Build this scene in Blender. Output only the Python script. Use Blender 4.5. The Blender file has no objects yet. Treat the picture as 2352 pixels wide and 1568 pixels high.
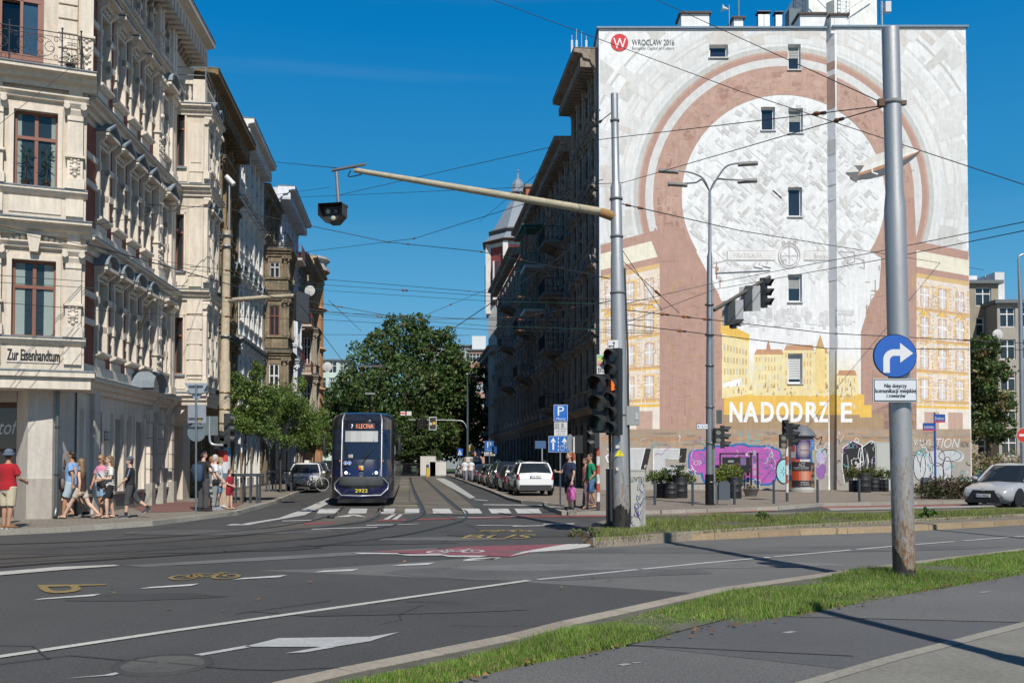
import bpy, bmesh, math, random
import numpy as np
from mathutils import Vector, Matrix
R = math.radians
S = bpy.context.scene
COL = S.collection
PITCH = R(1.6); FPX = 2150.0; HC = 1.7
cam_d = bpy.data.cameras.new('camera'); cam = bpy.data.objects.new('camera', cam_d); COL.objects.link(cam)
cam_d.sensor_width = 36; cam_d.lens = 36*FPX/2352; cam_d.shift_y = 214/2352.0
cam_d.clip_start = .1; cam_d.clip_end = 3000
cam.location = (0, 0, HC); cam.rotation_euler = (math.pi/2+PITCH, 0, 0)
S.camera = cam
S.render.resolution_x = 1024; S.render.resolution_y = 682
SUN_EL = R(47); SUN_AZ = R(17)          # sun behind the camera, 21 degrees to its right
w = bpy.data.worlds.new('World'); S.world = w; w.use_nodes = True
nt = w.node_tree; bg = nt.nodes['Background']
sky = nt.nodes.new('ShaderNodeTexSky'); sky.sky_type = 'NISHITA'; sky.sun_disc = False
sky.sun_elevation = SUN_EL; sky.sun_rotation = math.pi-SUN_AZ
sky.air_density = 1.0; sky.dust_density = 0.0; sky.ozone_density = 4.0; sky.altitude = 300
tc = nt.nodes.new('ShaderNodeTexCoord'); sp = nt.nodes.new('ShaderNodeSeparateXYZ'); nt.links.new(tc.outputs['Generated'], sp.inputs[0])
cr = nt.nodes.new('ShaderNodeValToRGB'); E = cr.color_ramp.elements
E[0].position = 0; E[0].color = (.62, .60, .54, 1); E[1].position = .75; E[1].color = (.0, .045, .16, 1)
for p_, c_ in ((.09, (.17, .38, .55, 1)), (.17, (.085, .32, .55, 1)), (.26, (.028, .235, .485, 1)), (.42, (.0, .165, .44, 1))):
 e_ = E.new(p_); e_.color = c_
nt.links.new(sp.outputs[2], cr.inputs[0])
sv = nt.nodes.new('ShaderNodeVectorMath'); sv.operation = 'SCALE'; sv.inputs['Scale'].default_value = 13.3; nt.links.new(cr.outputs[0], sv.inputs[0])
smx = nt.nodes.new('ShaderNodeMix'); smx.data_type = 'RGBA'; smx.inputs[0].default_value = .975
mq = nt.nodes.new('ShaderNodeMapping'); mq.inputs['Rotation'].default_value = (0, R(14), 0); mq.inputs['Scale'].default_value = (1.2, 2, 26); nt.links.new(tc.outputs['Generated'], mq.inputs[0])
nz = nt.nodes.new('ShaderNodeTexNoise'); nz.inputs['Scale'].default_value = 1.1; nz.inputs['Detail'].default_value = 4; nt.links.new(mq.outputs[0], nz.inputs[0])
nr = nt.nodes.new('ShaderNodeMapRange'); nr.inputs['From Min'].default_value = .58; nr.inputs['From Max'].default_value = .78; nr.inputs['To Max'].default_value = .10; nt.links.new(nz.outputs[0], nr.inputs[0])
cm = nt.nodes.new('ShaderNodeMix'); cm.data_type = 'RGBA'; cm.inputs[7].default_value = (.30, .42, .52, 1); nt.links.new(nr.outputs[0], cm.inputs[0]); nt.links.new(cr.outputs[0], cm.inputs[6]); nt.links.new(cm.outputs[2], sv.inputs[0])
nt.links.new(sky.outputs[0], smx.inputs[6]); nt.links.new(sv.outputs[0], smx.inputs[7]); nt.links.new(smx.outputs[2], bg.inputs[0])
bg.inputs[1].default_value = 0.085
sd = bpy.data.lights.new('sun', 'SUN'); sd.energy = 5.0; sd.angle = R(.5); sd.color = (1, .955, .875)
sun = bpy.data.objects.new('sun', sd); COL.objects.link(sun)
sdir = Vector((math.sin(SUN_AZ)*math.cos(SUN_EL), -math.cos(SUN_AZ)*math.cos(SUN_EL), math.sin(SUN_EL)))
sun.rotation_euler = sdir.to_track_quat('Z', 'Y').to_euler(); sun.location = (20, -20, 40)
S.view_settings.view_transform = 'Standard'; S.view_settings.look = 'None'
S.view_settings.exposure = 0.07; S.view_settings.gamma = 1
S.render.engine = 'CYCLES'
try:
 S.cycles.max_bounces = 6; S.cycles.diffuse_bounces = 3; S.cycles.glossy_bounces = 3; S.cycles.transparent_max_bounces = 8
except Exception: pass
def P(px, py, Y):
 dx = (px-1176)/FPX; dy = (998-py)/FPX
 d = Vector((dx, math.cos(PITCH)-dy*math.sin(PITCH), math.sin(PITCH)+dy*math.cos(PITCH)))
 return Vector((0, 0, HC))+d*(Y/d.y)
def G(px, py, z=0.0):
 dx = (px-1176)/FPX; dy = (998-py)/FPX
 d = Vector((dx, math.cos(PITCH)-dy*math.sin(PITCH), math.sin(PITCH)+dy*math.cos(PITCH)))
 if d.z > -1e-4: d.z = -1e-4
 return Vector((0, 0, HC))+d*((z-HC)/d.z)
def hx(s):
 s = s.lstrip('#'); c = [int(s[i:i+2], 16)/255 for i in (0, 2, 4)]
 return tuple(x/12.92 if x <= .04045 else ((x+.055)/1.055)**2.4 for x in c)
def mixc(a, b, t): return tuple(a[i]*(1-t)+b[i]*t for i in range(3))
def mul(a, k): return tuple(min(1, x*k) for x in a)
MATS = {}
def mat(name, rough=.8, metal=0., n1=0., s1=2., n2=0., s2=30., bump=0., bs=60., spec=.5, emit=0., stretch=1., streak=0., trans=0., coat=0.):
 if name in MATS: return MATS[name]
 m = bpy.data.materials.new(name); m.use_nodes = True; t = m.node_tree; N = t.nodes; L = t.links
 b = N['Principled BSDF']; b.inputs['Roughness'].default_value = rough; b.inputs['Metallic'].default_value = metal
 b.inputs['Specular IOR Level'].default_value = spec
 if coat: b.inputs['Coat Weight'].default_value = coat; b.inputs['Coat Roughness'].default_value = .06
 a = N.new('ShaderNodeAttribute'); a.attribute_name = 'Col'; out = a.outputs['Color']
 geo = N.new('ShaderNodeNewGeometry')
 def layer(out, scale, amt, st=1.):
  mp = N.new('ShaderNodeMapping'); mp.inputs['Scale'].default_value = (1, 1, st); L.new(geo.outputs['Position'], mp.inputs[0])
  n = N.new('ShaderNodeTexNoise'); n.inputs['Scale'].default_value = scale; n.inputs['Detail'].default_value = 6; n.inputs['Roughness'].default_value = .65
  L.new(mp.outputs[0], n.inputs['Vector'])
  r = N.new('ShaderNodeMapRange'); r.inputs['From Min'].default_value = .3; r.inputs['From Max'].default_value = .7
  r.inputs['To Min'].default_value = 1-amt; r.inputs['To Max'].default_value = 1+amt*.7; L.new(n.outputs[0], r.inputs[0])
  v = N.new('ShaderNodeVectorMath'); v.operation = 'SCALE'; L.new(out, v.inputs[0]); L.new(r.outputs[0], v.inputs['Scale'])
  return v.outputs[0]
 if n1: out = layer(out, s1, n1)
 if n2: out = layer(out, s2, n2)
 if streak: out = layer(out, 7., streak, .12)
 L.new(out, b.inputs['Base Color'])
 if bump:
  n = N.new('ShaderNodeTexNoise'); n.inputs['Scale'].default_value = bs; n.inputs['Detail'].default_value = 5
  L.new(geo.outputs['Position'], n.inputs['Vector'])
  bp = N.new('ShaderNodeBump'); bp.inputs['Strength'].default_value = bump; bp.inputs['Distance'].default_value = .02
  L.new(n.outputs[0], bp.inputs['Height']); L.new(bp.outputs[0], b.inputs['Normal'])
 if emit:
  L.new(out, b.inputs['Emission Color']); b.inputs['Emission Strength'].default_value = emit
 if trans:
  tr = N.new('ShaderNodeBsdfTranslucent'); mx = N.new('ShaderNodeMixShader'); mx.inputs[0].default_value = trans
  L.new(out, tr.inputs[0]); L.new(b.outputs[0], mx.inputs[1]); L.new(tr.outputs[0], mx.inputs[2])
  L.new(mx.outputs[0], N['Material Output'].inputs[0])
 MATS[name] = m
 return m
mat('plaster', .88, n1=.13, s1=.5, n2=.09, s2=11, streak=.16, bump=.15, bs=25)
mat('old_plaster', .92, n1=.35, s1=.6, n2=.3, s2=7, streak=.35, bump=.5, bs=12)
mat('mural_paint', .85, n1=.07, s1=.3, n2=.10, s2=3.5, streak=.10, bump=.2, bs=6)
mat('paint', .5, n1=.04, s1=2, n2=.03, s2=30)
mat('car_paint', .28, n1=.0, spec=.5, coat=.8)
mat('cloth', .95, n1=.08, s1=9, n2=.06, s2=60, bump=.3, bs=60)
mat('skin', .6, n1=.05, s1=20)
mat('hair', .6, n1=.25, s1=60)
mat('leaf', .5, n1=.22, s1=1.1, n2=.2, s2=9, trans=.22, spec=.35)
mat('bark', .95, n1=.25, s1=8, n2=.3, s2=40, bump=.6, bs=30)
mat('asphalt', .85, n1=.16, s1=.35, n2=.22, s2=30, bump=.35, bs=120)
mat('asphalt_coarse', .85, n1=.2, s1=.28, n2=.5, s2=48, bump=.5, bs=90)
mat('asphalt_worn', .82, n1=.3, s1=.7, n2=.25, s2=25, bump=.25, bs=120)
mat('road_paint', .7, n1=.14, s1=5, n2=.22, s2=28)
mat('stone', .9, n1=.15, s1=1.2, n2=.2, s2=18, bump=.4, bs=30)
mat('soil', 1., n1=.3, s1=2, n2=.3, s2=20, bump=.6, bs=30)
mat('grass', .7, n1=.4, s1=.9, n2=.3, s2=5, trans=.25)
mat('metal', .42, metal=.75, n1=.1, s1=6, n2=.08, s2=60)
mat('rust', .85, metal=.0, n1=.2, s1=6, n2=.2, s2=40, bump=.3, bs=40)
mat('black', .55, n1=.05, s1=5)
mat('rubber', .9, n1=.1, s1=10)
mat('glow', .5, emit=1.2)
mat('lamp_glow', .3, emit=3.)
mat('glass', .04, n1=.35, s1=.8, spec=.9)
mat('car_glass', .03, spec=.8)
mat('roofing', .6, n1=.15, s1=3, n2=.1, s2=40)
def pole_mat(name, z_rust, z_black, amount):
 m = bpy.data.materials.new(name); m.use_nodes = True; t = m.node_tree; N = t.nodes; L = t.links; b = N['Principled BSDF']
 g = N.new('ShaderNodeNewGeometry'); sx = N.new('ShaderNodeSeparateXYZ'); L.new(g.outputs['Position'], sx.inputs[0])
 mp = N.new('ShaderNodeMapping'); mp.inputs['Scale'].default_value = (1, 1, .3); L.new(g.outputs['Position'], mp.inputs[0])
 n = N.new('ShaderNodeTexNoise'); n.inputs['Scale'].default_value = 20; n.inputs['Detail'].default_value = 8; n.inputs['Roughness'].default_value = .75; L.new(mp.outputs[0], n.inputs[0])
 r = N.new('ShaderNodeMapRange'); r.inputs['From Min'].default_value = 0; r.inputs['From Max'].default_value = z_rust; r.inputs['To Min'].default_value = amount; r.inputs['To Max'].default_value = -.12; L.new(sx.outputs[2], r.inputs[0])
 ad = N.new('ShaderNodeMath'); ad.operation = 'ADD'; L.new(n.outputs[0], ad.inputs[0]); L.new(r.outputs[0], ad.inputs[1])
 cr = N.new('ShaderNodeValToRGB'); e = cr.color_ramp.elements; e[0].position = .56; e[0].color = (.42, .42, .42, 1); e[1].position = .74; e[1].color = (.17, .075, .03, 1)
 e2 = cr.color_ramp.elements.new(.64); e2.color = (.26, .22, .18, 1); L.new(ad.outputs[0], cr.inputs[0])
 n3 = N.new('ShaderNodeTexNoise'); n3.inputs['Scale'].default_value = 5; n3.inputs['Detail'].default_value = 6; L.new(mp.outputs[0], n3.inputs[0])
 m3 = N.new('ShaderNodeMath'); m3.operation = 'MULTIPLY_ADD'; m3.inputs[1].default_value = .9; m3.inputs[2].default_value = -.35; L.new(n3.outputs[0], m3.inputs[0])
 s3 = N.new('ShaderNodeMath'); s3.operation = 'ADD'; L.new(sx.outputs[2], s3.inputs[0]); L.new(m3.outputs[0], s3.inputs[1])
 lt = N.new('ShaderNodeMath'); lt.operation = 'LESS_THAN'; lt.inputs[1].default_value = z_black; L.new(s3.outputs[0], lt.inputs[0])
 mx = N.new('ShaderNodeMix'); mx.data_type = 'RGBA'; L.new(lt.outputs[0], mx.inputs[0]); L.new(cr.outputs[0], mx.inputs[6]); mx.inputs[7].default_value = (.035, .032, .03, 1)
 L.new(mx.outputs[2], b.inputs['Base Color'])
 r2 = N.new('ShaderNodeMapRange'); r2.inputs['From Min'].default_value = .56; r2.inputs['From Max'].default_value = .66; r2.inputs['To Min'].default_value = .65; r2.inputs['To Max'].default_value = 0.; L.new(ad.outputs[0], r2.inputs[0]); L.new(r2.outputs[0], b.inputs['Metallic'])
 b.inputs['Roughness'].default_value = .48
 bp = N.new('ShaderNodeBump'); bp.inputs['Strength'].default_value = .35; bp.inputs['Distance'].default_value = .01; L.new(n.outputs[0], bp.inputs['Height']); L.new(bp.outputs[0], b.inputs['Normal'])
 MATS[name] = m; return m
class MB:
 def __init__(self): self.v = []; self.f = []; self.c = []; self.sm = []
 def face(self, pts, c, sm=False):
  i = len(self.v); self.v.extend([tuple(p) for p in pts]); self.f.append(tuple(range(i, i+len(pts)))); self.c.append(c); self.sm.append(sm)
 def mesh(self, vs, fs, c, sm=False):
  i = len(self.v); self.v.extend([tuple(p) for p in vs])
  for k, f in enumerate(fs):
   self.f.append(tuple(i+j for j in f)); self.c.append(c[k] if isinstance(c, list) else c); self.sm.append(sm)
 def hexa(self, p, c):   # p: 8 points, bottom 4 then top 4 (same winding, ccw from above)
  self.mesh(p, [(3, 2, 1, 0), (4, 5, 6, 7), (0, 1, 5, 4), (1, 2, 6, 5), (2, 3, 7, 6), (3, 0, 4, 7)], c)
 def box(self, x0, x1, y0, y1, z0, z1, c):
  self.hexa([(x0, y0, z0), (x1, y0, z0), (x1, y1, z0), (x0, y1, z0), (x0, y0, z1), (x1, y0, z1), (x1, y1, z1), (x0, y1, z1)], c)
 def prism(self, poly, z0, z1, c, ctop=None):   # poly ccw xy
  n = len(poly); a = 0
  for i in range(n): a += poly[i][0]*poly[(i+1) % n][1]-poly[(i+1) % n][0]*poly[i][1]
  if a < 0: poly = poly[::-1]
  v = [(p[0], p[1], z0) for p in poly]+[(p[0], p[1], z1) for p in poly]
  f = [tuple(range(n-1, -1, -1)), tuple(range(n, 2*n))]+[(i, (i+1) % n, n+(i+1) % n, n+i) for i in range(n)]
  self.mesh(v, f, [c, ctop or c]+[c]*n)
 def tube(self, pts, r, c, n=8, cap=True, sm=True):
  pts = [Vector(p) for p in pts]; m = len(pts)
  if not isinstance(r, (list, tuple)): r = [r]*m
  vs = []; ref = None
  for i, p in enumerate(pts):
   t = (pts[min(i+1, m-1)]-pts[max(i-1, 0)]); t = t.normalized() if t.length > 1e-9 else Vector((0, 0, 1))
   if ref is None:
    ref = Vector((1, 0, 0)) if abs(t.x) < .8 else Vector((0, 1, 0))
   a = (ref-t*ref.dot(t)).normalized(); b = t.cross(a); ref = a
   rr = r[i] if isinstance(r[i], (tuple, list)) else (r[i], r[i])
   for k in range(n):
    an = 2*math.pi*k/n; vs.append(p+a*(math.cos(an)*rr[0])+b*(math.sin(an)*rr[1]))
  fs = [(i*n+k, i*n+(k+1) % n, (i+1)*n+(k+1) % n, (i+1)*n+k) for i in range(m-1) for k in range(n)]
  self.mesh(vs, fs, c, sm)
  if cap:
   self.face([vs[k] for k in range(n-1, -1, -1)], c); self.face([vs[(m-1)*n+k] for k in range(n)], c)
 def lathe(self, ctr, prof, c, n=16, sm=True, cols=None):   # prof [(r,z)]
  ctr = Vector(ctr); vs = []
  for (r, z) in prof:
   for k in range(n):
    a = 2*math.pi*k/n; vs.append(ctr+Vector((math.cos(a)*r, math.sin(a)*r, z)))
  m = len(prof); fs = []; cs = []
  for i in range(m-1):
   for k in range(n):
    fs.append((i*n+k, i*n+(k+1) % n, (i+1)*n+(k+1) % n, (i+1)*n+k)); cs.append(cols[i] if cols else c)
  self.mesh(vs, fs, cs, sm)
  if prof[0][0] > 1e-4: self.face([vs[k] for k in range(n-1, -1, -1)], cs[0])
  if prof[-1][0] > 1e-4: self.face([vs[(m-1)*n+k] for k in range(n)], cs[-1])
 def ball(self, ctr, r, c, n=10, m=6):
  r = r if isinstance(r, (tuple, list)) else (r, r, r); ctr = Vector(ctr); vs = []; fs = []
  for i in range(m+1):
   th = math.pi*i/m
   for k in range(n):
    a = 2*math.pi*k/n; vs.append(ctr+Vector((math.sin(th)*math.cos(a)*r[0], math.sin(th)*math.sin(a)*r[1], -math.cos(th)*r[2])))
  for i in range(m):
   for k in range(n): fs.append((i*n+k, i*n+(k+1) % n, (i+1)*n+(k+1) % n, (i+1)*n+k))
  self.mesh(vs, fs, c, True)
 def loft(self, rings, c, cap=True, sm=True):   # rings: lists of points, same count
  n = len(rings[0]); vs = [p for r in rings for p in r]
  fs = [(i*n+k, i*n+(k+1) % n, (i+1)*n+(k+1) % n, (i+1)*n+k) for i in range(len(rings)-1) for k in range(n)]
  self.mesh(vs, fs, c, sm)
  if cap: self.face(rings[0][::-1], c if not isinstance(c, list) else c[0]); self.face(rings[-1], c if not isinstance(c, list) else c[-1])
 def fb(self, F, s0, s1, z0, z1, o0, o1, c):
  self.hexa([F(s0, z0, o0), F(s0, z0, o1), F(s1, z0, o1), F(s1, z0, o0), F(s0, z1, o0), F(s0, z1, o1), F(s1, z1, o1), F(s1, z1, o0)], c)
 def fprof(self, F, s0, s1, prof, c):   # prof [(o,z)] closed outline
  n = len(prof); a = [F(s0, z, o) for o, z in prof]; b = [F(s1, z, o) for o, z in prof]
  self.mesh(a+b, [tuple(range(n)), tuple(range(2*n-1, n-1, -1))]+[(i, n+i, n+(i+1) % n, (i+1) % n) for i in range(n)], c)
 def fpoly(self, F, pts, o, c): self.face([F(s, z, o) for s, z in pts], c)
 def fprism(self, F, pts, o0, o1, c):
  n = len(pts); a = [F(s, z, o0) for s, z in pts]; b = [F(s, z, o1) for s, z in pts]
  self.mesh(a+b, [tuple(range(n)), tuple(range(2*n-1, n-1, -1))]+[(i, n+i, n+(i+1) % n, (i+1) % n) for i in range(n)], c)
 def build(self, name, m='paint', parent=None, loc=None, fix=True, weld=False):
  me = bpy.data.meshes.new(name); me.from_pydata(self.v, [], self.f)
  nl = len(me.loops); arr = np.ones((nl, 4), dtype=np.float32)
  if nl:
   tot = np.array([len(f) for f in self.f]); cc = np.array([tuple(c)[:3] for c in self.c], dtype=np.float32)
   arr[:, :3] = np.repeat(cc, tot, axis=0)
  at = me.attributes.new('Col', 'FLOAT_COLOR', 'CORNER'); at.data.foreach_set('color', arr.ravel())
  me.polygons.foreach_set('use_smooth', np.array(self.sm, dtype=bool))
  me.materials.append(MATS[m] if isinstance(m, str) else m)
  if fix:
   bm = bmesh.new(); bm.from_mesh(me); (bmesh.ops.remove_doubles(bm, verts=bm.verts, dist=1e-5) if weld else None)
   bmesh.ops.recalc_face_normals(bm, faces=bm.faces); bm.to_mesh(me); bm.free()
  me.update()
  o = bpy.data.objects.new(name, me); COL.objects.link(o)
  if parent is not None: o.parent = parent
  if loc is not None: o.location = loc
  return o
def tag(o, label, cat, group=None):
 o['label'] = label; o['category'] = cat
 if group: o['group'] = group
 return o
def struct(o, kind='structure'): o['kind'] = kind; return o
def thing(name, label, cat, loc=(0, 0, 0), rz=0., group=None):
 o = bpy.data.objects.new(name, None); COL.objects.link(o); o.location = loc; o.rotation_euler = (0, 0, rz); o.empty_display_size = .2
 return tag(o, label, cat, group)
def copy_tree(o, parent=None):
 c = o.copy(); COL.objects.link(c); c.parent = parent
 if parent is not None: c.matrix_parent_inverse = o.matrix_parent_inverse
 for ch in [x for x in COL.objects if x.parent == o]: copy_tree(ch, c)
 return c
def frame(O, u, n):
 return Fr(O, u, n)
class Fr:
 """a vertical wall plane: s along it, z up, o outwards"""
 def __init__(self, O, u, n): self.O = Vector(O); self.u = Vector(u).normalized(); self.n = Vector(n).normalized()
 def __call__(self, s, z, o=0.): O, u, n = self.O, self.u, self.n; return Vector((O.x+u.x*s+n.x*o, O.y+u.y*s+n.y*o, O.z+z))
 def shift(self, s, o): return Fr(self(s, 0, o), self.u, self.n)
 def near(self, s, o=0): return Fr(self(s, 0, o), self.n, -self.u)
 def mtx(self, s, z, o):
  X = self.u.copy()
  if X.cross(self.n).z < 0: X = -X
  M = Matrix((X, self.n, Vector((0, 0, 1)))).transposed().to_4x4(); M.translation = self(s, z, o); return M
_txt = {}
def text_polys(body, shear=0.):
 """triangles of a string in unit font size, and its box"""
 k = (body, shear)
 if k in _txt: return _txt[k]
 cu = bpy.data.curves.new('t', 'FONT'); cu.body = body; cu.shear = shear; cu.resolution_u = 3
 ob = bpy.data.objects.new('t', cu); COL.objects.link(ob)
 dg = bpy.context.evaluated_depsgraph_get(); me = bpy.data.meshes.new_from_object(ob.evaluated_get(dg))
 vs = [(v.co.x, v.co.y) for v in me.vertices]; fs = [tuple(p.vertices) for p in me.polygons]
 bpy.data.objects.remove(ob); bpy.data.curves.remove(cu); bpy.data.meshes.remove(me)
 if vs:
  x0 = min(v[0] for v in vs); x1 = max(v[0] for v in vs); y0 = min(v[1] for v in vs); y1 = max(v[1] for v in vs)
 else: x0 = y0 = 0; x1 = y1 = 1
 vs = [((x-x0)/(x1-x0), (y-y0)/(y1-y0)) for x, y in vs]
 _txt[k] = (vs, fs, (x1-x0)/(y1-y0)); return _txt[k]
def put_text(mb, body, fn, c, shear=0.):
 """fn(u,v) maps the unit box of the string to a point"""
 vs, fs, _ = text_polys(body, shear)
 mb.mesh([fn(u, v) for u, v in vs], fs, c)
def bez(pts, n=12):
 """smooth polyline through points (Catmull-Rom)"""
 P_ = [Vector(p) for p in pts]; out = []
 for i in range(len(P_)-1):
  a = P_[max(i-1, 0)]; b = P_[i]; c = P_[i+1]; d = P_[min(i+2, len(P_)-1)]
  for k in range(n):
   t = k/n; out.append(.5*((2*b)+(c-a)*t+(2*a-5*b+4*c-d)*t*t+(-a+3*b-3*c+d)*t*t*t))
 out.append(P_[-1]); return out
rnd = random.Random(3)
C_ASPH = (.060, .058, .057); C_ASPH_D = (.043, .044, .049); C_ASPH_L = (.125, .122, .117); C_FORE = (.066, .064, .062)
C_PATH = (.125, .123, .118); C_WHITE = (.50, .50, .48); C_YEL = (.31, .22, .085); C_REDZ = (.22, .07, .08)
def gp(pts, z=0.): return [G(a, b, z) for a, b in pts]
mb = MB(); mb.box(-900, 900, -40, 1500, -.6, -.02, (.10, .11, .06)); struct(mb.build('ground', 'soil'))
mb = MB(); mb.face([(-60, -20, 0), (60, -20, 0), (60, 112, 0), (-60, 112, 0)], C_ASPH); struct(mb.build('road', 'asphalt'))
def sheet(name, pts, z, c, m, kind='structure'):
 mb = MB(); mb.face([Vector((p.x, p.y, z)) for p in gp(pts)], c); return struct(mb.build(name, m), kind)
sheet('road_surface', [(-900, 1800), (-300, 1345), (0, 1327), (370, 1298), (595, 1310), (1176, 1335), (1660, 1365), (1700, 1400), (1300, 1800)], .004, C_FORE, 'asphalt_coarse')
sheet('road_surface', [(595, 1310), (720, 1307), (1119, 1279), (1172, 1280), (1301, 1252), (1449, 1244), (1837, 1227), (2352, 1203), (3000, 1178), (3000, 1300), (1830, 1345), (1662, 1366), (1176, 1335)], .005, C_ASPH_L, 'asphalt')
sheet('road_surface', [(0, 1262), (300, 1250), (560, 1232), (760, 1217), (840, 1222), (640, 1248), (320, 1275), (0, 1294), (-400, 1330), (-400, 1290)], .006, (.066, .06, .052), 'asphalt_worn')
sheet('road_surface', [(280, 1299), (800, 1268), (845, 1267), (1011, 1257), (1000, 1262), (820, 1275), (560, 1290), (330, 1302)], .007, (.13, .13, .125), 'asphalt_worn')
sheet('tram_bed', [(907, 1094), (1012, 1094), (1020, 1108), (1090, 1166), (1088, 1180), (862, 1182), (870, 1168), (905, 1120)], .004, (.135, .118, .092), 'asphalt_worn')
sheet('tram_bed', [(730, 1168), (876, 1168), (864, 1190), (760, 1208), (560, 1222), (600, 1210), (720, 1192)], .004, (.10, .09, .075), 'asphalt_worn')
for q in range(18):   # patched blocks down the middle of the tram bed
 y0 = 1100+(q/18)**1.5*64; y1 = 1100+((q+.85)/18)**1.5*64
 def xr(y, f): return 940+(y-1058)*f
 col = rnd.choice([(.20, .18, .13), (.16, .145, .11), (.24, .22, .17), (.13, .12, .10)])
 sheet('tram_bed_patch', [(xr(y0, -.42), y0), (xr(y0, .18), y0), (xr(y1, .18), y1), (xr(y1, -.42), y1)], .007+.0003*q, col, 'asphalt_worn')
def marks(name, polys, c=C_WHITE, z=.014, m='road_paint'):
 mb = MB()
 for p in polys: mb.face([Vector((q.x, q.y, z)) for q in gp(p)], c)
 return struct(mb.build(name, m))
def line_poly(a, b, wd):   # ground line from pixel a to b with a width in metres
 A = G(*a); B = G(*b); d = (B-A).normalized(); n = Vector((-d.y, d.x, 0))*wd/2
 return [A+n, B+n, B-n, A-n]
def wmarks(name, polys, c=C_WHITE, z=.014, m='road_paint'):
 mb = MB()
 for p in polys: mb.face([Vector((q[0], q[1], z)) for q in p], c)
 return struct(mb.build(name, m))
def polyline_w(pts, wd):
 V = [Vector((p[0], p[1], 0)) for p in pts]; n = len(V); N_ = []
 for i in range(n):
  d = (V[min(i+1, n-1)]-V[max(i-1, 0)]); d = d.normalized() if d.length else Vector((1, 0, 0)); N_.append(Vector((-d.y, d.x, 0))*wd/2)
 return [[V[i]+N_[i], V[i+1]+N_[i+1], V[i+1]-N_[i+1], V[i]-N_[i]] for i in range(n-1)]
A_, B_ = G(-400, 1577), G(1176, 1339.5)
wmarks('lane_line', polyline_w([tuple(G(-500, 1597)), tuple(G(0, 1510)), tuple(G(400, 1450)), tuple(G(800, 1393)), tuple(G(1215, 1334))], .12), (.46, .45, .41))
pts = [(1235, 1332), (1626, 1293), (2051, 1255), (2352, 1232), (2700, 1206)]
dd = []
for i in range(len(pts)-1):
 A = G(*pts[i]); B = G(*pts[i+1]); L_ = (B-A).length; s = 0
 while s < L_:
  e = min(L_, s+rnd.uniform(1.2, 2.4)); a = A.lerp(B, s/L_); b = A.lerp(B, e/L_); dd += polyline_w([tuple(a), tuple(b)], .10); s = e+rnd.uniform(.08, .3)
wmarks('lane_line', dd, (.42, .42, .40))
dash = [((150, 462), (465, 437)), ((640, 410), (915, 390)), ((1065, 368), (1320, 350)), ((1440, 334), (1650, 322)), ((1800, 305), (2000, 293)), ((2120, 277), (2300, 268))]
marks('lane_dash', [[(a[0]*.5, 1148.4+a[1]*.5), (a[0]*.5+25, 1148.4+a[1]*.5-4), (b[0]*.5, 1148.4+b[1]*.5-2), (b[0]*.5-18, 1148.4+b[1]*.5+3)] for a, b in dash])
marks('edge_line', [[(-300, 1352), (0, 1322), (150, 1309), (275, 1300), (262, 1298), (130, 1303), (0, 1314), (-300, 1338)]], (.44, .42, .38))
marks('cycle_crossing', [[(845, 1267), (1011, 1262), (1051, 1256), (1301, 1249), (1330, 1251), (1172, 1279), (1119, 1277), (1011, 1274)]], C_REDZ, .010, 'road_paint')
marks('crossing_edge', [[(810, 1270), (912, 1271), (920, 1273.5), (830, 1273)], [(912, 1274), (1010, 1273), (1030, 1276), (940, 1277)], [(1015, 1276), (1120, 1277), (1100, 1280.5), (1030, 1279.5)],
      [(1167, 1279), (1215, 1269), (1306, 1263), (1360, 1255), (1452, 1248), (1310, 1249), (1260, 1257), (1200, 1268)],
      [(1070, 1287), (1150, 1281), (1140, 1285), (1060, 1290)]], (.5, .48, .46))
zx = [(732, 777), (803, 841), (874, 905), (929, 963), (995, 1038), (1062, 1106), (1123, 1173), (1183, 1243)]
for k, (a, b) in enumerate(zx):
 t = (a-940)/FPX*12
 o = marks('zebra_stripe', [[(a+(2 if a < 940 else -2), 1168.3), (b-(6 if a > 960 else 0)+(0 if a > 900 else 3), 1168.3), (b+(2 if a > 960 else 0), 1179), (a-(4 if a < 900 else 0)+(6 if a > 1000 else 0), 1179.3)]], (.5, .49, .47))
marks('cycle_strip', [[(700, 1201), (770, 1198), (767, 1202), (694, 1206)], [(872, 1193), (936, 1192), (930, 1196), (866, 1197)], [(962, 1191), (1050, 1189), (1046, 1192), (957, 1194.5)], [(1078, 1187.5), (1200, 1183.5), (1404, 1183), (1404, 1187), (1230, 1188), (1080, 1191)]], (.22, .065, .06), .010)
marks('cycle_strip', [[(1404, 1183), (1780, 1171), (1780, 1173), (1404, 1187)], [(1890, 1163), (2210, 1158), (2400, 1155), (2400, 1160), (2150, 1164), (1890, 1168)]], (.25, .075, .07), .010)
marks('road_line', [[(1050, 1188.5), (1190, 1186), (1190, 1186.8), (1050, 1189.6)], [(840, 1206), (960, 1203), (962, 1204), (842, 1208)], [(712, 1215), (866, 1210), (866, 1211.5), (720, 1216.5)], [(1090, 1206), (1200, 1207), (1196, 1208), (1100, 1207.5)],
      [(1110, 1158), (1300, 1160), (1300, 1162), (1110, 1160)], [(1180, 1208), (1260, 1206), (1250, 1208), (1176, 1210)], [(1250, 1203), (1320, 1202), (1318, 1204.5), (1246, 1205.5)],
      [(1000, 1098), (1020, 1098), (1028, 1102), (1040, 1108), (1092, 1143), (1080, 1145), (1022, 1112)], [(1087, 1146), (1120, 1149), (1120, 1150.5), (1090, 1148)]], (.40, .40, .38))
marks('road_line', [[(756, 1143), (756, 1156), (700, 1183), (590, 1202), (545, 1205), (640, 1190), (690, 1172)]], (.44, .43, .41), .013)
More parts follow.
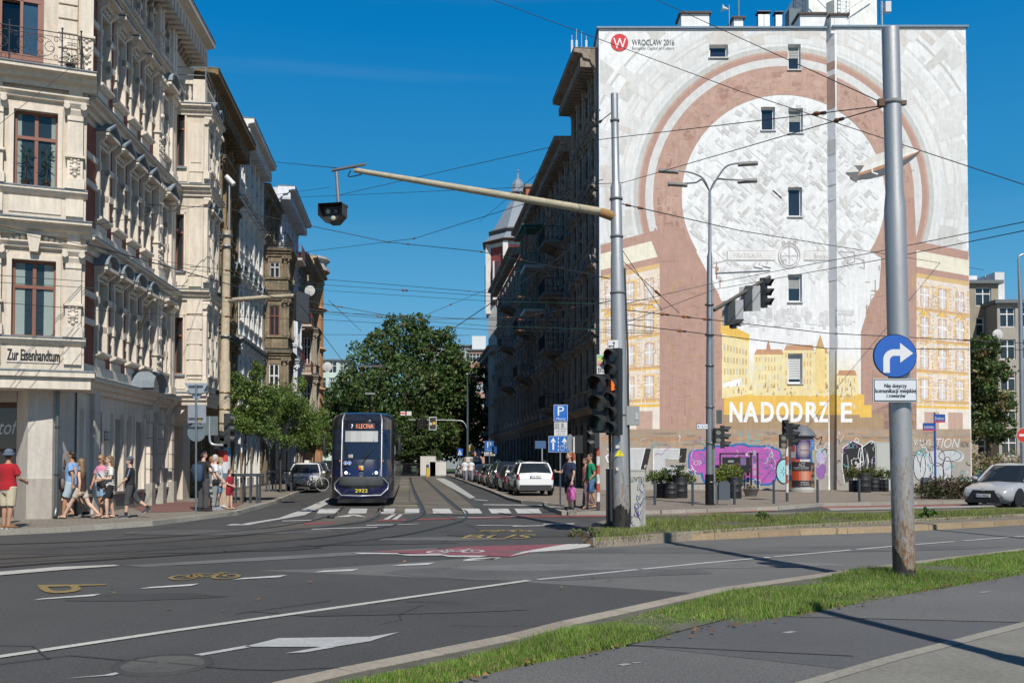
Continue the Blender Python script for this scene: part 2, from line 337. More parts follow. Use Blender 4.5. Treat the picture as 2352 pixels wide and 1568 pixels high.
marks('road_line', [[(530, 1204), (590, 1203), (570, 1206), (520, 1207)], [(650, 1196), (720, 1194), (716, 1195.5), (648, 1197.5)], [(880, 1193), (902, 1181.5), (910, 1181.5), (892, 1193)], [(900, 1193), (918, 1181.5), (926, 1181.5), (912, 1193)], [(766, 1188), (806, 1181.5), (822, 1182), (842, 1188), (822, 1186), (810, 1184), (800, 1187)]], (.46, .45, .44), .013)
marks('lane_arrow', [[(560, 1487), (640, 1467), (850, 1464), (918, 1453), (850, 1474), (770, 1487)], [(400, 1515), (440, 1506), (566, 1484), (580, 1487), (450, 1510)], [(655, 1502), (740, 1487), (770, 1488), (700, 1500)],
      [(150, 1560), (240, 1552), (335, 1530), (260, 1553)]], (.40, .40, .39), .012)
marks('path_mark', [[(1795, 1479), (1815, 1476), (1831, 1477), (1812, 1481)], [(2247, 1380), (2268, 1378), (2279, 1379), (2256, 1382)], [(1417, 1558), (1440, 1555), (1452, 1557), (1430, 1561)], [(1452, 1553), (1474, 1552), (1470, 1554), (1455, 1555)]], (.3, .3, .28), .112)
def ground_text(body, tl, tr, br, bl, c, name='road_text', z=.016):
 a, b, c2, d = [G(*p) for p in (tl, tr, br, bl)]
 mb = MB(); put_text(mb, body, lambda u, v: Vector(((d.lerp(c2, u)).lerp(a.lerp(b, u), v).x, (d.lerp(c2, u)).lerp(a.lerp(b, u), v).y, z)), c); return struct(mb.build(name, 'road_paint'))
ground_text('BUS', (1078, 1229), (1236, 1228), (1210, 1237.5), (1056, 1237.5), C_YEL)
ground_text('P', (85, 1345), (102, 1367), (268, 1353), (240, 1343), (.23, .165, .06))
def ground_bike(tl, tr, br, bl, c, z=.016, wd=.05):
 a, b, c2, d = [G(*p) for p in (tl, tr, br, bl)]
 def f(u, v):
  p = d.lerp(c2, u).lerp(a.lerp(b, u), v); return Vector((p.x, p.y, z))
 mb = MB()
 def ln(pts):
  for p in polyline_w([tuple(f(*q)) for q in pts], wd): mb.face([Vector((q[0], q[1], z)) for q in p], c)
 for cx in (.2, .8): ln([(cx+.18*math.cos(t*math.pi/8), .35+.33*math.sin(t*math.pi/8)) for t in range(17)])
 ln([(.2, .35), (.35, .8), (.7, .8), (.8, .35)]); ln([(.35, .8), (.5, .35), (.7, .8)]); ln([(.2, .35), (.5, .35)]); ln([(.7, .8), (.68, 1), (.78, 1)]); ln([(.28, .86), (.42, .86)])
 return struct(mb.build('cycle_symbol', 'road_paint'))
ground_bike((1110, 1217), (1225, 1217), (1220, 1222), (1100, 1222), C_YEL, wd=.10)
ground_bike((395, 1318), (560, 1315), (545, 1330), (385, 1334), (.23, .165, .06), wd=.07)
ground_bike((990, 1263), (1115, 1261), (1110, 1270), (975, 1272), (.45, .42, .42), wd=.08)
RAILS = [[(853, 1098), (783, 1168), (756, 1184), (689, 1201), (560, 1218), (300, 1238), (0, 1250), (-400, 1262)],
         [(872, 1098), (877, 1160), (874, 1168), (866, 1184), (834, 1198), (770, 1207), (689, 1216), (400, 1243), (0, 1266), (-400, 1288)],
         [(942, 1096), (948, 1120), (968, 1165), (971, 1179), (957, 1190), (904, 1206), (855, 1215), (794, 1226), (689, 1239), (400, 1262), (0, 1284), (-400, 1316)],
         [(972, 1096), (998, 1120), (1046, 1163), (1066, 1172), (1072, 1182), (1058, 1196), (984, 1216), (904, 1232), (796, 1246), (689, 1257), (400, 1275), (0, 1302), (-400, 1340)]]
for k, pl in enumerate(RAILS):
 g = [tuple(G(*p)) for p in pl]
 sp = bez(g, 14); pts = [(p.x, p.y) for p in sp]
 wmarks('rail_bed', polyline_w(pts, .22), (.070, .066, .060), .009+.0012*k, 'asphalt_worn')
 mb = MB()
 for q in polyline_w(pts, .05): mb.face([Vector((p[0], p[1], .019+.001*k)) for p in q], (.20, .18, .15))
 for q in polyline_w([(p[0]+.045, p[1]) for p in pts], .022): mb.face([Vector((p[0], p[1], .018+.001*k)) for p in q], (.03, .03, .03))
 struct(mb.build('tram_rail', 'metal'))
sm = [[(930, 1380), (1056, 1382)], [(1440, 1480), (1700, 1412), (2352, 1428)], [(1440, 1480), (1960, 1505)], [(0, 1523), (160, 1503), (360, 1520)], [(540, 1408), (760, 1378)], [(100, 1263), (420, 1243), (700, 1222)], [(300, 1230), (680, 1213)], [(690, 1228), (900, 1222), (1010, 1219), (1030, 1222), (1300, 1219)]]
mb = MB()
for k, s in enumerate(sm):
 z = .114 if s[0][0] > 1400 else .0155
 for q in polyline_w([tuple(G(*p, z)) for p in s], .022): mb.face([Vector((p[0], p[1], z)) for p in q], (.028, .028, .03))
r3 = random.Random(12)
for k in range(6):   # hairline cracks and tar repairs
 x, y = r3.uniform(-60, 1900), r3.uniform(1235, 1540)
 if y < 1262 and x > 1300: continue
 if x > 1050 and y > 1568-(x-780)*.29-60: continue
 p0 = G(x, y); a = r3.uniform(-.5, 3.0); pts_ = [(p0.x, p0.y)]
 for q in range(r3.randint(3, 9)): a += r3.gauss(0, .35); pts_.append((pts_[-1][0]+math.cos(a)*.35, pts_[-1][1]+math.sin(a)*.35))
 for q in polyline_w(pts_, r3.choice([.008, .012, .022])): mb.face([Vector((p[0], p[1], .0156+.0001*k)) for p in q], (.045, .045, .045))
struct(mb.build('asphalt_seam', 'asphalt'))
for k, (x, y, w_, h_, c_) in enumerate(((1010, 1238, 1.4, .5, .12), (700, 1247, 3.2, .7, .05), (330, 1372, .9, .35, .05), (1290, 1312, 2.4, 1.0, .10), (1480, 1300, 3.5, .5, .15), (520, 1222, 2.4, .9, .085), (1240, 1227, 2, .8, .05), (900, 1400, 1.6, .4, .062), (300, 1262, 4, .9, .048), (1750, 1262, 5, .6, .10))):
 p0 = G(x, y); n_ = 12; mb = MB(); r3.seed(k); mb.face([Vector((p0.x+w_*(1+r3.uniform(-.18, .18))*math.cos(2*math.pi*q/n_), p0.y+h_*(1+r3.uniform(-.2, .2))*math.sin(2*math.pi*q/n_)+.1*w_*math.cos(2*math.pi*q/n_), .0085+.0002*k)) for q in range(n_)], (c_, c_*.98, c_*.95)); struct(mb.build('road_patch', 'asphalt_worn'))
c = G(375, 1528); mb = MB(); mb.lathe((c.x, c.y, .004), [(.40, 0), (.40, .012), (.34, .014), (.33, .010), (0, .010)], (.10, .10, .09), n=28, cols=[(.05, .05, .05), (.05, .05, .05), (.045, .045, .045), (.088, .088, .08)])
tag(mb.build('manhole_cover', 'stone'), 'round concrete filled manhole cover in the foreground lane', 'manhole cover')
c = G(240, 1195, .12); mb = MB(); mb.box(c.x-3.0, c.x-1.4, c.y-1.6, c.y-1.0, .118, .128, (.16, .12, .09)); tag(mb.build('manhole_cover', 'rust'), 'rusty rectangular cover set in the pavement before the corner shop', 'manhole cover')
def raised(name, front, rest, zt, c, m, kerb_c=(.30, .28, .24), kw=.16, seg=1.0, kz=.004):
 """front: kerb pixels at road level, in order; rest: world xy points closing the area"""
 f = [G(*p) for p in front]; poly = [(p.x, p.y) for p in f]+rest
 mb = MB(); mb.prism(poly, -.3, zt, c); o = struct(mb.build(name, m))
 mb = MB(); r2 = random.Random(len(front)+int(zt*100)); acc = []
 for a, b in zip(f[:-1], f[1:]):
  L_ = (b-a).length; n = max(1, int(L_/seg)); d = (b-a)/n; u = d.normalized(); nn = Vector((-u.y, u.x, 0))*kw
  if nn.dot(Vector((rest[0][0], rest[0][1], 0))-a) < 0 and False: nn = -nn
  for i in range(n):
   p = a+d*i; q = a+d*(i+1)-u*min(.012, d.length*.1); k = r2.uniform(.8, 1.15)
   cc = mul(kerb_c, k); acc.append((p, q, nn, cc))
 return o, acc
def kerbs(acc, zt, sgn, name='kerb', m='stone', out=.02):
 mb = MB()
 for p, q, nn, c in acc:
  n = nn*sgn; e = n.normalized()*(-out)
  pts = [p+e, q+e, q+n, p+n]
  bev = n.normalized()*.02
  mb.hexa([Vector((v.x, v.y, -.05)) for v in pts]+[Vector((pts[0].x+bev.x, pts[0].y+bev.y, zt+.005)), Vector((pts[1].x+bev.x, pts[1].y+bev.y, zt+.005)), Vector((pts[2].x, pts[2].y, zt+.005)), Vector((pts[3].x, pts[3].y, zt+.005))], c)
 return struct(mb.build(name, m))
C_PAVE = (.24, .205, .165)
mat('paving', .9, n1=.12, s1=.8, n2=.12, s2=20, bump=.2, bs=30)
m = MATS['paving']; N = m.node_tree.nodes; L = m.node_tree.links; b = N['Principled BSDF']; src = b.inputs['Base Color'].links[0].from_socket
g = N.new('ShaderNodeNewGeometry'); mp = N.new('ShaderNodeMapping'); mp.inputs['Rotation'].default_value = (0, 0, R(20)); L.new(g.outputs['Position'], mp.inputs[0])
bk = N.new('ShaderNodeTexBrick'); bk.inputs['Scale'].default_value = 2.5; bk.inputs['Color1'].default_value = (1, 1, 1, 1); bk.inputs['Color2'].default_value = (.82, .84, .86, 1); bk.inputs['Mortar'].default_value = (.5, .5, .5, 1); bk.inputs['Mortar Size'].default_value = .02
L.new(mp.outputs[0], bk.inputs[0]); vm = N.new('ShaderNodeVectorMath'); vm.operation = 'MULTIPLY'; L.new(src, vm.inputs[0]); L.new(bk.outputs[0], vm.inputs[1]); L.new(vm.outputs[0], b.inputs['Base Color'])
LK = [(-900, 1262), (-300, 1240), (0, 1229), (164, 1221), (217, 1217), (351, 1207), (457, 1193), (542, 1183), (586, 1170), (631, 1157), (700, 1127), (735, 1112.5), (757, 1101), (790, 1092), (805, 1087)]
o, acc = raised('pavement', LK, [(-60, 125), (-90, 60), (-90, 10), (-40, 0)], .12, C_PAVE, 'paving')
kerbs(acc, .12, 1)
marks('tactile_paving', [[(300, 1172), (420, 1158), (560, 1163), (540, 1173), (430, 1183), (330, 1186)]], (.21, .10, .085), .127, 'paving')
RK = [(1013, 1087), (1035, 1094), (1134, 1131), (1174, 1148), (1207, 1156), (1256, 1159), (1262, 1168), (1302, 1183), (1404, 1181.5), (1513, 1180), (1780, 1170.5), (1885, 1162), (2047, 1159), (2212, 1156), (2400, 1153), (2900, 1148)]
o, acc = raised('pavement', RK, [(90, 60), (60, 130), (-10, 130)], .12, (.235, .195, .155), 'paving')
kerbs(acc, .12, -1)
MF = [(1358, 1251), (1380, 1249.5), (1449, 1246), (1641, 1239), (1837, 1229), (2050, 1222), (2352, 1205), (2700, 1189)]
MBK = [(2700, 1166), (2352, 1173), (1889, 1184), (1500, 1190), (1404, 1200), (1360, 1214), (1346, 1240)]
def wd(p, z=0.): g_ = G(*p, z); return (g_.x, g_.y)
o, acc = raised('median', MF, [wd(p) for p in MBK], .13, (.20, .17, .13), 'paving', (.31, .23, .14), kw=.28, seg=1.1)
kerbs(acc, .13, 1, out=.03)
mb = MB(); MG = [(1362, 1242), (1443, 1238), (1641, 1223), (1837, 1211), (2352, 1185), (2700, 1172)]
mb.prism([wd(p, .13) for p in MG]+[wd(p, .13) for p in [(2700, 1162), (2352, 1169), (2180, 1173), (1889, 1181), (1500, 1186), (1410, 1196), (1368, 1212)]], .10, .16, (.10, .085, .055)); struct(mb.build('median_soil', 'soil'))
sheet('cobbled_strip', [(1900, 1178), (2280, 1171), (2290, 1175), (1910, 1184)], .168, (.34, .32, .28), 'paving')
acc2 = []
for a, b in zip(MG[:-1], MG[1:]):
 A = G(*a, .13); B = G(*b, .13); n = max(1, int((B-A).length/1.)); d = (B-A)/n; u = d.normalized()
 for i in range(n): acc2.append((A+d*i, A+d*(i+1)-u*.01, Vector((-u.y, u.x, 0))*.08, mul((.26, .22, .17), rnd.uniform(.85, 1.1))))
kerbs(acc2, .19, 1, name='inner_kerb')
VF = [(300, 1700), (640, 1604), (790, 1568), (1176, 1486), (1301, 1452), (1526, 1400), (1666, 1369), (1826, 1345), (2051, 1312), (2352, 1274), (2800, 1232)]
o, acc = raised('verge', VF, [(30, 8), (20, -10), (-5, -10)], .10, (.105, .10, .075), 'soil', (.30, .26, .21), kw=.14, seg=.9)
kerbs(acc, .10, -1, out=.10)
PE = [(500, 1700), (1000, 1577), (1176, 1536), (1476, 1478), (1776, 1425), (2076, 1367), (2352, 1320), (2800, 1266)]
mb = MB(); mb.face([Vector((*wd(p, .105), .107)) for p in PE]+[Vector((30, 6, .107)), Vector((20, -10, .107)), Vector((-6, -10, .107))], C_PATH); struct(mb.build('path', 'asphalt_coarse'))
P2 = [(1600, 1640), (1846, 1572), (2050, 1512), (2352, 1434), (2800, 1330)]
mb = MB(); mb.face([Vector((*wd(p, .11), .111)) for p in P2]+[Vector((25, 4, .111)), Vector((15, -10, .111)), Vector((-1, -10, .111))], (.19, .18, .155)); struct(mb.build('footpath', 'stone'))
wmarks('path_edge', polyline_w([wd(p, .11) for p in P2], .13), (.26, .24, .20), .116, 'stone')
mb = MB(); mb.face([Vector((*wd(p, .108), .1095)) for p in [(1440, 1480), (1700, 1412), (2352, 1428), (2352, 1434), (1960, 1538)]], (.088, .088, .09)); struct(mb.build('path_patch', 'asphalt'))
def blades(name, n, sampler, h, wdt, cols, z=.1, seed=1, m='grass', lean=.35):
 rg = np.random.default_rng(seed); pts = sampler(rg, n); n = len(pts)
 ang = rg.uniform(0, 2*np.pi, n); hh = h*rg.uniform(.45, 1.25, n); ln = rg.normal(0, lean, (n, 2))
 if pts.shape[1] > 2: hh *= pts[:, 2]
 dx = np.cos(ang)*wdt*.5; dy = np.sin(ang)*wdt*.5
 v = np.zeros((n, 3, 3), np.float32)
 v[:, 0, 0] = pts[:, 0]-dx; v[:, 0, 1] = pts[:, 1]-dy; v[:, 0, 2] = z
 v[:, 1, 0] = pts[:, 0]+dx; v[:, 1, 1] = pts[:, 1]+dy; v[:, 1, 2] = z
 v[:, 2, 0] = pts[:, 0]+ln[:, 0]*hh; v[:, 2, 1] = pts[:, 1]+ln[:, 1]*hh; v[:, 2, 2] = z+hh
 return tri_mesh(name, v, cols, rg, m)
def tri_mesh(name, v, cols, rg, m, per=1, colidx=None):
 n, k = v.shape[0], v.shape[1]; me = bpy.data.meshes.new(name)
 me.vertices.add(n*k); me.vertices.foreach_set('co', v.reshape(-1).astype(np.float32)); me.loops.add(n*k); me.loops.foreach_set('vertex_index', np.arange(n*k, dtype=np.int32))
 me.polygons.add(n); me.polygons.foreach_set('loop_start', np.arange(0, n*k, k, dtype=np.int32)); me.polygons.foreach_set('loop_total', np.full(n, k, dtype=np.int32))
 me.update(calc_edges=True)
 cs = np.array(cols, np.float32); idx = rg.integers(0, len(cs), n) if colidx is None else colidx; c = cs[idx]*rg.uniform(.75, 1.25, (n, 1)).astype(np.float32)
 a = np.ones((n, k, 4), np.float32); a[:, :, :3] = c[:, None, :]
 at = me.attributes.new('Col', 'FLOAT_COLOR', 'CORNER'); at.data.foreach_set('color', a.ravel()); me.materials.append(MATS[m])
 o = bpy.data.objects.new(name, me); COL.objects.link(o); return o
def strip_sampler(e1, e2, z, fade=.0, near_bias=1.):
 """random points between two pixel polylines, uniform along the strip in world space"""
 a = np.array([tuple(G(*p, z))[:2] for p in e1]); b = np.array([tuple(G(*p, z))[:2] for p in e2])
 def cum(q): d = np.r_[0, np.cumsum(np.hypot(*np.diff(q, axis=0).T))]; return d/d[-1]
 ca, cb = cum(a), cum(b)
 def f(rg, n):
  t = rg.uniform(0, 1, n)**near_bias; u = rg.uniform(0, 1, n)
  A = np.c_[np.interp(t, ca, a[:, 0]), np.interp(t, ca, a[:, 1])]; B = np.c_[np.interp(t, cb, b[:, 0]), np.interp(t, cb, b[:, 1])]
  p = A*(1-u[:, None])+B*u[:, None]
  w_ = .5+.75*np.sin(p[:, 0]*1.7+p[:, 1]*.9)*np.sin(p[:, 1]*1.3-p[:, 0]*.6)**2+.35*(1-np.abs(2*u-1))
  return np.c_[p, w_]
 return f
GR = [(.15, .29, .026), (.12, .25, .02), (.20, .32, .04), (.09, .19, .018), (.28, .30, .10), (.36, .30, .15), (.14, .26, .025)]
struct(blades('verge_grass', 100000, strip_sampler([(660, 1600), (800, 1568), (1176, 1490), (1301, 1453), (1526, 1397), (1666, 1361), (1826, 1336), (2051, 1302), (2352, 1263), (2600, 1236)], [(1000, 1575), (1060, 1562), (1176, 1533), (1350, 1500), (1476, 1476), (1650, 1447), (1776, 1423), (2076, 1365), (2352, 1318), (2600, 1285)], .1, near_bias=1.), .082, .009, GR, .1, 5), 'stuff')
struct(blades('median_grass', 52000, strip_sampler([(1366, 1242), (1443, 1237), (1641, 1222), (1837, 1210), (2352, 1184), (2600, 1174)], [(1390, 1206), (1420, 1198), (1500, 1187), (1889, 1181), (2352, 1169), (2600, 1164)], .15), .13, .016, [(.19, .28, .045), (.24, .32, .07), (.26, .24, .10), (.14, .21, .03), (.20, .17, .08)], .15, 6), 'stuff')
LF = [(.25, .11, .04), (.30, .17, .06), (.17, .08, .03)]
def fallen(name, n, e1, e2, z, seed, sz=.05):
 rg = np.random.default_rng(seed); p = strip_sampler(e1, e2, z)(rg, n); v = np.zeros((len(p), 4, 3)); a = rg.uniform(0, 6.28, len(p)); s = rg.uniform(.5, 1.2, len(p))*sz
 for k in range(4):
  an = a+k*np.pi/2; v[:, k, 0] = p[:, 0]+np.cos(an)*s*(1 if k % 2 else .6); v[:, k, 1] = p[:, 1]+np.sin(an)*s*(1 if k % 2 else .6); v[:, k, 2] = z+.01+rg.uniform(0, .03, len(p))
 return struct(tri_mesh(name, v, LF, rg, 'leaf'), 'stuff')
fallen('fallen_leaves', 110, [(900, 1600), (1176, 1526), (1476, 1468), (1776, 1415), (2076, 1357), (2352, 1310)], [(960, 1600), (1176, 1540), (1476, 1484), (1776, 1431), (2076, 1374), (2352, 1327)], .12, 9, .032)
fallen('fallen_leaves', 40, [(0, 1290), (700, 1250), (1300, 1215)], [(0, 1520), (700, 1440), (1500, 1380)], .012, 10, .035)
rb = random.Random(11)
def mblink(o, M, parent=None):
 o.matrix_world = M
 if parent is not None: o.parent = parent
 return o
_wm = {}
def window(parent, F, s, z0, z1, w_, o=-.2, fc=(.16, .05, .03), style='cross', curtain=None, name='window'):
 h = z1-z0; k = (round(w_, 2), round(h, 2), fc, style, curtain)
 if k not in _wm:
  mb = MB(); t = .07 if w_ > .6 else .05; W = w_/2
  mb.box(-W, -W+t, 0, .07, 0, h, fc); mb.box(W-t, W, 0, .07, 0, h, fc); mb.box(-W+t, W-t, 0, .07, 0, t, fc); mb.box(-W+t, W-t, 0, .07, h-t, h, fc)
  if style in ('cross', 'tee'):
   zt = h*.66; mb.box(-W+t, W-t, 0, .085, zt-.045, zt+.045, fc); mb.box(-.045, .045, 0, .075, t, zt-.045, fc)
   if style == 'cross': mb.box(-.045, .045, 0, .075, zt+.045, h-t, fc)
  elif style == 'transom': mb.box(-W+t, W-t, 0, .085, h*.68-.04, h*.68+.04, fc)
  elif style == 'two': mb.box(-.04, .04, 0, .08, t, h-t, fc)
  elif style == 'grid':
   for q in (1, 2): mb.box(-W+t, W-t, 0, .08, h*q/3-.03, h*q/3+.03, fc)
   mb.box(-.03, .03, 0, .075, t, h-t, fc)
  a = mb.build(name, 'paint')
  g = MB(); gc = (.022, .03, .033)
  g.face([(-W+t, .03, t), (W-t, .03, t), (W-t, .03, h-t), (-W+t, .03, h-t)], gc)
  b = g.build('pane', 'glass'); b.parent = a
  if curtain:
   q = MB(); n = 8; cw = (w_-2*t)*curtain[0]
   for sd_ in (-1, 1):
    pts = []
    for i in range(n+1): pts.append((sd_*(W-t-cw/2*i/n), .033+.006*(i % 2)))
    for p0, p1 in zip(pts[:-1], pts[1:]): q.face([(p0[0], p0[1], t), (p1[0], p1[1], t), (p1[0], p1[1], h-t-(h*curtain[1])), (p0[0], p0[1], h-t-(h*curtain[1]))], (.26, .32, .31))
   b2 = q.build('curtain', 'cloth'); b2.parent = a
  _wm[k] = a; o_ = a
 else:
  a = _wm[k]; o_ = a.copy(); COL.objects.link(o_); o_.parent = None
  for ch in list(a.children): c = ch.copy(); COL.objects.link(c); c.parent = o_
 return mblink(o_, F.mtx(s, z0, o), parent)
def storey(mb, F, s0, s1, z0, z1, holes, zb, zt, c, rev=.22, crev=None):
 """wall between z0 and z1 with openings (centre, width) from zb to zt"""
 hs_ = sorted(holes); crev = crev or c
 def q(a, b, u, v): mb.face([F(a, u), F(b, u), F(b, v), F(a, v)], c)
 if not hs_: q(s0, s1, z0, z1); return
 if zb > z0: q(s0, s1, z0, zb)
 if zt < z1: q(s0, s1, zt, z1)
 x = s0
 for (cc, w_) in hs_:
  a, b = cc-w_/2, cc+w_/2
  if a > x: q(x, a, zb, zt)
  x = b
  mb.face([F(a, zb), F(a, zt), F(a, zt, -rev), F(a, zb, -rev)], crev); mb.face([F(b, zb), F(b, zt), F(b, zt, -rev), F(b, zb, -rev)], crev)
  mb.face([F(a, zb), F(b, zb), F(b, zb, -rev), F(a, zb, -rev)], crev); mb.face([F(a, zt), F(b, zt), F(b, zt, -rev), F(a, zt, -rev)], crev)
 if x < s1: q(x, s1, zb, zt)
def cornice(mb, F, s0, s1, z, o, h, c, dark=(.16, .18, .19), ends=True, teeth=0.):
 """moulded cornice whose top is at z, projecting o"""
 prof = [(0, z-h), (o*.25, z-h), (o*.32, z-h*.72), (o*.6, z-h*.62), (o*.66, z-h*.36), (o, z-h*.28), (o, z-.03), (0, z-.03)]
 mb.fprof(F, s0, s1, prof, c)
 mb.fprof(F, s0-.02, s1+.02, [(0, z-.03), (o+.03, z-.03), (o+.03, z), (0, z+.05)], dark)
 if teeth:
  n = max(1, int((s1-s0)/teeth))
  for i in range(n):
   a = s0+(s1-s0)*(i+.25)/n; mb.fb(F, a, a+(s1-s0)/n*.5, z-h*1.15, z-h*.6, 0, o*.72, c)
def hood(mb, F, s, z, w_, kind, c, o=.34, roof=(.22, .25, .27)):
 W = w_/2+.16
 if kind == 'tri':
  mb.fb(F, s-W, s+W, z, z+.10, 0, o, c)
  mb.fprism(F, [(s-W, z+.10), (s+W, z+.10), (s, z+.10+W*.62)], 0, o*.55, c)
  for sg in (-1, 1): mb.fprism(F, [(s+sg*(W+.03), z+.10), (s+sg*(W+.03), z+.17), (s, z+.19+W*.62), (s, z+.10+W*.62)], 0, o+.04, roof)
 elif kind == 'seg':
  mb.fb(F, s-W, s+W, z, z+.10, 0, o, c); n = 8
  arc = [(s+W*math.cos(math.pi*i/n), z+.10+W*.72*math.sin(math.pi*i/n)) for i in range(n+1)]
  mb.fprism(F, arc, 0, o*.55, c)
  for a, b in zip(arc[:-1], arc[1:]):
   mb.fprism(F, [a, (s+(a[0]-s)*1.07, z+.1+(a[1]-z-.1)*1.07+.03), (s+(b[0]-s)*1.07, z+.1+(b[1]-z-.1)*1.07+.03), b], 0, o+.04, roof)
 elif kind == 'flat':
  mb.fprof(F, s-W, s+W, [(0, z), (o*.4, z), (o*.5, z+.08), (o, z+.12), (o, z+.22), (0, z+.24)], c); mb.fb(F, s-W-.02, s+W+.02, z+.24, z+.27, 0, o+.03, roof)
 if kind != 'none':
  for sg in (-1, 1): mb.fprof(F, s+sg*(W-.10)-.07, s+sg*(W-.10)+.07, [(0, z-.42), (.10, z-.40), (.13, z-.2), (o*.8, z-.05), (o*.8, z), (0, z)], c)
def surround(mb, F, s, zb, zt, w_, c, o=.09, t=.16, ears=True):
 W = w_/2
 for sg in (-1, 1):
  a, b = sorted((s+sg*W, s+sg*(W+t))); mb.fb(F, a, b, zb, zt+t*.8, 0, o, c)
  if ears:
   mb.fb(F, a-(.05 if sg < 0 else 0), b+(.05 if sg > 0 else 0), zb+(zt-zb)*.30, zb+(zt-zb)*.30+.2, 0, o+.03, c)
   mb.fb(F, a-(.05 if sg < 0 else 0), b+(.05 if sg > 0 else 0), zb+(zt-zb)*.68, zb+(zt-zb)*.68+.2, 0, o+.03, c)
 mb.fb(F, s-W, s+W, zt, zt+t*.8, 0, o*.9, c)
 mb.fprof(F, s-W-t-.06, s+W+t+.06, [(0, zb-.16), (.08, zb-.14), (o+.10, zb-.07), (o+.10, zb), (0, zb+.01)], c)
 mb.fb(F, s-W-t, s+W+t, zb-.62, zb-.2, 0, .05, c)
def pilaster(mb, F, s, z0, z1, w_, o, c, cap=True, ornament=False):
 W = w_/2; mb.fb(F, s-W-.05, s+W+.05, z0, z0+.28, 0, o+.06, c); mb.fb(F, s-W, s+W, z0+.28, z1-.35, 0, o, c)
 if cap:
  mb.fprof(F, s-W-.08, s+W+.08, [(0, z1-.35), (o, z1-.35), (o+.05, z1-.22), (o+.04, z1-.18), (o+.12, z1-.06), (o+.12, z1), (0, z1)], c)
  for sg in (-1, 1): mb.tube([F(s+sg*(W+.01), z1-.14, 0), F(s+sg*(W+.01), z1-.14, o+.14)], .085, c, 8)
  mb.fb(F, s-W, s+W, z1-.5, z1-.46, o, o+.03, c)
 if ornament:
  zo = z0+(z1-z0)*.36; mb.fprof(F, s-W-.05, s+W+.05, [(0, zo), (o+.07, zo), (o+.07, zo+.06), (0, zo+.06)], c)
  for q in range(5):
   mb.ball(F(s, z0+.4+(zo-z0-.5)*q/4, o+.01), (W*.5 if q == 2 else W*.3,)*3, c, 7, 4)
   for sg in (-1, 1): mb.ball(F(s+sg*W*.45, z0+.4+(zo-z0-.5)*q/4+.06, o), .05, c, 6, 4)
def body(mb, F, L, z1, depth, c, z0=0.):
 p = [F(0, 0, -depth), F(0, 0, -.36), F(L, 0, -.36), F(L, 0, -depth)]
 mb.hexa([Vector((q.x, q.y, z0)) for q in p]+[Vector((q.x, q.y, z1-.1)) for q in p], c)
 mb.fb(F, 0, .04, z0, z1-.12, -.36, -.004, c); mb.fb(F, L-.04, L, z0, z1-.12, -.36, -.004, c)
def tenement(label, F, L, floors, top, n, c, m='plaster', hoods=None, wc=(.6, .6, .58), ww=1.0, brick=None, corn=(.8, .7), pil=0, style='cross', group=None, depth=10, trim=None, ground=True, ornate=0, cat='building', win_h=.58, curt=True, teeth=.5):
 root = thing('tenement_building', label, cat, F(L/2, 0, 0)*1.0, 0, group); loc = root.location.copy()
 trim = trim or c; inv = Matrix.Translation(-loc)
 def par(o): o.parent = root; o.matrix_parent_inverse = inv; return o
 mb = MB(); tr = MB(); body(mb, F, L, top, depth, c)
 bw = L/n; cs = [bw*(i+.5) for i in range(n)]; hoods = hoods or ['flat']*len(floors)
 for fi, (z0, z1) in enumerate(floors):
  H = z1-z0
  if fi == 0 and ground:
   zb, zt = z0+.75, z1-.95; w_ = min(bw*.62, 1.8)
   storey(mb, F, 0, L, z0, z1, [(x, w_) for x in cs], zb, zt, c, .3)
   for x in cs:
    par(window(None, F, x, zb, zt, w_, -.28, (.07, .05, .04), 'two', None)); tr.fb(F, x-w_/2-.12, x-w_/2, z0+.1, zt+.12, 0, .06, trim); tr.fb(F, x+w_/2, x+w_/2+.12, z0+.1, zt+.12, 0, .06, trim)
   for q in range(int(H/.45)): tr.fb(F, 0, .30, z0+.3+q*.45, z0+.66+q*.45, 0, .05, trim)
   tr.fb(F, 0, L, z0, z0+.28, 0, .07, mul(trim, .55)); cornice(tr, F, 0, L, z1, .42, .4, trim); continue
  zb, zt = z0+H*.24, z0+H*(.24+win_h)
  storey(mb, F, 0, L, z0, z1, [(x, ww) for x in cs], zb, zt, c)
  if brick:
   for i in range(n-1): tr.fb(F, cs[i]+ww/2+.30, cs[i+1]-ww/2-.30, zb-.2, zt+.1, 0, .012, brick)
  for i, x in enumerate(cs):
   cu = (rb.choice([.5, .9]), rb.choice([0, .1])) if curt and rb.random() < .45 else None
   par(window(None, F, x, zb, zt, ww, -.2, wc, style, cu))
   surround(tr, F, x, zb, zt, ww, trim, ears=ornate > 0)
   hm = MB(); hood(hm, F, x, zt+.28, ww, hoods[fi], trim)
   if hm.f: par(hm.build('window_hood', m))
   if ornate > 1:
    for q in range(4):
     a = x+rb.uniform(-.4, .4)*bw; b_ = rb.uniform(.08, .2); z_ = rb.choice([zb-.55, zt+.15, zt+.5, zb+H*.2, zb+H*.4])+rb.uniform(-.1, .1)
     tr.ball(F(a, z_, .05), (b_, b_*.7, b_*1.3), trim, 7, 5)
  if pil:
   for i in range(n+1):
    x = min(max(bw*i, pil/2), L-pil/2); pilaster(tr, F, x, z0+.05, z1-.5, pil, .16, trim)
  last = fi == len(floors)-1
  if not last: cornice(tr, F, 0, L, z1, .30+.1*(fi % 2), .36, trim)
 cornice(tr, F, -.05, L+.05, top, corn[0], corn[1], trim, teeth=teeth)
 wl = par(mb.build('wall', m)); par(tr.build('moulding', m)); return root, par
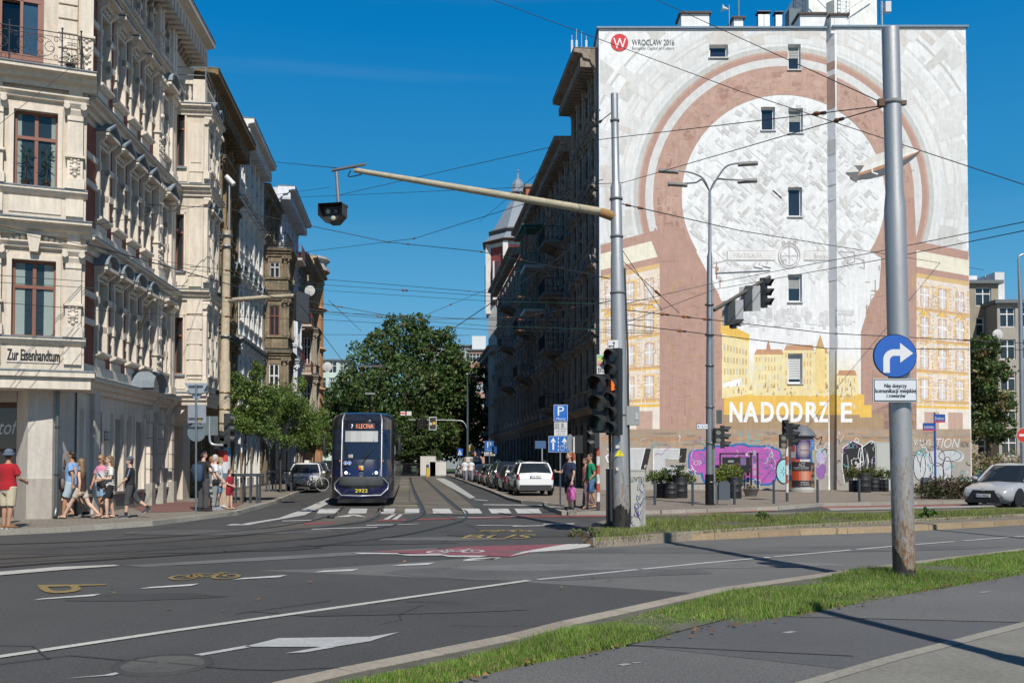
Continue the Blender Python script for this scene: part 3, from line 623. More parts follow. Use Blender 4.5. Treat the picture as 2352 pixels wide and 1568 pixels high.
C_CREAM = (.60, .52, .425); C_CREAM2 = (.66, .585, .49); C_BRICK = (.25, .085, .058); C_WFR = (.21, .08, .05); C_ZINC = (.20, .235, .26)
U_ST = Vector((-.11, 1, 0)).normalized(); N_ST = Vector((1, .11, 0)).normalized()
UA = Vector((-.08, 1, 0)); NA = Vector((1, .08, 0))
FA = Fr((-12.56, 27.0, 0), UA, NA)       # long facade
LA = 9.45
UC = Vector((-.92, -.38, 0)); NC = Vector((.38, -.92, 0))
K = Vector((-11.88, 25.9, 0)); FC = Fr(K, UC, NC)   # canted corner bay, s runs away from the corner to the left
ZF = [0, 4.15, 8.25, 12.35, 16.3, 19.4]
A = thing('corner_tenement', 'cream stucco corner house with brick panels, balcony and a corner shop', 'building', (-13, 30, 0))
invA = Matrix.Translation(-A.location)
def pa(o): o.parent = A; o.matrix_parent_inverse = invA; return o
mb = MB(); c = C_CREAM
mb.prism([tuple(FA(-.2, 0, -.4))[:2], tuple(FA(LA, 0, -.4))[:2], tuple(FA(LA+3.5, 0, -.9))[:2], tuple(FA(LA+3.5, 0, -9))[:2], tuple(FA(-3, 0, -9))[:2], tuple(FC(5, 0, -2.6))[:2], tuple(FC(1.6, 0, -2.6))[:2]], 0, ZF[5]-.1, mul(c, .9)); pa(mb.build('wall', 'plaster'))
mb = MB(); tr = MB(); orn = MB()
bays = [1.65, 3.07, 4.49, 5.91]; wide = [7.95]
for fi in range(1, 5):
 z0, z1 = ZF[fi], ZF[fi+1]; H = z1-z0; zb, zt = z0+.85, z0+.85+2.15
 if fi == 4: zb, zt = z0+.55, z0+2.0
 storey(mb, FA, 0, LA, z0, z1, [(x, .72) for x in bays]+[(x, .8) for x in wide], zb, zt, c)
 kind = {1: 'seg', 2: 'tri', 3: 'flat', 4: 'none'}[fi]
 for x in bays:
  w_ = .72; pa(window(None, FA, x, zb, zt, w_, -.2, (.42, .40, .36), 'transom', None))
  surround(tr, FA, x, zb, zt, w_, C_CREAM2, .13, .10)
  h = MB(); hood(h, FA, x, zt+.34, w_, kind, C_CREAM2, .42, C_ZINC)
  if h.f: pa(h.build('window_hood', 'plaster'))
  if fi == 4:
   n = 9; arc = [(x+(.36+.0)*math.cos(math.pi*i/n), zt+.36*math.sin(math.pi*i/n)) for i in range(n+1)]
   for a, b in zip(arc[:-1], arc[1:]):
    tr.fprism(FA, [a, (x+(a[0]-x)*1.4, zt+(a[1]-zt)*1.4), (x+(b[0]-x)*1.4, zt+(b[1]-zt)*1.4), b], 0, .13, C_CREAM2)
   orn.lathe(FA(x, 0, 0)*0, [(.0, 0), (.0, 0)], c, 3) if False else None
   ring = [(x+.71+.24*math.cos(q*math.pi/6), z1-1.05+.3*math.sin(q*math.pi/6)) for q in range(13)]
   for a, b in zip(ring[:-1], ring[1:]):
    cx, cz = x+.71, z1-1.05; tr.fprism(FA, [a, (cx+(a[0]-cx)*1.35, cz+(a[1]-cz)*1.35), (cx+(b[0]-cx)*1.35, cz+(b[1]-cz)*1.35), b], .02, .10, C_CREAM2)
  if fi < 4:
   for q in (0, 1, 2): tr.ball(FA(x+(q-1)*.2, zt+.2, .10), .09, C_CREAM2, 7, 4)
 for i in range(len(bays)+1):
  x0 = (bays[i-1]+.36+.12) if i else .15; x1 = (bays[i]-.36-.12) if i < len(bays) else bays[-1]+.36+.6
  if fi == 4: x0 = (bays[i-1]+.36) if i else .1; x1 = (bays[i]-.36) if i < len(bays) else bays[-1]+.8
  tr.fb(FA, x0, x1, zb-.45, z1-.62 if fi < 4 else z1-.5, 0, .02, C_BRICK)
  if fi < 4:
   for q in (.34, .72): tr.fb(FA, x0-.05, x1+.05, zb+(zt-zb)*q, zb+(zt-zb)*q+.18, 0, .10, C_CREAM2)
 for x in wide:
  pa(window(None, FA, x, zb, zt, .8, -.2, (.42, .40, .36), 'transom', None)); surround(tr, FA, x, zb, zt, .8, C_CREAM2, .13, .17)
  h = MB(); hood(h, FA, x, zt+.34, .8, 'tri' if fi == 2 else ('seg' if fi == 3 else 'flat'), C_CREAM2, .5, C_ZINC); pa(h.build('window_hood', 'plaster'))
 for x in (6.95, 7.27, 8.65, 8.97, 9.25): pilaster(tr, FA, x, z0+.1, z1-.5, .24, .24 if x < 9 else .12, C_CREAM2, True, x < 7.5)
 for q in range(3): tr.ball(FA(7.1, z0+1.2+q*.8, .26), .1, C_CREAM2, 7, 4)
 if fi < 4: cornice(tr, FA, 0, LA, z1, .44, .42, C_CREAM2, C_ZINC, teeth=.0)
 tr.fb(FA, 0, LA, z0+.02, z0+.4, 0, .10, C_CREAM2)
cornice(tr, FA, -1.2, LA+2.7, ZF[5], .95, .95, C_CREAM2, (.12, .13, .14), teeth=.42)
for i in range(34):
 x = -1.0+i*.38; tr.fprof(FA, x, x+.16, [(0, ZF[5]-1.35), (.1, ZF[5]-1.3), (.2, ZF[5]-1.05), (.62, ZF[5]-.75), (.62, ZF[5]-.6), (0, ZF[5]-.6)], (.30, .26, .2))
cornice(tr, FA, 0, LA, ZF[1], .45, .45, C_CREAM2, C_ZINC)
for sx, w_ in ((5.3, .8),):
 n = 9; arc = [(sx+w_*math.cos(math.pi*i/n), ZF[1]-.05+.62*math.sin(math.pi*i/n)) for i in range(n+1)]
 tr.fprism(FA, arc, .1, .55, C_CREAM2)
 for a, b in zip(arc[:-1], arc[1:]): tr.fprism(FA, [a, (sx+(a[0]-sx)*1.12, a[1]+.07), (sx+(b[0]-sx)*1.12, b[1]+.07), b], .1, .85, C_ZINC)
for x in (6.95, 7.27, 8.65, 8.97): tr.fprof(FA, x-.1, x+.1, [(0, ZF[1]-.75), (.12, ZF[1]-.7), (.2, ZF[1]-.4), (.4, ZF[1]-.2), (.4, ZF[1]), (0, ZF[1])], C_CREAM2)
cg = (.62, .56, .47)
gh = [(1.1, 1.25, 'cross'), (3.35, .75, 'two'), (4.3, .45, None), (5.5, .85, 'tee'), (7.0, .8, 'tee'), (8.4, .8, None)]
storey(mb, FA, 0, LA, 0, ZF[1], [(x, w_) for x, w_, s in gh], .72, 3.05, cg, .3)
for x, w_, s in gh:
 tr.fb(FA, x-w_/2-.2, x-w_/2-.04, .7, 3.2, 0, .1, C_CREAM2); tr.fb(FA, x+w_/2+.04, x+w_/2+.2, .7, 3.2, 0, .1, C_CREAM2)
 if s: pa(window(None, FA, x, .72, 3.05, w_, -.24, (.15, .055, .03), s, (.35, 0) if x < 2 else None, 'shop_window' if x < 2 else 'window'))
 else: tr.fb(FA, x-w_/2, x+w_/2, .12, 3.05, -.3, -.26, mul(cg, .9))
 tr.fb(FA, x-w_/2-.1, x+w_/2+.1, .64, .72, 0, .14, (.28, .25, .22))
tr.fb(FA, 0, LA, .1, .64, 0, .06, (.25, .22, .19))
for x in (6.35, 7.7, 9.1):
 tr.fb(FA, x-.2, x+.2, .1, .9, 0, .32, (.34, .32, .28)); tr.fb(FA, x-.15, x+.15, .9, 3.5, 0, .22, C_CREAM2)
 for q in range(4): tr.fb(FA, x-.16, x+.16, 1.4+q*.55, 1.42+q*.55, 0, .23, (.2, .18, .16))
pa(mb.build('wall', 'plaster')); pa(tr.build('moulding', 'plaster'))
mb = MB(); tr = MB()
def bay_floor(z0, z1, kind):
 zb, zt = z0+.92, z0+3.02
 storey(mb, FC, 0, 4.6, z0, z1, [(1.26, 1.08), (3.6, 1.08)], zb, zt, c, .26)
 for x in (1.26, 3.6):
  pa(window(None, FC, x, zb, zt, 1.08, -.22, C_WFR, 'cross', (.5, 0) if kind == 'key' else (.22, 0), 'window'))
  for sg in (-1, 1):   # moulded jambs
   a, b = sorted((x+sg*.54, x+sg*.66)); tr.fb(FC, a, b, zb-.05, zt+.15, 0, .05, C_CREAM2)
  tr.fb(FC, x-.54, x+.54, zt, zt+.14, 0, .05, C_CREAM2)
 tr.fprof(FC, -.05, 4.6, [(0, zb-.2), (.06, zb-.18), (.17, zb-.08), (.17, zb-.02), (0, zb)], C_CREAM2); tr.fb(FC, -.06, 4.6, zb-.02, zb+.012, 0, .19, C_ZINC)
 for x in (.28, 2.24, 4.4): pilaster(tr, FC, x, zb+.02, zt+.32, .40, .16, C_CREAM2, True, True)
 tr.fb(FC, .62, 1.9, z0+.22, z0+.66, 0, .03, C_CREAM2); tr.fb(FC, .06, .5, z0+.2, z0+.68, 0, .08, C_CREAM2); tr.fb(FC, 2.04, 2.46, z0+.2, z0+.68, 0, .08, C_CREAM2)
 tr.fprof(FC, -.06, 4.6, [(0, zt+.32), (.1, zt+.34), (.12, zt+.42), (.2, zt+.46), (.2, zt+.5), (0, zt+.5)], C_CREAM2)
 for x in (.28, 2.24): tr.fprof(FC, x-.17, x+.17, [(0, zt+.5), (.12, zt+.5), (.16, zt+.75), (.3, zt+.9), (.3, z1-.12), (0, z1-.12)], C_CREAM2)
 if kind == 'key':
  tr.fprism(FC, [(1.16, zt+.2), (1.36, zt+.2), (1.44, zt+.72), (1.08, zt+.72)], 0, .22, C_CREAM2)
  for sg in (-1, 1):
   for q in range(4): tr.ball(FC(1.26+sg*(.28+q*.14), zt+.62-.03*q, .05), .08-.012*q, C_CREAM2, 7, 4)
 cornice(tr, FC, -.18, 4.6, z1, .5, .4, C_CREAM2, C_ZINC)
bay_floor(ZF[1], ZF[2], 'key'); bay_floor(ZF[2], ZF[3], 'plain')
FK = Fr(K, (NC.x, NC.y, 0), (-UC.x, -UC.y, 0))
mb.prism([tuple(K)[:2], tuple(FC(4.6, 0, 0))[:2], tuple(FC(4.6, 0, -3))[:2], tuple(FA(1.4, 0, -.5))[:2], tuple(FA(.25, 0, -.05))[:2]], ZF[1]-.1, ZF[1]+.01, c)
mb.prism([tuple(FC(0, 0, -.3))[:2], tuple(FC(4.6, 0, -.3))[:2], tuple(FC(4.6, 0, -3))[:2], tuple(FA(1.2, 0, -.5))[:2], tuple(FA(.3, 0, -.05))[:2]], ZF[1], ZF[3], mul(c, .8))
mb.fb(FC, 0, .03, ZF[1], ZF[3], -.31, -.003, c)
cornice(tr, FC, -.25, 4.7, ZF[3]+.02, .62, .45, C_CREAM2, C_ZINC)
tr.fb(FC, -.2, 4.7, ZF[1]-.52, ZF[1]-.2, -.6, .62, C_CREAM2); tr.fb(FC, -.3, 4.7, ZF[1]-.2, ZF[1]-.06, -.6, .72, C_CREAM2); tr.fb(FC, -.3, 4.7, ZF[1]-.06, ZF[1]-.02, -.6, .74, C_ZINC)
pa(mb.build('corner_bay', 'plaster')); pa(tr.build('moulding', 'plaster'))
mb = MB(); tr = MB(); F3 = FC.shift(0, -.9)
storey(mb, F3, 0, 4.6, ZF[3], ZF[5]-.3, [(1.75, 1.15), (3.8, 1.1)], ZF[3]+.12, ZF[3]+3.1, c, .26)
for x in (.55, 2.75):
 for q in range(10): tr.fb(F3, x-.25, x+.25, ZF[3]+.3+q*.42, ZF[3]+.66+q*.42, 0, .12, C_CREAM2)
pilaster(tr, F3, .05, ZF[3]+.1, ZF[4]-.2, .34, .3, C_CREAM2, True, True)
cornice(tr, F3, -.5, 4.6, ZF[4]+.3, .4, .4, C_CREAM2, C_ZINC)
pa(mb.build('wall', 'plaster')); pa(tr.build('moulding', 'plaster'))
d = window(None, F3, 3.8, ZF[3]+.12, ZF[3]+3.1, 1.1, -.2, C_WFR, 'cross'); pa(d)
mb = MB();
for a, b, z0, z1 in ((1.18, 1.26, .12, 3.1), (2.24, 2.32, .12, 3.1), (1.71, 1.79, .12, 3.1)): mb.fb(F3, a, b, ZF[3]+z0, ZF[3]+z1, -.2, -.1, C_WFR)
mb.fb(F3, 1.26, 2.24, ZF[3]+.12, ZF[3]+.85, -.2, -.12, C_WFR); mb.fb(F3, 1.26, 2.24, ZF[3]+2.35, ZF[3]+2.46, -.2, -.1, C_WFR); mb.fb(F3, 1.26, 1.34, ZF[3]+.85, ZF[3]+2.35, -.2, -.11, C_WFR)
dr = pa(mb.build('balcony_door', 'paint')); g = MB(); g.fpoly(F3, [(1.34, ZF[3]+.85), (1.71, ZF[3]+.85), (1.71, ZF[3]+2.35), (1.34, ZF[3]+2.35)], -.17, (.04, .08, .13)); g.fpoly(F3, [(1.26, ZF[3]+2.46), (2.24, ZF[3]+2.46), (2.24, ZF[3]+3.05), (1.26, ZF[3]+3.05)], -.17, (.05, .09, .12)); g.fpoly(F3, [(1.79, ZF[3]+.12), (2.24, ZF[3]+.12), (2.24, ZF[3]+2.35), (1.79, ZF[3]+2.35)], -.26, (.004, .004, .004))  # the black face paints the dark room behind the open leaf
o = g.build('pane', 'glass'); o.parent = dr; o.matrix_parent_inverse = Matrix()
mb = MB(); IR = (.02, .022, .024); zz = ZF[3]+.05
def bar(a, b, r=.012): mb.tube([a, b], r, IR, 5, False)
oB = .42
for z_ in (.08, .2, .85, .97): bar(FC(.15, zz+z_, oB), FC(4.6, zz+z_, oB), .014 if z_ > .9 else .009); bar(FC(.15, zz+z_, oB), FC(.15, zz+z_, -.8), .012)
for x in (.15, .62, 1.9, 2.5, 3.8): mb.tube([FC(x, zz, oB), FC(x, zz+1.08, oB)], .02, IR, 6); mb.ball(FC(x, zz+1.1, oB), .035, IR, 6, 4)
x = .22
while x < 4.5:
 if not (.66 < x < 1.86): bar(FC(x, zz+.08, oB), FC(x, zz+.2, oB), .006); bar(FC(x, zz+.85, oB), FC(x, zz+.97, oB), .006)
 x += .11
for x in (.38, 2.2, 3.1, 4.2): bar(FC(x, zz+.2, oB), FC(x, zz+.85, oB), .007)
def spiral(cx, cz, r, a0, turns, sg, FF=FC, off=oB):
 pts = [FF(cx+sg*r*(1-t/14*.85)*math.cos(a0+t/14*turns*2*math.pi), zz+cz+r*(1-t/14*.85)*math.sin(a0+t/14*turns*2*math.pi), off) for t in range(15)]
 mb.tube(pts, .009, IR, 4, False)
for cx, sc in ((1.26, 1.), (3.1, 1.), (.38, .5), (2.2, .6)):
 for sg in (-1, 1):
  for cz in (.36, .70): spiral(cx+sg*.12*sc, cz, .12*sc, .3 if cz > .5 else -.3, 1.2 if cz > .5 else -1.2, sg)
  spiral(cx+sg*.36*sc, .53, .18*sc, 1.5, 1.1, sg); spiral(cx+sg*.5*sc, .3, .09*sc, 0, -1.2, sg); spiral(cx+sg*.5*sc, .76, .09*sc, 0, 1.2, sg)
 mb.tube([FC(cx+.46*sc*math.cos(t*math.pi/8), zz+.53+.3*sc*math.sin(t*math.pi/8), oB) for t in range(17)], .008, IR, 4, False)
for q in range(7): bar(FC(.15, zz+.2, oB-.15-.17*q), FC(.15, zz+.85, oB-.15-.17*q), .006)
pa(mb.build('balcony_railing', 'black'))
def pot_plant(loc, h, lab, seed, r=.13):
 t = thing('potted_plant', lab, 'plant', loc); q = MB(); q.lathe((0, 0, 0), [(r*.7, 0), (r, r*1.6), (r*1.08, r*1.6), (r*1.08, r*1.8), (0, r*1.7)], (.05, .035, .03)); q.build('pot', 'paint', t)
 q = MB(); r_ = random.Random(seed)
 for k in range(46):
  a = r_.uniform(0, 6.28); z_ = r*1.7+h*r_.random()**.7; ln = r_.uniform(.12, .26); d_ = Vector((math.cos(a), math.sin(a), r_.uniform(-.5, .5))); b_ = Vector((math.cos(a)*.04, math.sin(a)*.04, z_)); s_ = Vector((-math.sin(a), math.cos(a), 0))*.022
  q.face([b_, b_+d_*ln*.5+s_, b_+d_*ln, b_+d_*ln*.5-s_], r_.choice([(.07, .12, .03), (.10, .15, .04), (.05, .09, .03)]))
 q.tube([(0, 0, r), (.02, 0, h*.6), (0, 0, h+r)], .012, (.10, .08, .05), 5); q.build('foliage', 'leaf', t); return t
pot_plant(FC(1.0, ZF[2]+.97, -.12), .95, 'tall leafy plant in a pot behind the upper corner window, right pane', 1, .09)
pot_plant(FC(1.52, ZF[2]+.97, -.12), .9, 'spiky palm-like plant behind the upper corner window, left pane', 2, .09)
pot_plant(FC(.42, zz, .2), .25, 'small plant in a black pot on the corner balcony floor', 3, .12)
mb = MB(); cs_ = (.52, .475, .42)
px0 = -13.22; mb.prism([(-12.62, 25.7), (px0, 25.55), (-13.9, 26.25), (-13.9, 28.2), (-12.62, 28.2)], .1, ZF[1]-.3, cs_);
mb.prism([(-12.60, 25.67), (px0-.01, 25.52), (-13.93, 26.22), (-13.9, 26.3), (-12.58, 25.8)], .1, 1.22, (.37, .33, .29))
mb.box(-16.5, -13.9, 26.9, 28.2, .1, ZF[1]-.3, cs_); mb.box(-15.6, -13.88, 26.2, 26.95, 3.35, ZF[1]-.3, cs_)
mb.prism([(-12.62, 28.0), (-12.62, 28.4), (-12.5, 28.4), (-12.5, 28.0)], .1, ZF[1]-.3, cs_)
pa(mb.build('shop_front', 'plaster'))
mb = MB(); mb.box(-15.6, -13.9, 26.42, 26.5, .9, 3.35, (.012, .014, .014)); o = pa(mb.build('shop_window', 'glass'))
mb = MB(); mb.box(-15.6, -13.9, 26.36, 26.44, 1.95, 2.05, (.08, .035, .02)); mb.box(-15.6, -13.9, 26.36, 26.44, 3.2, 3.35, (.08, .035, .02)); mb.box(-13.96, -13.88, 26.34, 26.44, .1, 3.35, (.05, .03, .02)); mb.box(-15.6, -13.9, 26.38, 26.55, .12, .9, (.03, .02, .018)); p = mb.build('window_frame', 'paint', o)
mb = MB(); put_text(mb, 'ntof', lambda u, v: Vector((-14.72+u*.8, 26.41, 2.45+v*.42)), (.65, .65, .65), .35); mb.build('shop_lettering', 'glow' if 0 else 'paint', o)
mb = MB(); mb.tube([(-12.5, 25.72, .35), (-12.5, 25.72, 3.6), (-12.48, 25.75, ZF[1]-.3)], .055, (.17, .19, .19), 8); mb.tube([(-12.5, 25.72, .4), (-12.5, 25.66, .2), (-12.46, 25.6, .15)], .07, (.13, .15, .15), 8)
for z_ in (1.3, 2.6): mb.lathe((-12.5, 25.72, z_), [(.075, 0), (.075, .05)], (.1, .1, .1), 8)
pa(mb.build('downpipe', 'metal'))
mb = MB()
for q_ in range(6): put_text(mb, 'Zur Eisenhandtum', lambda u, v: FC(1.88-1.27*u-.007*(q_ % 3), ZF[1]+.27+.30*v+.006*(q_//3), .045+.0006*q_), (.02, .02, .022)); o = mb.build('wall_lettering', 'paint'); pa(o)
FT = Fr(FA(LA, 0, 0), U_ST, N_ST); TD = 1.2; TL = 2.6
mb = MB(); tr = MB(); FTn = FT.near(0); FTf = FT.shift(0, TD)
Z1 = 4.3; ZT = 15.7; lev = [4.35, 8.4, 12.5, 15.7]
for i in range(3):
 z0, z1 = lev[i], lev[i+1]; zb, zt = z0+.75, z0+2.95
 storey(mb, FTn, 0, TD, z0, z1, [(.30, .30)], zb, zt, c, .15); storey(mb, FTf, 0, TL, z0, z1, [(.8, .5), (1.7, .5)], zb, zt, c, .2)
 pa(window(None, FTn, .30, zb, zt, .30, -.12, C_WFR, 'transom'));
 for x in (.8, 1.7): pa(window(None, FTf, x, zb, zt, .5, -.18, C_WFR, 'transom')); surround(tr, FTf, x, zb, zt, .5, C_CREAM2, .12, .1); hood(tr, FTf, x, zt+.25, .5, ['none', 'seg', 'tri'][i], C_CREAM2, .3, C_ZINC)
 tr.fb(FTn, .08, .14, zb-.05, zt+.1, 0, .05, C_CREAM2); tr.fb(FTn, .46, .52, zb-.05, zt+.1, 0, .05, C_CREAM2); tr.fb(FTn, .08, .52, zt, zt+.1, 0, .05, C_CREAM2); tr.fb(FTn, .06, .54, zb-.1, zb-.02, 0, .1, C_ZINC)
 tr.fb(FTn, .64, 1.18, z0+.55, z1-.75, 0, .05, C_CREAM2); tr.fb(FTn, .70, 1.10, z0+.9, z1-1.0, .05, .075, C_CREAM2)
 if i == 0:
  for q in range(5): tr.fb(FTn, .62, 1.2, z0+.7+q*.6, z0+1.22+q*.6, .05, .10, C_CREAM2)
 tr.fb(FTn, .02, .56, z0+.15, z0+.55, 0, .03, C_CREAM2); tr.fb(FTn, .66, 1.14, z0+.12, z0+.5, 0, .07, C_CREAM2)
 cornice(tr, FTn, -.02, TD+.3, z1, .30, .42, C_CREAM2, C_ZINC); cornice(tr, FTf, 0, TL, z1, .30, .42, C_CREAM2, C_ZINC)
 for x in (.15, 1.25, 2.3): pilaster(tr, FTf, x, z0+.3, z1-.4, .22, .14, C_CREAM2)
mb.prism([tuple(FT(.15, 0, -.4))[:2], tuple(FT(.15, 0, TD-.2))[:2], tuple(FT(TL, 0, TD-.2))[:2], tuple(FT(TL, 0, -.4))[:2]], lev[0], ZT-.05, mul(c, .8))
cornice(tr, FTn, -.02, TD+.2, lev[0]+.02, .25, .5, C_CREAM2, C_ZINC); cornice(tr, FTf, 0, TL, lev[0]+.02, .25, .5, C_CREAM2, C_ZINC)
tr.fprof(FT, .1, TL-.2, [(0, lev[0]-1.1), (.15, lev[0]-1.05), (TD*.6, lev[0]-.45), (TD, lev[0]-.4), (TD, lev[0]-.35), (0, lev[0]-.35)], C_CREAM2)
for FF, n, L_ in ((FTn.shift(0, -.15), 5, TD), (FTf.shift(0, -.15), 8, TL)):
 tr.fb(FF, 0, L_, ZT+.05, ZT+.2, -.1, .1, C_CREAM2); tr.fb(FF, 0, L_, ZT+.85, ZT+1.0, -.12, .12, C_CREAM2)
 for i in range(n):
  p_ = FF(L_*(i+.5)/n, ZT+.2, 0); tr.lathe(p_, [(.09, 0), (.05, .1), (.10, .28), (.05, .5), (.09, .65)], C_CREAM2, 8)
tr.fb(FTn, TD-.45, TD+.02, ZT+.05, ZT+1.02, -.35, .03, C_CREAM2)
pa(mb.build('oriel', 'plaster')); pa(tr.build('moulding', 'plaster'))
mb = MB()
for z_ in (1.25, 1.55): mb.tube([FTn(-.1, ZT+z_, -.15), FTn(TD, ZT+z_, -.15), FTf(TL, ZT+z_, -.15)], .02, (.35, .37, .38), 6)
for p_ in (FTn(.0, ZT, -.15), FTn(TD, ZT, -.15), FTf(TL, ZT, -.15)): mb.tube([p_, p_+Vector((0, 0, 1.6))], .02, (.35, .37, .38), 6)
pa(mb.build('roof_rail', 'metal'))
mb = MB(); storey(mb, FT, 0, 3.4, 0, ZF[5], [(1.4, 1.5)], .1, 3.1, c, .7); mb.fb(FT, .65, 2.15, .1, 3.1, -.8, -.7, (.10, .05, .035)); pa(mb.build('wall', 'plaster'))
mb = MB(); mb.fb(FA, 1.95, 2.35, 2.35, 2.62, .02, .1, (.03, .03, .035)); mb.fb(FA, 1.98, 2.32, 2.38, 2.59, .1, .11, (.45, .45, .45)); put_text(mb, '2', lambda u, v: FA(2.19-.09*u, 2.42+.14*v, .118), (.02, .02, .02)); o = mb.build('house_number', 'paint'); pa(o)
mb = MB(); mb.tube([FA(2.2, 2.5, .1), FA(2.2, 2.5, .42)], .012, IR, 5); mb.box(-.17, .17, -.02, .02, -.16, .14, (.03, .03, .035));
def onL(y, o=0.): return Vector((-9.31-.11*y, y, 0))+N_ST*o
def FL(y0): return Fr(onL(y0), U_ST, N_ST)
def LL(y0, y1): return (y1-y0)/U_ST.y
def fl(*z): return list(zip(z[:-1], z[1:]))
OCH = (.25, .175, .085)
rB, pB = tenement('ochre stained tenement with a dark heavy cornice beside the cream corner house', FL(40), LL(40, 49.8), fl(0, 4.3, 8.1, 11.9, 15.4, 18.6), 18.7, 5, OCH, 'old_plaster', ['none', 'tri', 'seg', 'flat', 'none'], (.12, .08, .05), .9, corn=(1.0, 1.0), pil=.3, trim=(.21, .15, .08), ornate=2)
mb = MB(); tr = MB(); FO = FL(41.6).shift(0, .0)   # its shallow bay
storey(mb, FO.shift(0, .7), 0, 2.4, 4.3, 15.4, [], 0, 0, OCH); mb.fb(FO, 0, .03, 4.3, 15.4, 0, .697, OCH)
for z_ in (8.1, 11.9, 15.4): cornice(tr, FO.shift(0, .7), -.1, 2.5, z_, .35, .45, (.2, .14, .075)); cornice(tr, FO.near(0), 0, .9, z_, .3, .45, (.2, .14, .075))
for z_ in (4.7, 8.4, 12.2):
 for x in (.2, 1.2, 2.2): pilaster(tr, FO.shift(0, .7), x, z_, z_+3.1, .26, .15, OCH)
pB(mb.build('oriel', 'old_plaster')); pB(tr.build('moulding', 'old_plaster'))
WHT = (.62, .60, .55)
rW, pW = tenement('tall white stucco tenement with tooth-like row of hoods, left side of the street', FL(50), LL(50, 58.3), fl(0, 4.6, 8.4, 12.2, 16, 20.1), 20.2, 5, WHT, 'plaster', ['none', 'tri', 'seg', 'flat', 'none'], (.5, .5, .5), .85, corn=(.9, .9), pil=.36, trim=(.68, .66, .62), ornate=1)
BRW = (.20, .155, .10)
rC, pC = tenement('weathered brown tenement with a stacked stone bay window and iron balconies', FL(58.6), LL(58.6, 65.2), fl(0, 4.6, 8.6, 12.4, 16, 19), 19.2, 3, BRW, 'old_plaster', ['none', 'flat', 'flat', 'tri', 'none'], (.25, .22, .2), .9, corn=(.5, .6), pil=.3, trim=(.24, .19, .13), ornate=2)
def stack_bay(par, F, s0, s1, dep, levels, c, m, wc, ws):
 mb = MB(); tr = MB(); Fn = F.near(s0); Ff = F.shift(s0, dep); L_ = s1-s0
 for i, (z0, z1) in enumerate(zip(levels[:-1], levels[1:])):
  zb, zt = z0+.95, z1-.85
  storey(mb, Fn, 0, dep, z0, z1, [(dep*.48, dep*.42)], zb, zt, c, .15); storey(mb, Ff, 0, L_, z0, z1, [(L_/2, L_*.4)], zb, zt, c, .15)
  par(window(None, Fn, dep*.48, zb, zt, dep*.42, -.12, wc[i % len(wc)], ws)); par(window(None, Ff, L_/2, zb, zt, L_*.4, -.12, wc[i % len(wc)], ws))
  for FF, W in ((Fn, dep), (Ff, L_)):
   cornice(tr, FF, 0, W+.25, z1, .30, .5, c); tr.fb(FF, 0, W, z0+.15, z0+.75, 0, .07, c); tr.fb(FF, 0, W, zb-.12, zb, 0, .16, c)
   for x in (.12, W-.12): pilaster(tr, FF, x, zb, z1-.45, .2, .12, c)
 mb.fb(F, s0+.2, s1-.05, levels[0], levels[-1], -.3, dep-.2, mul(c, .6)); tr.fprof(F, s0, s1, [(0, levels[0]-1.2), (dep*.5, levels[0]-.6), (dep, levels[0]-.1), (dep, levels[0]), (0, levels[0])], c)
 par(mb.build('bay_window', m)); par(tr.build('moulding', m))
def balcony(par, F, s0, s1, z, dep, c, ic=(.02, .022, .024), m='old_plaster', flowers=None):
 mb = MB(); mb.fb(F, s0, s1, z-.18, z, .02, dep, c)
 for s in (s0+.15, s1-.3): mb.fprof(F, s, s+.15, [(0, z-.7), (.1, z-.65), (dep*.7, z-.25), (dep*.7, z-.18), (0, z-.18)], c)
 b = par(mb.build('balcony', m)); q = MB()
 for z_ in (.1, .95): q.tube([F(s0+.03, z+z_, .05), F(s0+.03, z+z_, dep-.04), F(s1-.03, z+z_, dep-.04), F(s1-.03, z+z_, .05)], .02, ic, 4, False)
 n = int((s1-s0)/.14)
 for i in range(n+1): x = s0+.03+(s1-s0-.06)*i/n; q.tube([F(x, z+.1, dep-.04), F(x, z+.95, dep-.04)], .01, ic, 4, False)
 for i in range(6): y = .05+(dep-.1)*i/5; q.tube([F(s0+.03, z+.1, y), F(s0+.03, z+.95, y)], .01, ic, 4, False)
 if flowers: q.fb(F, s0+.1, s1-.1, z+.1, z+.8, dep-.06, dep-.03, flowers)
 r = q.build('railing', 'black'); r.parent = b
stack_bay(pC, FL(58.6), .6, 3.2, 1.5, [4.7, 8.7, 12.4, 15.2], (.24, .19, .125), 'old_plaster', [(.6, .6, .58), (.15, .05, .04), (.4, .4, .4)], 'cross')
balcony(pC, FL(58.6), .6, 3.2, 15.3, 1.5, BRW); balcony(pC, FL(58.6), 3.6, 5.6, 15.3, 1.1, BRW)
for z_ in (8.7, 12.4): balcony(pC, FL(58.6), 3.6, 5.6, z_, 1.1, BRW)
W2 = (.55, .57, .60)
rD, pD = tenement('pale grey-white tenement with turned columns and red balconies', FL(65.5), LL(65.5, 76.5), fl(0, 4.6, 8.8, 12.8, 16.8, 21), 21.1, 5, W2, 'plaster', ['none', 'seg', 'tri', 'flat', 'none'], (.7, .7, .7), .9, corn=(1.2, .8), pil=.35, trim=(.62, .64, .68), ornate=1)
stack_bay(pD, FL(65.5), 1.0, 3.6, 1.2, [5, 9, 13], (.60, .62, .66), 'plaster', [(.7, .7, .7)], 'cross')
for z_ in (9, 13, 17): balcony(pD, FL(65.5), 4.6, 7.0, z_, 1.2, (.5, .45, .4), (.25, .06, .04), 'plaster', (.24, .07, .045))
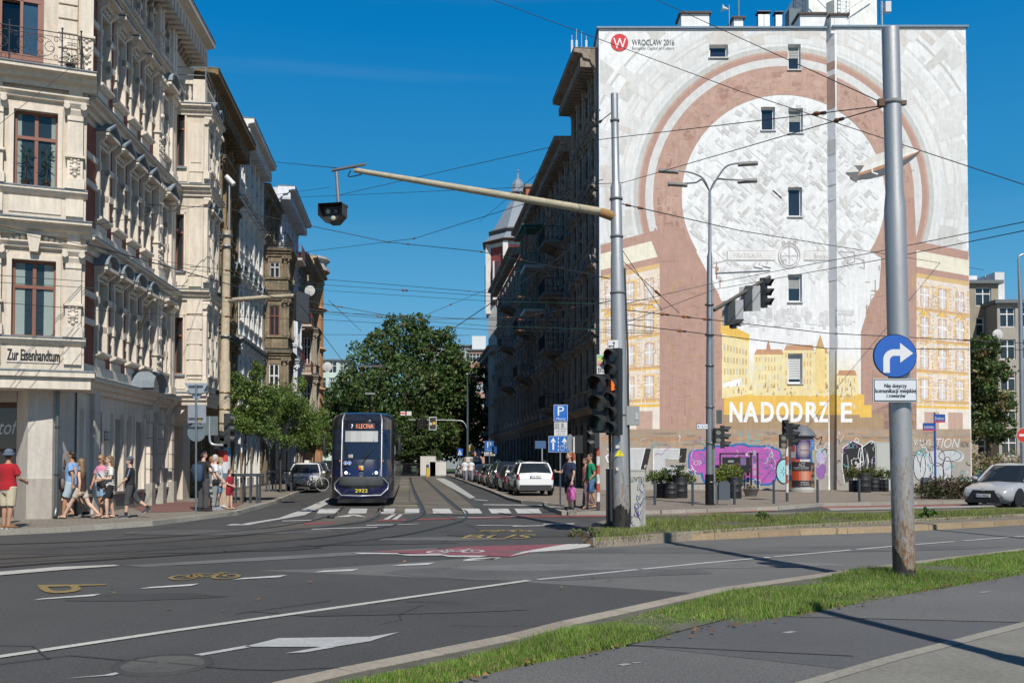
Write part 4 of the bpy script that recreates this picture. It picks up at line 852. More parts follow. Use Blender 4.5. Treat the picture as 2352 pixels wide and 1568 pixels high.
rE, pE = tenement('low dull pink tenement with an eaves roof, between the pale and the orange houses', FL(76.8), LL(76.8, 84), fl(0, 4.6, 8.6, 12.6, 15.6, 18.8), 18.9, 3, (.30, .22, .18), 'old_plaster', ['none', 'flat', 'flat', 'flat', 'none'], (.6, .6, .6), .95, corn=(.9, .4), trim=(.36, .32, .27), ornate=1)
stack_bay(pE, FL(76.8), 2.5, 5.2, 1.3, [5, 9, 13], (.33, .29, .23), 'old_plaster', [(.65, .65, .65)], 'cross')
for z_ in (9, 13): balcony(pE, FL(76.8), .3, 2.2, z_, 1.2, (.5, .4, .33), (.25, .06, .04), 'plaster', (.25, .08, .04))
rG, pG = tenement('orange corner tenement with a rounded turret at the end of the left row', FL(84.2), LL(84.2, 95), fl(0, 4.6, 8.8, 12.8, 16.6, 20.2), 20.3, 4, (.50, .27, .13), 'plaster', ['none', 'flat', 'tri', 'flat', 'none'], (.5, .48, .45), 1.0, corn=(.9, .7), trim=(.42, .31, .2), ornate=1)
mb = MB(); p_ = FL(93.5)(0, 0, -1.2); prof = [(1.9, 0), (1.9, 4.5), (2.2, 4.6), (1.9, 4.8), (1.9, 8.6), (2.2, 8.8), (1.9, 9), (1.9, 12.6), (2.2, 12.8), (1.9, 13), (1.9, 16.6), (2.3, 16.8), (1.9, 17), (1.9, 20.2), (2.5, 20.6), (2.5, 20.9), (2.2, 21), (2.2, 21.5), (2.5, 21.7), (2.5, 21.9), (0, 22.1)]
mb.lathe(p_, prof, (.50, .27, .13), 18, False, [(.50, .27, .13)]*14+[(.45, .44, .42)]*6); pG(mb.build('turret', 'plaster'))
NR = -N_ST
def FRr(y0): return Fr((10.51-.11*y0, y0, 0), U_ST, NR)
DK = (.11, .088, .066); DK2 = (.29, .24, .19)  # shade on the right row is carried in these dark base tones
r1, q1 = tenement('dark shaded ornate tenement next to the mural wall, heavy bracketed eaves', FRr(51.9), LL(51.9, 59.6), fl(0, 4.8, 9, 13.2, 17.2, 20.8, 24.5), 24.8, 4, DK, 'old_plaster', ['none', 'tri', 'seg', 'tri', 'flat', 'none'], (.1, .08, .07), 1.0, corn=(1.35, .9), pil=.34, trim=DK2, ornate=2, teeth=.45, depth=8)
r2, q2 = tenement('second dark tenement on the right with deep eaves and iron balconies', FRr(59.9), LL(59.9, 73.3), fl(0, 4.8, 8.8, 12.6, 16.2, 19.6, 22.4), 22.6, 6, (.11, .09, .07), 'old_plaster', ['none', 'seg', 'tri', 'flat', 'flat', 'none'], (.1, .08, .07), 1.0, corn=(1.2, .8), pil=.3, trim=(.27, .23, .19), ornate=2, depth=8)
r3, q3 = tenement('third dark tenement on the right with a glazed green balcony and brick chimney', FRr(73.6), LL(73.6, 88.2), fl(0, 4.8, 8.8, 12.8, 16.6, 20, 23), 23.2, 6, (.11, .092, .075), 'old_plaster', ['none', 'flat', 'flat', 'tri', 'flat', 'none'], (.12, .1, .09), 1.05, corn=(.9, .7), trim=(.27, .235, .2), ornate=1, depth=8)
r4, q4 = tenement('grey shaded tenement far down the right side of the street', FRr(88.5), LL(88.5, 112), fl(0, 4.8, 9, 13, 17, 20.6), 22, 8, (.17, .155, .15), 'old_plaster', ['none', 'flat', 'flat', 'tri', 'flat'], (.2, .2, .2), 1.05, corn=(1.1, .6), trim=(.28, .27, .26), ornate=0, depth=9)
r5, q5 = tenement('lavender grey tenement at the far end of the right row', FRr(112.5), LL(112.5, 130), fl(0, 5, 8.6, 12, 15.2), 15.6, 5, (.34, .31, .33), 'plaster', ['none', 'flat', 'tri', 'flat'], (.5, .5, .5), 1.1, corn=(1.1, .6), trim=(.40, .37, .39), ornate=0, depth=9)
for y0, zs in ((62.5, (5.2, 9.2, 13, 16.5)), (78.5, (8.8, 12.8)), (92, (9, 13, 17))):
 for z_ in zs:
  pq = q2 if y0 < 70 else (q3 if y0 < 90 else q4)
  balcony(pq, FRr(y0), 0, 3.0, z_, 1.5, (.16, .15, .14))
mb = MB(); F_ = FRr(72); GRN = (.03, .10, .08)   # green glazed balcony enclosure
for z_ in (13.2, 16.6):
 mb.fb(F_, 0, 3.0, z_, z_+.25, 0, 1.6, (.35, .34, .33))
 for x in (0, 1, 2, 2.94): mb.fb(F_, x, x+.06, z_+.25, z_+3.2, 1.5, 1.58, GRN)
 for k in (.25, 1.1, 3.1): mb.fb(F_, 0, 3., z_+k, z_+k+.06, 1.5, 1.58, GRN); mb.fb(F_, 0, .06, z_+k, z_+k+.06, 0, 1.5, GRN)
 mb.fb(F_, 0, .05, z_+.25, z_+3.2, .7, .76, GRN)
mb.fb(F_, -.1, 3.1, 19.9, 20.0, 0, 1.8, (.04, .12, .10)); q2(mb.build('glazed_balcony', 'paint'))
mb = MB(); F_ = FRr(82); mb.fb(F_, 0, 1.4, 20, 26.0, -1.0, .25, (.40, .13, .06)); mb.fb(F_, -.1, 1.5, 25.8, 26.1, -1.1, .35, (.25, .2, .16)); q3(mb.build('chimney', 'plaster'))
T = Vector((.75, 118, 0)); t = thing('turret_house', 'red and white cornered turret with slate spire and lantern rising above the right row', 'building', T)
mb = MB()
def octa(r, z, n=8, a0=.39): return [Vector((r*math.cos(a0+2*math.pi*k/n), r*math.sin(a0+2*math.pi*k/n), z)) for k in range(n)]
for z0, z1, c_ in ((0, 20, (.55, .52, .5)), (20, 21, (.6, .58, .55)), (21, 28.2, (.30, .06, .05)), (28.2, 28.8, (.6, .58, .55))): mb.loft([octa(4.0, z0), octa(4.0, z1)], c_, sm=False)
for k in range(8):
 a = octa(4.02, 20)[k]; mb.box(a.x-.32, a.x+.32, a.y-.32, a.y+.32, 20, 28.7, (.62, .6, .58))
 b = (octa(4.0, 0)[k]+octa(4.0, 0)[(k+1) % 8])/2; mb.box(b.x-.5, b.x+.5, b.y-.3, b.y+.3, 21.6, 22, (.62, .6, .58)); mb.box(b.x-.5, b.x-.3, b.y-.3, b.y+.3, 22, 26.4, (.62, .6, .58)); mb.box(b.x+.3, b.x+.5, b.y-.3, b.y+.3, 22, 26.4, (.62, .6, .58)); mb.box(b.x-.3, b.x+.3, b.y-.22, b.y+.22, 22, 26.4, (.03, .03, .04))
mb.loft([octa(4.5, 28.7), octa(4.8, 28.9), octa(4.5, 29.05)], (.10, .07, .06), sm=False); mb.build('wall', 'plaster', t)
mb = MB(); SL = (.20, .23, .27)
mb.loft([octa(4.5, 29.05), octa(3.6, 30.0)], SL, sm=False); mb.loft([octa(3.7, 30.0), octa(4.0, 30.3), octa(3.7, 30.5)], (.09, .09, .09), sm=False); mb.loft([octa(3.4, 30.5), octa(2.2, 32.6), octa(1.1, 34.4)], SL, sm=False); mb.build('roof', 'roofing', t)
mb = MB()
for p_ in octa(.85, 34.4): mb.tube([p_, p_+Vector((0, 0, 1.3))], .09, SL, 5)
mb.loft([octa(1.1, 35.6), octa(1.1, 35.75), octa(.85, 36.0), octa(.8, 36.7), octa(.5, 37.2), octa(.18, 37.5), octa(.05, 38.4)], SL, sm=False); mb.ball((0, 0, 38.5), .15, SL); mb.build('lantern', 'roofing', t)
M = thing('mural_building', 'tall white gable-end building covered with a painted city mural', 'building', (14, 56, 0)); invM = Matrix.Translation(-M.location)
def pm(o): o.parent = M; o.matrix_parent_inverse = invM; return o
YM = 51.3; YR = 50.87      # the left wall and the part right of the joint, set forward
def MP(px, py, off=0., Y=YM): return P(px, py, Y-off)
XL = MP(1378, 1000).x; XJL = MP(1903, 600).x; XJ = P(1922, 600, YR).x; XR = P(2228, 800, YR).x; ZTOP = MP(1600, 67).z; ZTOPR = P(2100, 64, YR).z
FM = Fr((0, YM, 0), (1, 0, 0), (0, -1, 0)); FMR = Fr((0, YR, 0), (1, 0, 0), (0, -1, 0))
CW = (.74, .745, .75)
wins = [(1629, 1672, 103, 132), (1810, 1839, 102, 160), (1748, 1780, 246, 299), (1811, 1844, 249, 305), (1810, 1842, 430, 497), (1810, 1842, 630, 693), (1810, 1843, 812, 880)]
def rect_w(w_): a = MP(w_[0], w_[3]); b = MP(w_[1], w_[2]); return (a.x, b.x, a.z, b.z)
RW = [rect_w(w_) for w_ in wins]
def wall_holes(mb, F, x0, x1, z0, z1, rects, c):
 zs = sorted({z0, z1, *[r[2] for r in rects], *[r[3] for r in rects]})
 for a, b in zip(zs[:-1], zs[1:]):
  if b-a < 1e-4: continue
  hs_ = sorted([(r[0], r[1]) for r in rects if r[2] < b-1e-5 and r[3] > a+1e-5]); x = x0
  for h in hs_:
   if h[0] > x: mb.face([F(x, a), F(h[0], a), F(h[0], b), F(x, b)], c)
   x = max(x, h[1])
  if x < x1: mb.face([F(x, a), F(x1, a), F(x1, b), F(x, b)], c)
mb = MB(); wall_holes(mb, FM, XL, XJL, 0, ZTOP, RW, CW); mb.face([(XJL, YM, 0), (XJ, YR, 0), (XJ, YR, ZTOPR), (XJL, YM, ZTOPR)], CW)
for (a, b, u, v) in RW:
 d_ = -.32
 for q in ([FM(a, u), FM(a, v), FM(a, v, d_), FM(a, u, d_)], [FM(b, u), FM(b, v), FM(b, v, d_), FM(b, u, d_)], [FM(a, u), FM(b, u), FM(b, u, d_), FM(a, u, d_)], [FM(a, v), FM(b, v), FM(b, v, d_), FM(a, v, d_)]): mb.face(q, CW)
mb.box(XL, XL+.03, YM+.003, YM+12, 0, ZTOP, CW); mb.box(XL+.05, XJ, YM+.40, YM+12, 0, ZTOP-.02, CW)
mb.box(XJ, XR, YR, YM+12, 0, ZTOPR, CW)
mb.box(XL-.02, XL+.6, YM+.0, YM+.35, ZTOP-4.6, ZTOP-4.5, (.4, .4, .4))
pm(mb.build('wall', 'mural_paint'))
mb = MB(); mb.box(XL-.12, XJ-.1, YM-.12, YM+12.1, ZTOP, ZTOP+.10, (.14, .22, .29)); mb.box(XJ-.16, XR+.12, YR-.12, YM+12.1, ZTOPR, ZTOPR+.10, (.14, .22, .29)); pm(mb.build('parapet_capping', 'roofing'))
for i, (a, b, u, v) in enumerate(RW):
 st = ['plain', 'plain', 'plain', 'plain', 'plain', 'plain', 'plain'][i]
 w0 = MB(); fcw = (.72, .72, .71); t_ = .09
 w0.fb(FM, a, a+t_, u, v, -.30, -.2, fcw); w0.fb(FM, b-t_, b, u, v, -.30, -.2, fcw); w0.fb(FM, a+t_, b-t_, u, u+t_, -.30, -.2, fcw); w0.fb(FM, a+t_, b-t_, v-t_, v, -.30, -.2, fcw)
 w0.fb(FM, a-.04, b+.04, u-.07, u-.01, -.05, .09, (.5, .5, .5)); wo = pm(w0.build('window', 'paint'))
 g = MB(); g.fpoly(FM, [(a+t_, u+t_), (b-t_, u+t_), (b-t_, v-t_), (a+t_, v-t_)], -.26, (.02, .028, .045)); go = g.build('pane', 'glass'); go.parent = wo
 if i in (1, 3, 5, 6):
  g = MB(); n = 14 if i == 6 else 7; h_ = (v-u-2*t_)*(.9 if i == 6 else .5);
  for k in range(n): z_ = v-t_-h_*(k+1)/n; g.fb(FM, a+t_, b-t_, z_+.012, z_+h_/n-.01, -.25, -.235 if i != 6 else -.2, (.62, .63, .62) if i == 6 else (.33, .35, .34))
  go = g.build('blind', 'paint'); go.parent = wo
def stub(x0, x1, y0, y1, dpt=1.0, cap=True, Y=YM):
 a = MP(x0, y1, 0, Y); b = MP(x1, y0, 0, Y); m_ = MB(); m_.box(a.x, b.x, Y+.02, Y+dpt, a.z-.3, b.z, CW); o = pm(m_.build('chimney', 'mural_paint'))
 if cap: m_ = MB(); m_.box(a.x-.12, b.x+.12, Y-.1, Y+dpt+.1, b.z, b.z+.10, (.10, .08, .07)); m_.build('chimney_cap', 'stone', o)
stub(1565, 1629, 32, 69, 1.2); stub(1838, 1897, 34, 69, 1.2); stub(1909, 1946, 36, 64, .9, True, YR); stub(1686, 1707, 43, 69, .9, True, YM+2)
def vent(x0, x1, y0, y1, Y=YM+3):
 a = MP(x0, y1, 0, Y); b = MP(x1, y0, 0, Y); m_ = MB(); n = 2 if x1-x0 > 20 else 1
 for k in range(n): w_ = (b.x-a.x)/n; m_.box(a.x+w_*k, a.x+w_*(k+.9), Y, Y+.5, a.z-1, b.z-.25, (.42, .45, .47)); m_.box(a.x+w_*(k+.15), a.x+w_*(k+.7), Y+.1, Y+.4, b.z-.25, b.z-.1, (.05, .05, .05))
 m_.box(a.x-.06, b.x+.06, Y-.06, Y+.56, b.z-.1, b.z-.04, (.06, .08, .1)); pm(m_.build('roof_vent', 'metal'))
vent(1742, 1769, 24, 63); vent(1782, 1798, 25, 63)
m_ = MB(); a = MP(1813, 64, 0, YM+2); b = MP(1838, 20, 0, YM+2); m_.box(a.x, b.x, YM+2, YM+2.8, a.z-1, b.z, (.09, .13, .16)); pm(m_.build('roof_vent', 'roofing'))
a = MP(1858, 64, 0, YM+5); b = MP(2013, -60, 0, YM+5); m_ = MB(); m_.box(a.x, b.x, YM+5, YM+10, a.z-1, b.z, (.78, .78, .74)); pm(m_.build('stair_tower', 'plaster'))
m_ = MB()
for px in (1931, 1951): p0 = MP(px, 62, 0, YM+4.7); p1 = MP(px, -50, 0, YM+4.7); m_.tube([p0, p1], .03, (.6, .62, .64), 6)
for k in range(12): p0 = MP(1931, 56-k*9, 0, YM+4.7); p1 = MP(1951, 56-k*9, 0, YM+4.7); m_.tube([p0, p1], .022, (.6, .62, .64), 5)
m_.tube([MP(1905, 50, 0, YM+4.5), MP(2010, -20, 0, YM+4.5)], .035, (.5, .52, .54), 6); m_.tube([MP(1868, -10, 0, YM+4.5), MP(1912, 34, 0, YM+4.5)], .035, (.5, .52, .54), 6)
pm(m_.build('ladder', 'metal'))
m_ = MB()   # lattice mast with boxes
for dx in (-.28, .28):
 for dy in (0, .5): p0 = MP(1840, 40, 0, YM+3)+Vector((dx, dy, 0)); m_.tube([p0, p0+Vector((0, 0, 3))], .04, (.10, .12, .14), 5)
for k in range(9): p0 = MP(1840, 40, 0, YM+3)+Vector((-.28, 0, k*.3)); m_.tube([p0, p0+Vector((.56, 0, .3))], .025, (.10, .12, .14), 4); m_.tube([p0+Vector((.56, 0, 0)), p0+Vector((0, 0, .3))], .025, (.10, .12, .14), 4)
tag(m_.build('lattice_mast', 'metal'), 'dark lattice antenna mast on the roof of the mural building', 'mast')
t = thing('antenna_mast', 'pole antenna with white equipment boxes right of the rooftop tower', 'antenna', MP(2026, 62, 0, YM+2)); m_ = MB(); m_.tube([(0, 0, -.2), (0, 0, 3.4)], .06, (.4, .42, .44), 7); m_.tube([(-.12, 0, .3), (-.16, 0, 1.2), (-.1, 0, 2.2)], .02, (.05, .05, .05), 5); m_.build('pole', 'metal', t)
m_ = MB(); m_.box(.1, .42, -.3, .0, .75, 1.35, (.5, .52, .54)); m_.box(-.2, .2, -.25, 0, 1.7, 2.6, (.45, .47, .5)); m_.build('equipment_box', 'paint', t)
t = thing('horn_speaker', 'small horn loudspeaker on a thin pole beside the white roof chimney', 'loudspeaker', MP(1675, 62, 0, YM+1)); m_ = MB(); m_.tube([(0, 0, -.3), (0, 0, 1.25)], .025, (.4, .42, .44), 6); m_.build('pole', 'metal', t)
m_ = MB(); m_.tube([(-.05, 0, 1.0), (-.3, 0, 1.05), (-.42, 0, 1.07)], [.04, .1, .22], (.6, .6, .6), 12); m_.build('horn', 'paint', t)
m_ = MB(); p0 = MP(1697, 44, 0, YM+2.4); m_.tube([p0, p0+Vector((0, 0, 1.35))], .03, (.3, .3, .3), 6); m_.lathe(p0+Vector((0, 0, 1.3)), [(.12, 0), (.03, .12)], (.3, .3, .3), 8); pm(m_.build('flue_pipe', 'metal'))
t = thing('antenna_cluster', 'cluster of slim white phone antennas behind the dark eaves', 'antenna', MP(1330, 112, 0, YM+3)); m_ = MB()
for k, (dx, h) in enumerate(((-.42, .8), (-.15, 1.15), (.15, 1.0), (.42, .75))): m_.tube([(dx, 0, -1.5), (dx, 0, h)], .03, (.4, .42, .44), 5)
m_.build('pole', 'metal', t)
for dx in (-.42, -.15, .42): m_ = MB(); m_.box(dx-.06, dx+.06, -.12, .0, -.8, .45, (.5, .51, .52)); m_.build('antenna_panel', 'paint', t)
mu = MB(); CNT = [0]
def OFF(ly): CNT[0] += 1; return .001+.0008*ly+CNT[0]*5e-6
C_GR1 = (.61, .61, .60); C_GR2 = (.50, .50, .48); C_GR3 = (.40, .38, .36); C_BR = (.42, .265, .215); C_BR2 = (.48, .33, .27); C_YE = (.72, .46, .10); C_YL = (.74, .64, .36); C_WH = (.78, .78, .77); C_TAN = (.30, .24, .185)
XJpx = 1903.0; XJpx2 = 1922.0
def clip_poly(pts, x, keep_left):
 out = []; n = len(pts)
 for i in range(n):
  a, b = pts[i], pts[(i+1) % n]; ia = (a[0] <= x) == keep_left or a[0] == x; ib = (b[0] <= x) == keep_left or b[0] == x
  if ia: out.append(a)
  if ia != ib: t_ = (x-a[0])/(b[0]-a[0]); out.append((x, a[1]+(b[1]-a[1])*t_))
 return out
def clip_h(pts, y, below):   # keep y >= limit when below
 q = clip_poly([(b, a) for a, b in pts], y, not below); return [(b, a) for a, b in q]
def carve(pts, rect):
 """convex polygon minus a window rectangle -> convex pieces"""
 x0, x1, y0, y1 = rect; out = []
 if max(p[0] for p in pts) <= x0 or min(p[0] for p in pts) >= x1 or max(p[1] for p in pts) <= y0 or min(p[1] for p in pts) >= y1: return [pts]
 out.append(clip_poly(pts, x0, True)); mid = clip_poly(pts, x0, False); out.append(clip_poly(mid, x1, False)); mid = clip_poly(mid, x1, True)
 out.append(clip_h(mid, y0, False)); out.append(clip_h(mid, y1, True))
 return [p for p in out if len(p) > 2]
def mp_poly(pts, c, layer=1):
 """convex polygon in the picture of the wall, cut at the joint, the edges and the windows"""
 off = OFF(layer)
 pts = clip_poly(pts, 1379, False)
 if len(pts) < 3: return
 L_ = clip_poly(pts, XJpx, True)
 if len(L_) > 2:
  pcs = [L_]
  for w_ in wins:
   nx = []
   for q in pcs: nx += carve(q, (w_[0]-.3, w_[1]+.3, w_[2]-.3, w_[3]+.3))
   pcs = nx
  for q in pcs:
   if len(q) > 2: mu.face([MP(a, b, off) for a, b in clip_h(q, 69, True)], c) if len(clip_h(q, 69, True)) > 2 else None
 R_ = clip_poly(clip_poly(pts, XJpx2, False), 2218.5+(sum(p[1] for p in pts)/len(pts)-68)*.0118, True) if max(p[0] for p in pts) > XJpx2 else []
 if len(R_) > 2:
  q = clip_h(R_, 68, True)
  if len(q) > 2: mu.face([P(a, b, YR-off) for a, b in q], c)
 if min(p[0] for p in pts) < XJpx and max(p[0] for p in pts) > XJpx2:
  ys = sorted(p[1] for p in clip_poly(clip_poly(pts, 1900, False), 1925, True))
  if ys and ys[-1]-ys[0] > .5:
   a = P(XJpx2, max(70, ys[0]), YR); b = P(XJpx2, ys[-1], YR); mu.face([(XJ, YR-off*1.2, a.z), (XJL-off*.6, YM-off, a.z), (XJL-off*.6, YM-off, b.z), (XJ, YR-off*1.2, b.z)], c)
def strip_arc(cx, cy, r0, r1, a0, a1, c, layer, n=None, ry=1.0):
 n = n or max(2, int(abs(a1-a0)/R(4)))
 for i in range(n):
  t0 = a0+(a1-a0)*i/n; t1 = a0+(a1-a0)*(i+1)/n
  mp_poly([(cx+r0*math.cos(t0), cy-r0*ry*math.sin(t0)), (cx+r1*math.cos(t0), cy-r1*ry*math.sin(t0)), (cx+r1*math.cos(t1), cy-r1*ry*math.sin(t1)), (cx+r0*math.cos(t1), cy-r0*ry*math.sin(t1))], c, layer)
CX, CY = 1800, 452; rm = random.Random(8)
strip_arc(CX, CY, 322, 432, R(-38), R(218), (.66, .67, .67), 1)
strip_arc(CX, CY, 436, 520, R(20), R(165), (.72, .725, .73), 1)
for r0, r1, cc in ((323, 334, C_BR2), (334, 345, C_GR2), (405, 412, C_GR1), (470, 476, C_GR2), (372, 378, (.60, .57, .54)), (440, 444, C_GR1), (352, 356, (.63, .63, .62)), (500, 520, (.68, .68, .67)), (545, 552, C_GR1), (395, 399, (.60, .57, .54))): strip_arc(CX, CY, r0, r1, R(-38), R(218), cc, 2)
for k in range(210):
 r = rm.choice([352, 366, 380, 395, 418, 440, 462, 485, 510, 540, 575]); a = R(rm.uniform(-36, 216)); da = R(rm.uniform(1.5, 7)); dr = rm.choice([8, 14, 22, 40, 60])
 if abs(math.degrees(a)-90) < 30 and r > 400: dr = 8
 cc = rm.choice([C_GR1, C_GR1, (.64, .64, .63), (.55, .55, .53), (.58, .55, .52)]); strip_arc(CX, CY, r, r+dr, a, a+da, cc, 2.2+.3*(k % 6), 3)
strip_arc(CX, CY, 300, 323, R(-40), R(220), C_GR1, 4.2); strip_arc(CX, CY, 318, 329, R(-40), R(220), C_BR, 4.5)
strip_arc(CX, CY, 234, 300, R(-32), R(212), (.45, .295, .24), 4.6)
for k in range(150):
 a = R(rm.uniform(-32, 212)); r = rm.uniform(236, 285); strip_arc(CX, CY, r, r+rm.uniform(5, 14), a, a+R(rm.uniform(1, 5)), rm.choice([C_BR2, (.36, .21, .17), (.43, .27, .21)]), 4.9+.2*(k % 5), 2)
def inmap(x, y): return (x-CX)**2+(y-CY)**2 < 222**2 or (abs(x-CX) < 150 and CY < y < 640)
for k in range(700):
 x = rm.uniform(CX-225, CX+225); y = rm.uniform(CY-225, 650)
 if not inmap(x, y): continue
 if abs(x-CX) < 60 and y > 560: continue
 a = R(rm.choice([38, 42, 46, 130, 136])+rm.gauss(0, 5)); l_ = rm.uniform(4, 17); w_ = rm.uniform(1.2, 6); ca, sa = math.cos(a), math.sin(a)
 dens = rm.random(); cc = mixc((.70, .705, .71), (.52, .52, .50), dens**1.4)
 mp_poly([(x+ca*u*l_-sa*v*w_, y+sa*u*l_+ca*v*w_) for u, v in ((-1, -1), (1, -1), (1, 1), (-1, 1))], cc, 1.2+.4*(k % 8))
for k in range(60):
 x = rm.uniform(CX-180, CX+180); y = rm.uniform(CY-180, 700)
 if inmap(x, y): a = R(rm.choice([40, -50])); l_ = rm.uniform(20, 60); mp_poly([(x-math.cos(a)*l_, y-math.sin(a)*l_-1), (x+math.cos(a)*l_, y+math.sin(a)*l_-1), (x+math.cos(a)*l_, y+math.sin(a)*l_+1), (x-math.cos(a)*l_, y-math.sin(a)*l_+1)], (.76, .765, .77), 4.6)
for k in range(120):   # faint panorama
 x = rm.uniform(1670, 1960); y = rm.gauss(735, 14); h = rm.uniform(3, 16); w_ = rm.uniform(2, 9); mp_poly([(x-w_, y), (x-w_, y-h), (x+w_, y-h), (x+w_, y)], mixc((.68, .69, .7), (.55, .55, .55), rm.random()), 1.2+.3*(k % 8))
 if k % 8 == 0: mp_poly([(x-2, y-h), (x, y-h-18), (x+2, y-h)], (.6, .6, .6), 4)
for pts in ([(1515, 540), (1560, 520), (1590, 560), (1632, 640), (1662, 700), (1662, 985), (1515, 985)], [(1500, 560), (1535, 515), (1560, 520), (1560, 560)]): mp_poly(pts, C_BR, 6)
for pts in ([(2034, 560), (2105, 545), (2105, 985), (1978, 985), (1978, 760), (2000, 690), (2034, 640)], [(1962, 960), (2105, 900), (2105, 985), (1962, 985)], [(2034, 452), (2100, 452), (2105, 560), (2034, 640), (2020, 660)]): mp_poly(pts, C_BR, 6)
for k in range(90):
 s_ = k % 2; x = rm.uniform(1520, 1655) if s_ else rm.uniform(1985, 2100); y = rm.uniform(600, 960); h = rm.uniform(5, 45); w_ = rm.uniform(1, 4)
 mp_poly([(x, y), (x+w_, y), (x+w_, y+h), (x, y+h)], rm.choice([(.36, .22, .17), (.43, .28, .22), (.44, .30, .14), (.38, .25, .17), (.42, .25, .20)]), 6.6)
for q in range(420):
 a = R(rm.uniform(-30, 210)); r = rm.uniform(236, 298); l_ = rm.uniform(2, 12); w_ = rm.uniform(.5, 1.3)
 strip_arc(CX, CY, r, r+(w_ if q % 3 else l_), a, a+(l_/r if q % 3 else w_/r), rm.choice([(.33, .19, .15), (.36, .22, .175), (.48, .33, .27)]), 5.6, 1)
for q in range(260):
 x = rm.uniform(1520, 1655) if q % 2 else rm.uniform(1985, 2100); y = rm.uniform(640, 975); l_ = rm.uniform(3, 16); mp_poly([(x, y), (x+l_, y+rm.uniform(-1, 1)), (x+l_, y+1.2), (x, y+1)], rm.choice([(.34, .20, .16), (.47, .32, .26), (.50, .33, .12), (.37, .23, .19)]), 6.9)
def painted_house(x0, x1, ytl, ytr, yb, sky_):
 def Y(x, t_): yt = ytl+(ytr-ytl)*(x-x0)/(x1-x0); return yt+(yb-yt)*t_
 def band(t0, t1, c, ly, a=x0, b=x1):
  mp_poly([(a, Y(a, t0)), (b, Y(b, t0)), (b, Y(b, t1)), (a, Y(a, t1))], c, ly)
 band(0, 1, (.69, .61, .53), 7); band(-.03, .02, C_BR, 7.4); band(.02, .11, (.72, .68, .56), 7.3); band(.11, .145, C_BR, 7.6); band(.145, .17, (.60, .42, .2), 7.5)
 n = 3; wv = (x1-x0)/n
 for f in range(4):
  t0 = .18+f*.17
  band(t0+.150, t0+.163, (.55, .36, .22), 7.6); band(t0+.163, t0+.17, C_YE, 7.7)
  for i in range(n):
   a = x0+wv*(i+.22); b = x0+wv*(i+.72)
   band(t0+.02, t0+.15, (.72, .53, .27) if (i+f) % 2 else (.73, .63, .50), 7.8, a-wv*.12, b+wv*.14)
   band(t0+.03, t0+.145, C_BR2, 8.1, a, b); band(t0+.038, t0+.14, (.62, .58, .56), 8.4, a+wv*.06, b-wv*.06); band(t0+.075, t0+.082, C_WH, 8.7, a, b); band(t0+.03, t0+.145, C_WH, 8.8, (a+b)/2-1, (a+b)/2+1)
   if f == 1: mp_poly([(a-5, Y(a, t0+.02)), ((a+b)/2, Y(a, t0-.02)), (b+5, Y(b, t0+.02))], C_BR2, 8.6); mp_poly([(a, Y(a, t0+.018)), ((a+b)/2, Y(a, t0-.01)), (b, Y(b, t0+.018))], C_YE, 8.9)
   for q in range(6): band(t0+.02+q*.022, t0+.03+q*.022, (.60, .45, .36), 8.2, b+wv*.16, b+wv*.26)
 for q in range(420):
  x = rm.uniform(x0, x1); t_ = rm.uniform(.17, .88); c_ = rm.choice([C_BR2, (.58, .40, .30), (.66, .40, .12), C_WH, C_YE, (.52, .33, .25), (.74, .68, .6)]); l_ = rm.uniform(2, 9); d_ = rm.uniform(.002, .006)
  if q % 2: band(t_, t_+d_, c_, 9.1, x, min(x1, x+l_*1.5))
  else: band(t_, t_+l_*.004, c_, 9.1, x, min(x1, x+rm.uniform(.8, 1.8)))
 band(.87, .885, C_YE, 8); band(.885, 1, (.72, .66, .58), 8)
 for i in range(2): a = x0+(x1-x0)*(.15+.45*i); band(.905, 1, C_BR2, 8.5, a, a+(x1-x0)*.28)
painted_house(1380, 1515, 575, 540, 985, 0); painted_house(2105, 2226, 566, 590, 985, 0)
mp_poly([(1494, 548), (1505, 522), (1515, 540), (1530, 515), (1556, 534), (1560, 600), (1515, 600)], C_BR, 6.4)
for k in range(30):   # sky turning to yellow
 y = 800+k*4; mp_poly([(1662, y), (1975, y), (1975, y+4.2), (1662, y+4.2)], mixc((.76, .765, .77), (.74, .66, .42), min(1, k/22)), 1.2)
mp_poly([(1662, 905), (1985, 905), (1985, 952), (1662, 952)], C_YE, 6.2); mp_poly([(1662, 950), (2030, 950), (2030, 990), (1662, 990)], (.36, .25, .15), 6.1); mp_poly([(1975, 930), (2002, 930), (2002, 958), (1975, 958)], C_YE, 6.2)
mp_poly([(1658, 745), (1720, 775), (1722, 905), (1658, 915)], C_YL, 6.3); mp_poly([(1655, 735), (1722, 768), (1720, 785), (1655, 765)], C_YE, 6.5)
for f in range(4):
 for i in range(8): x = 1663+i*7; y = 790+f*28+i*1.5*(2-f)*.6; mp_poly([(x, y), (x+3.5, y+.5), (x+3.5, y+14), (x, y+14)], (.55, .38, .18) if (i+f) % 3 else (.5, .5, .48), 6.8)
mp_poly([(1660, 880), (1702, 868), (1700, 886), (1660, 890)], C_WH, 7.2)
for (a, b, y0, c_) in ((1732, 1800, 802, C_YL), (1800, 1870, 792, (.74, .62, .34)), (1870, 1903, 800, C_YL), (1922, 1968, 850, C_YL)):
 mp_poly([(a, y0+12), (b, y0+12), (b, 908), (a, 908)], c_, 6.4); mp_poly([(a, y0+12), (a+6, y0), (b-4, y0), (b, y0+12)], (.50, .28, .16), 6.6)
 for f in range(4):
  x = a+4
  while x < b-4: mp_poly([(x, y0+18+f*20), (x+3, y0+18+f*20), (x+3, y0+29+f*20), (x, y0+29+f*20)], rm.choice([(.6, .4, .14), (.55, .42, .3), (.66, .62, .5)]), 6.9); x += 7
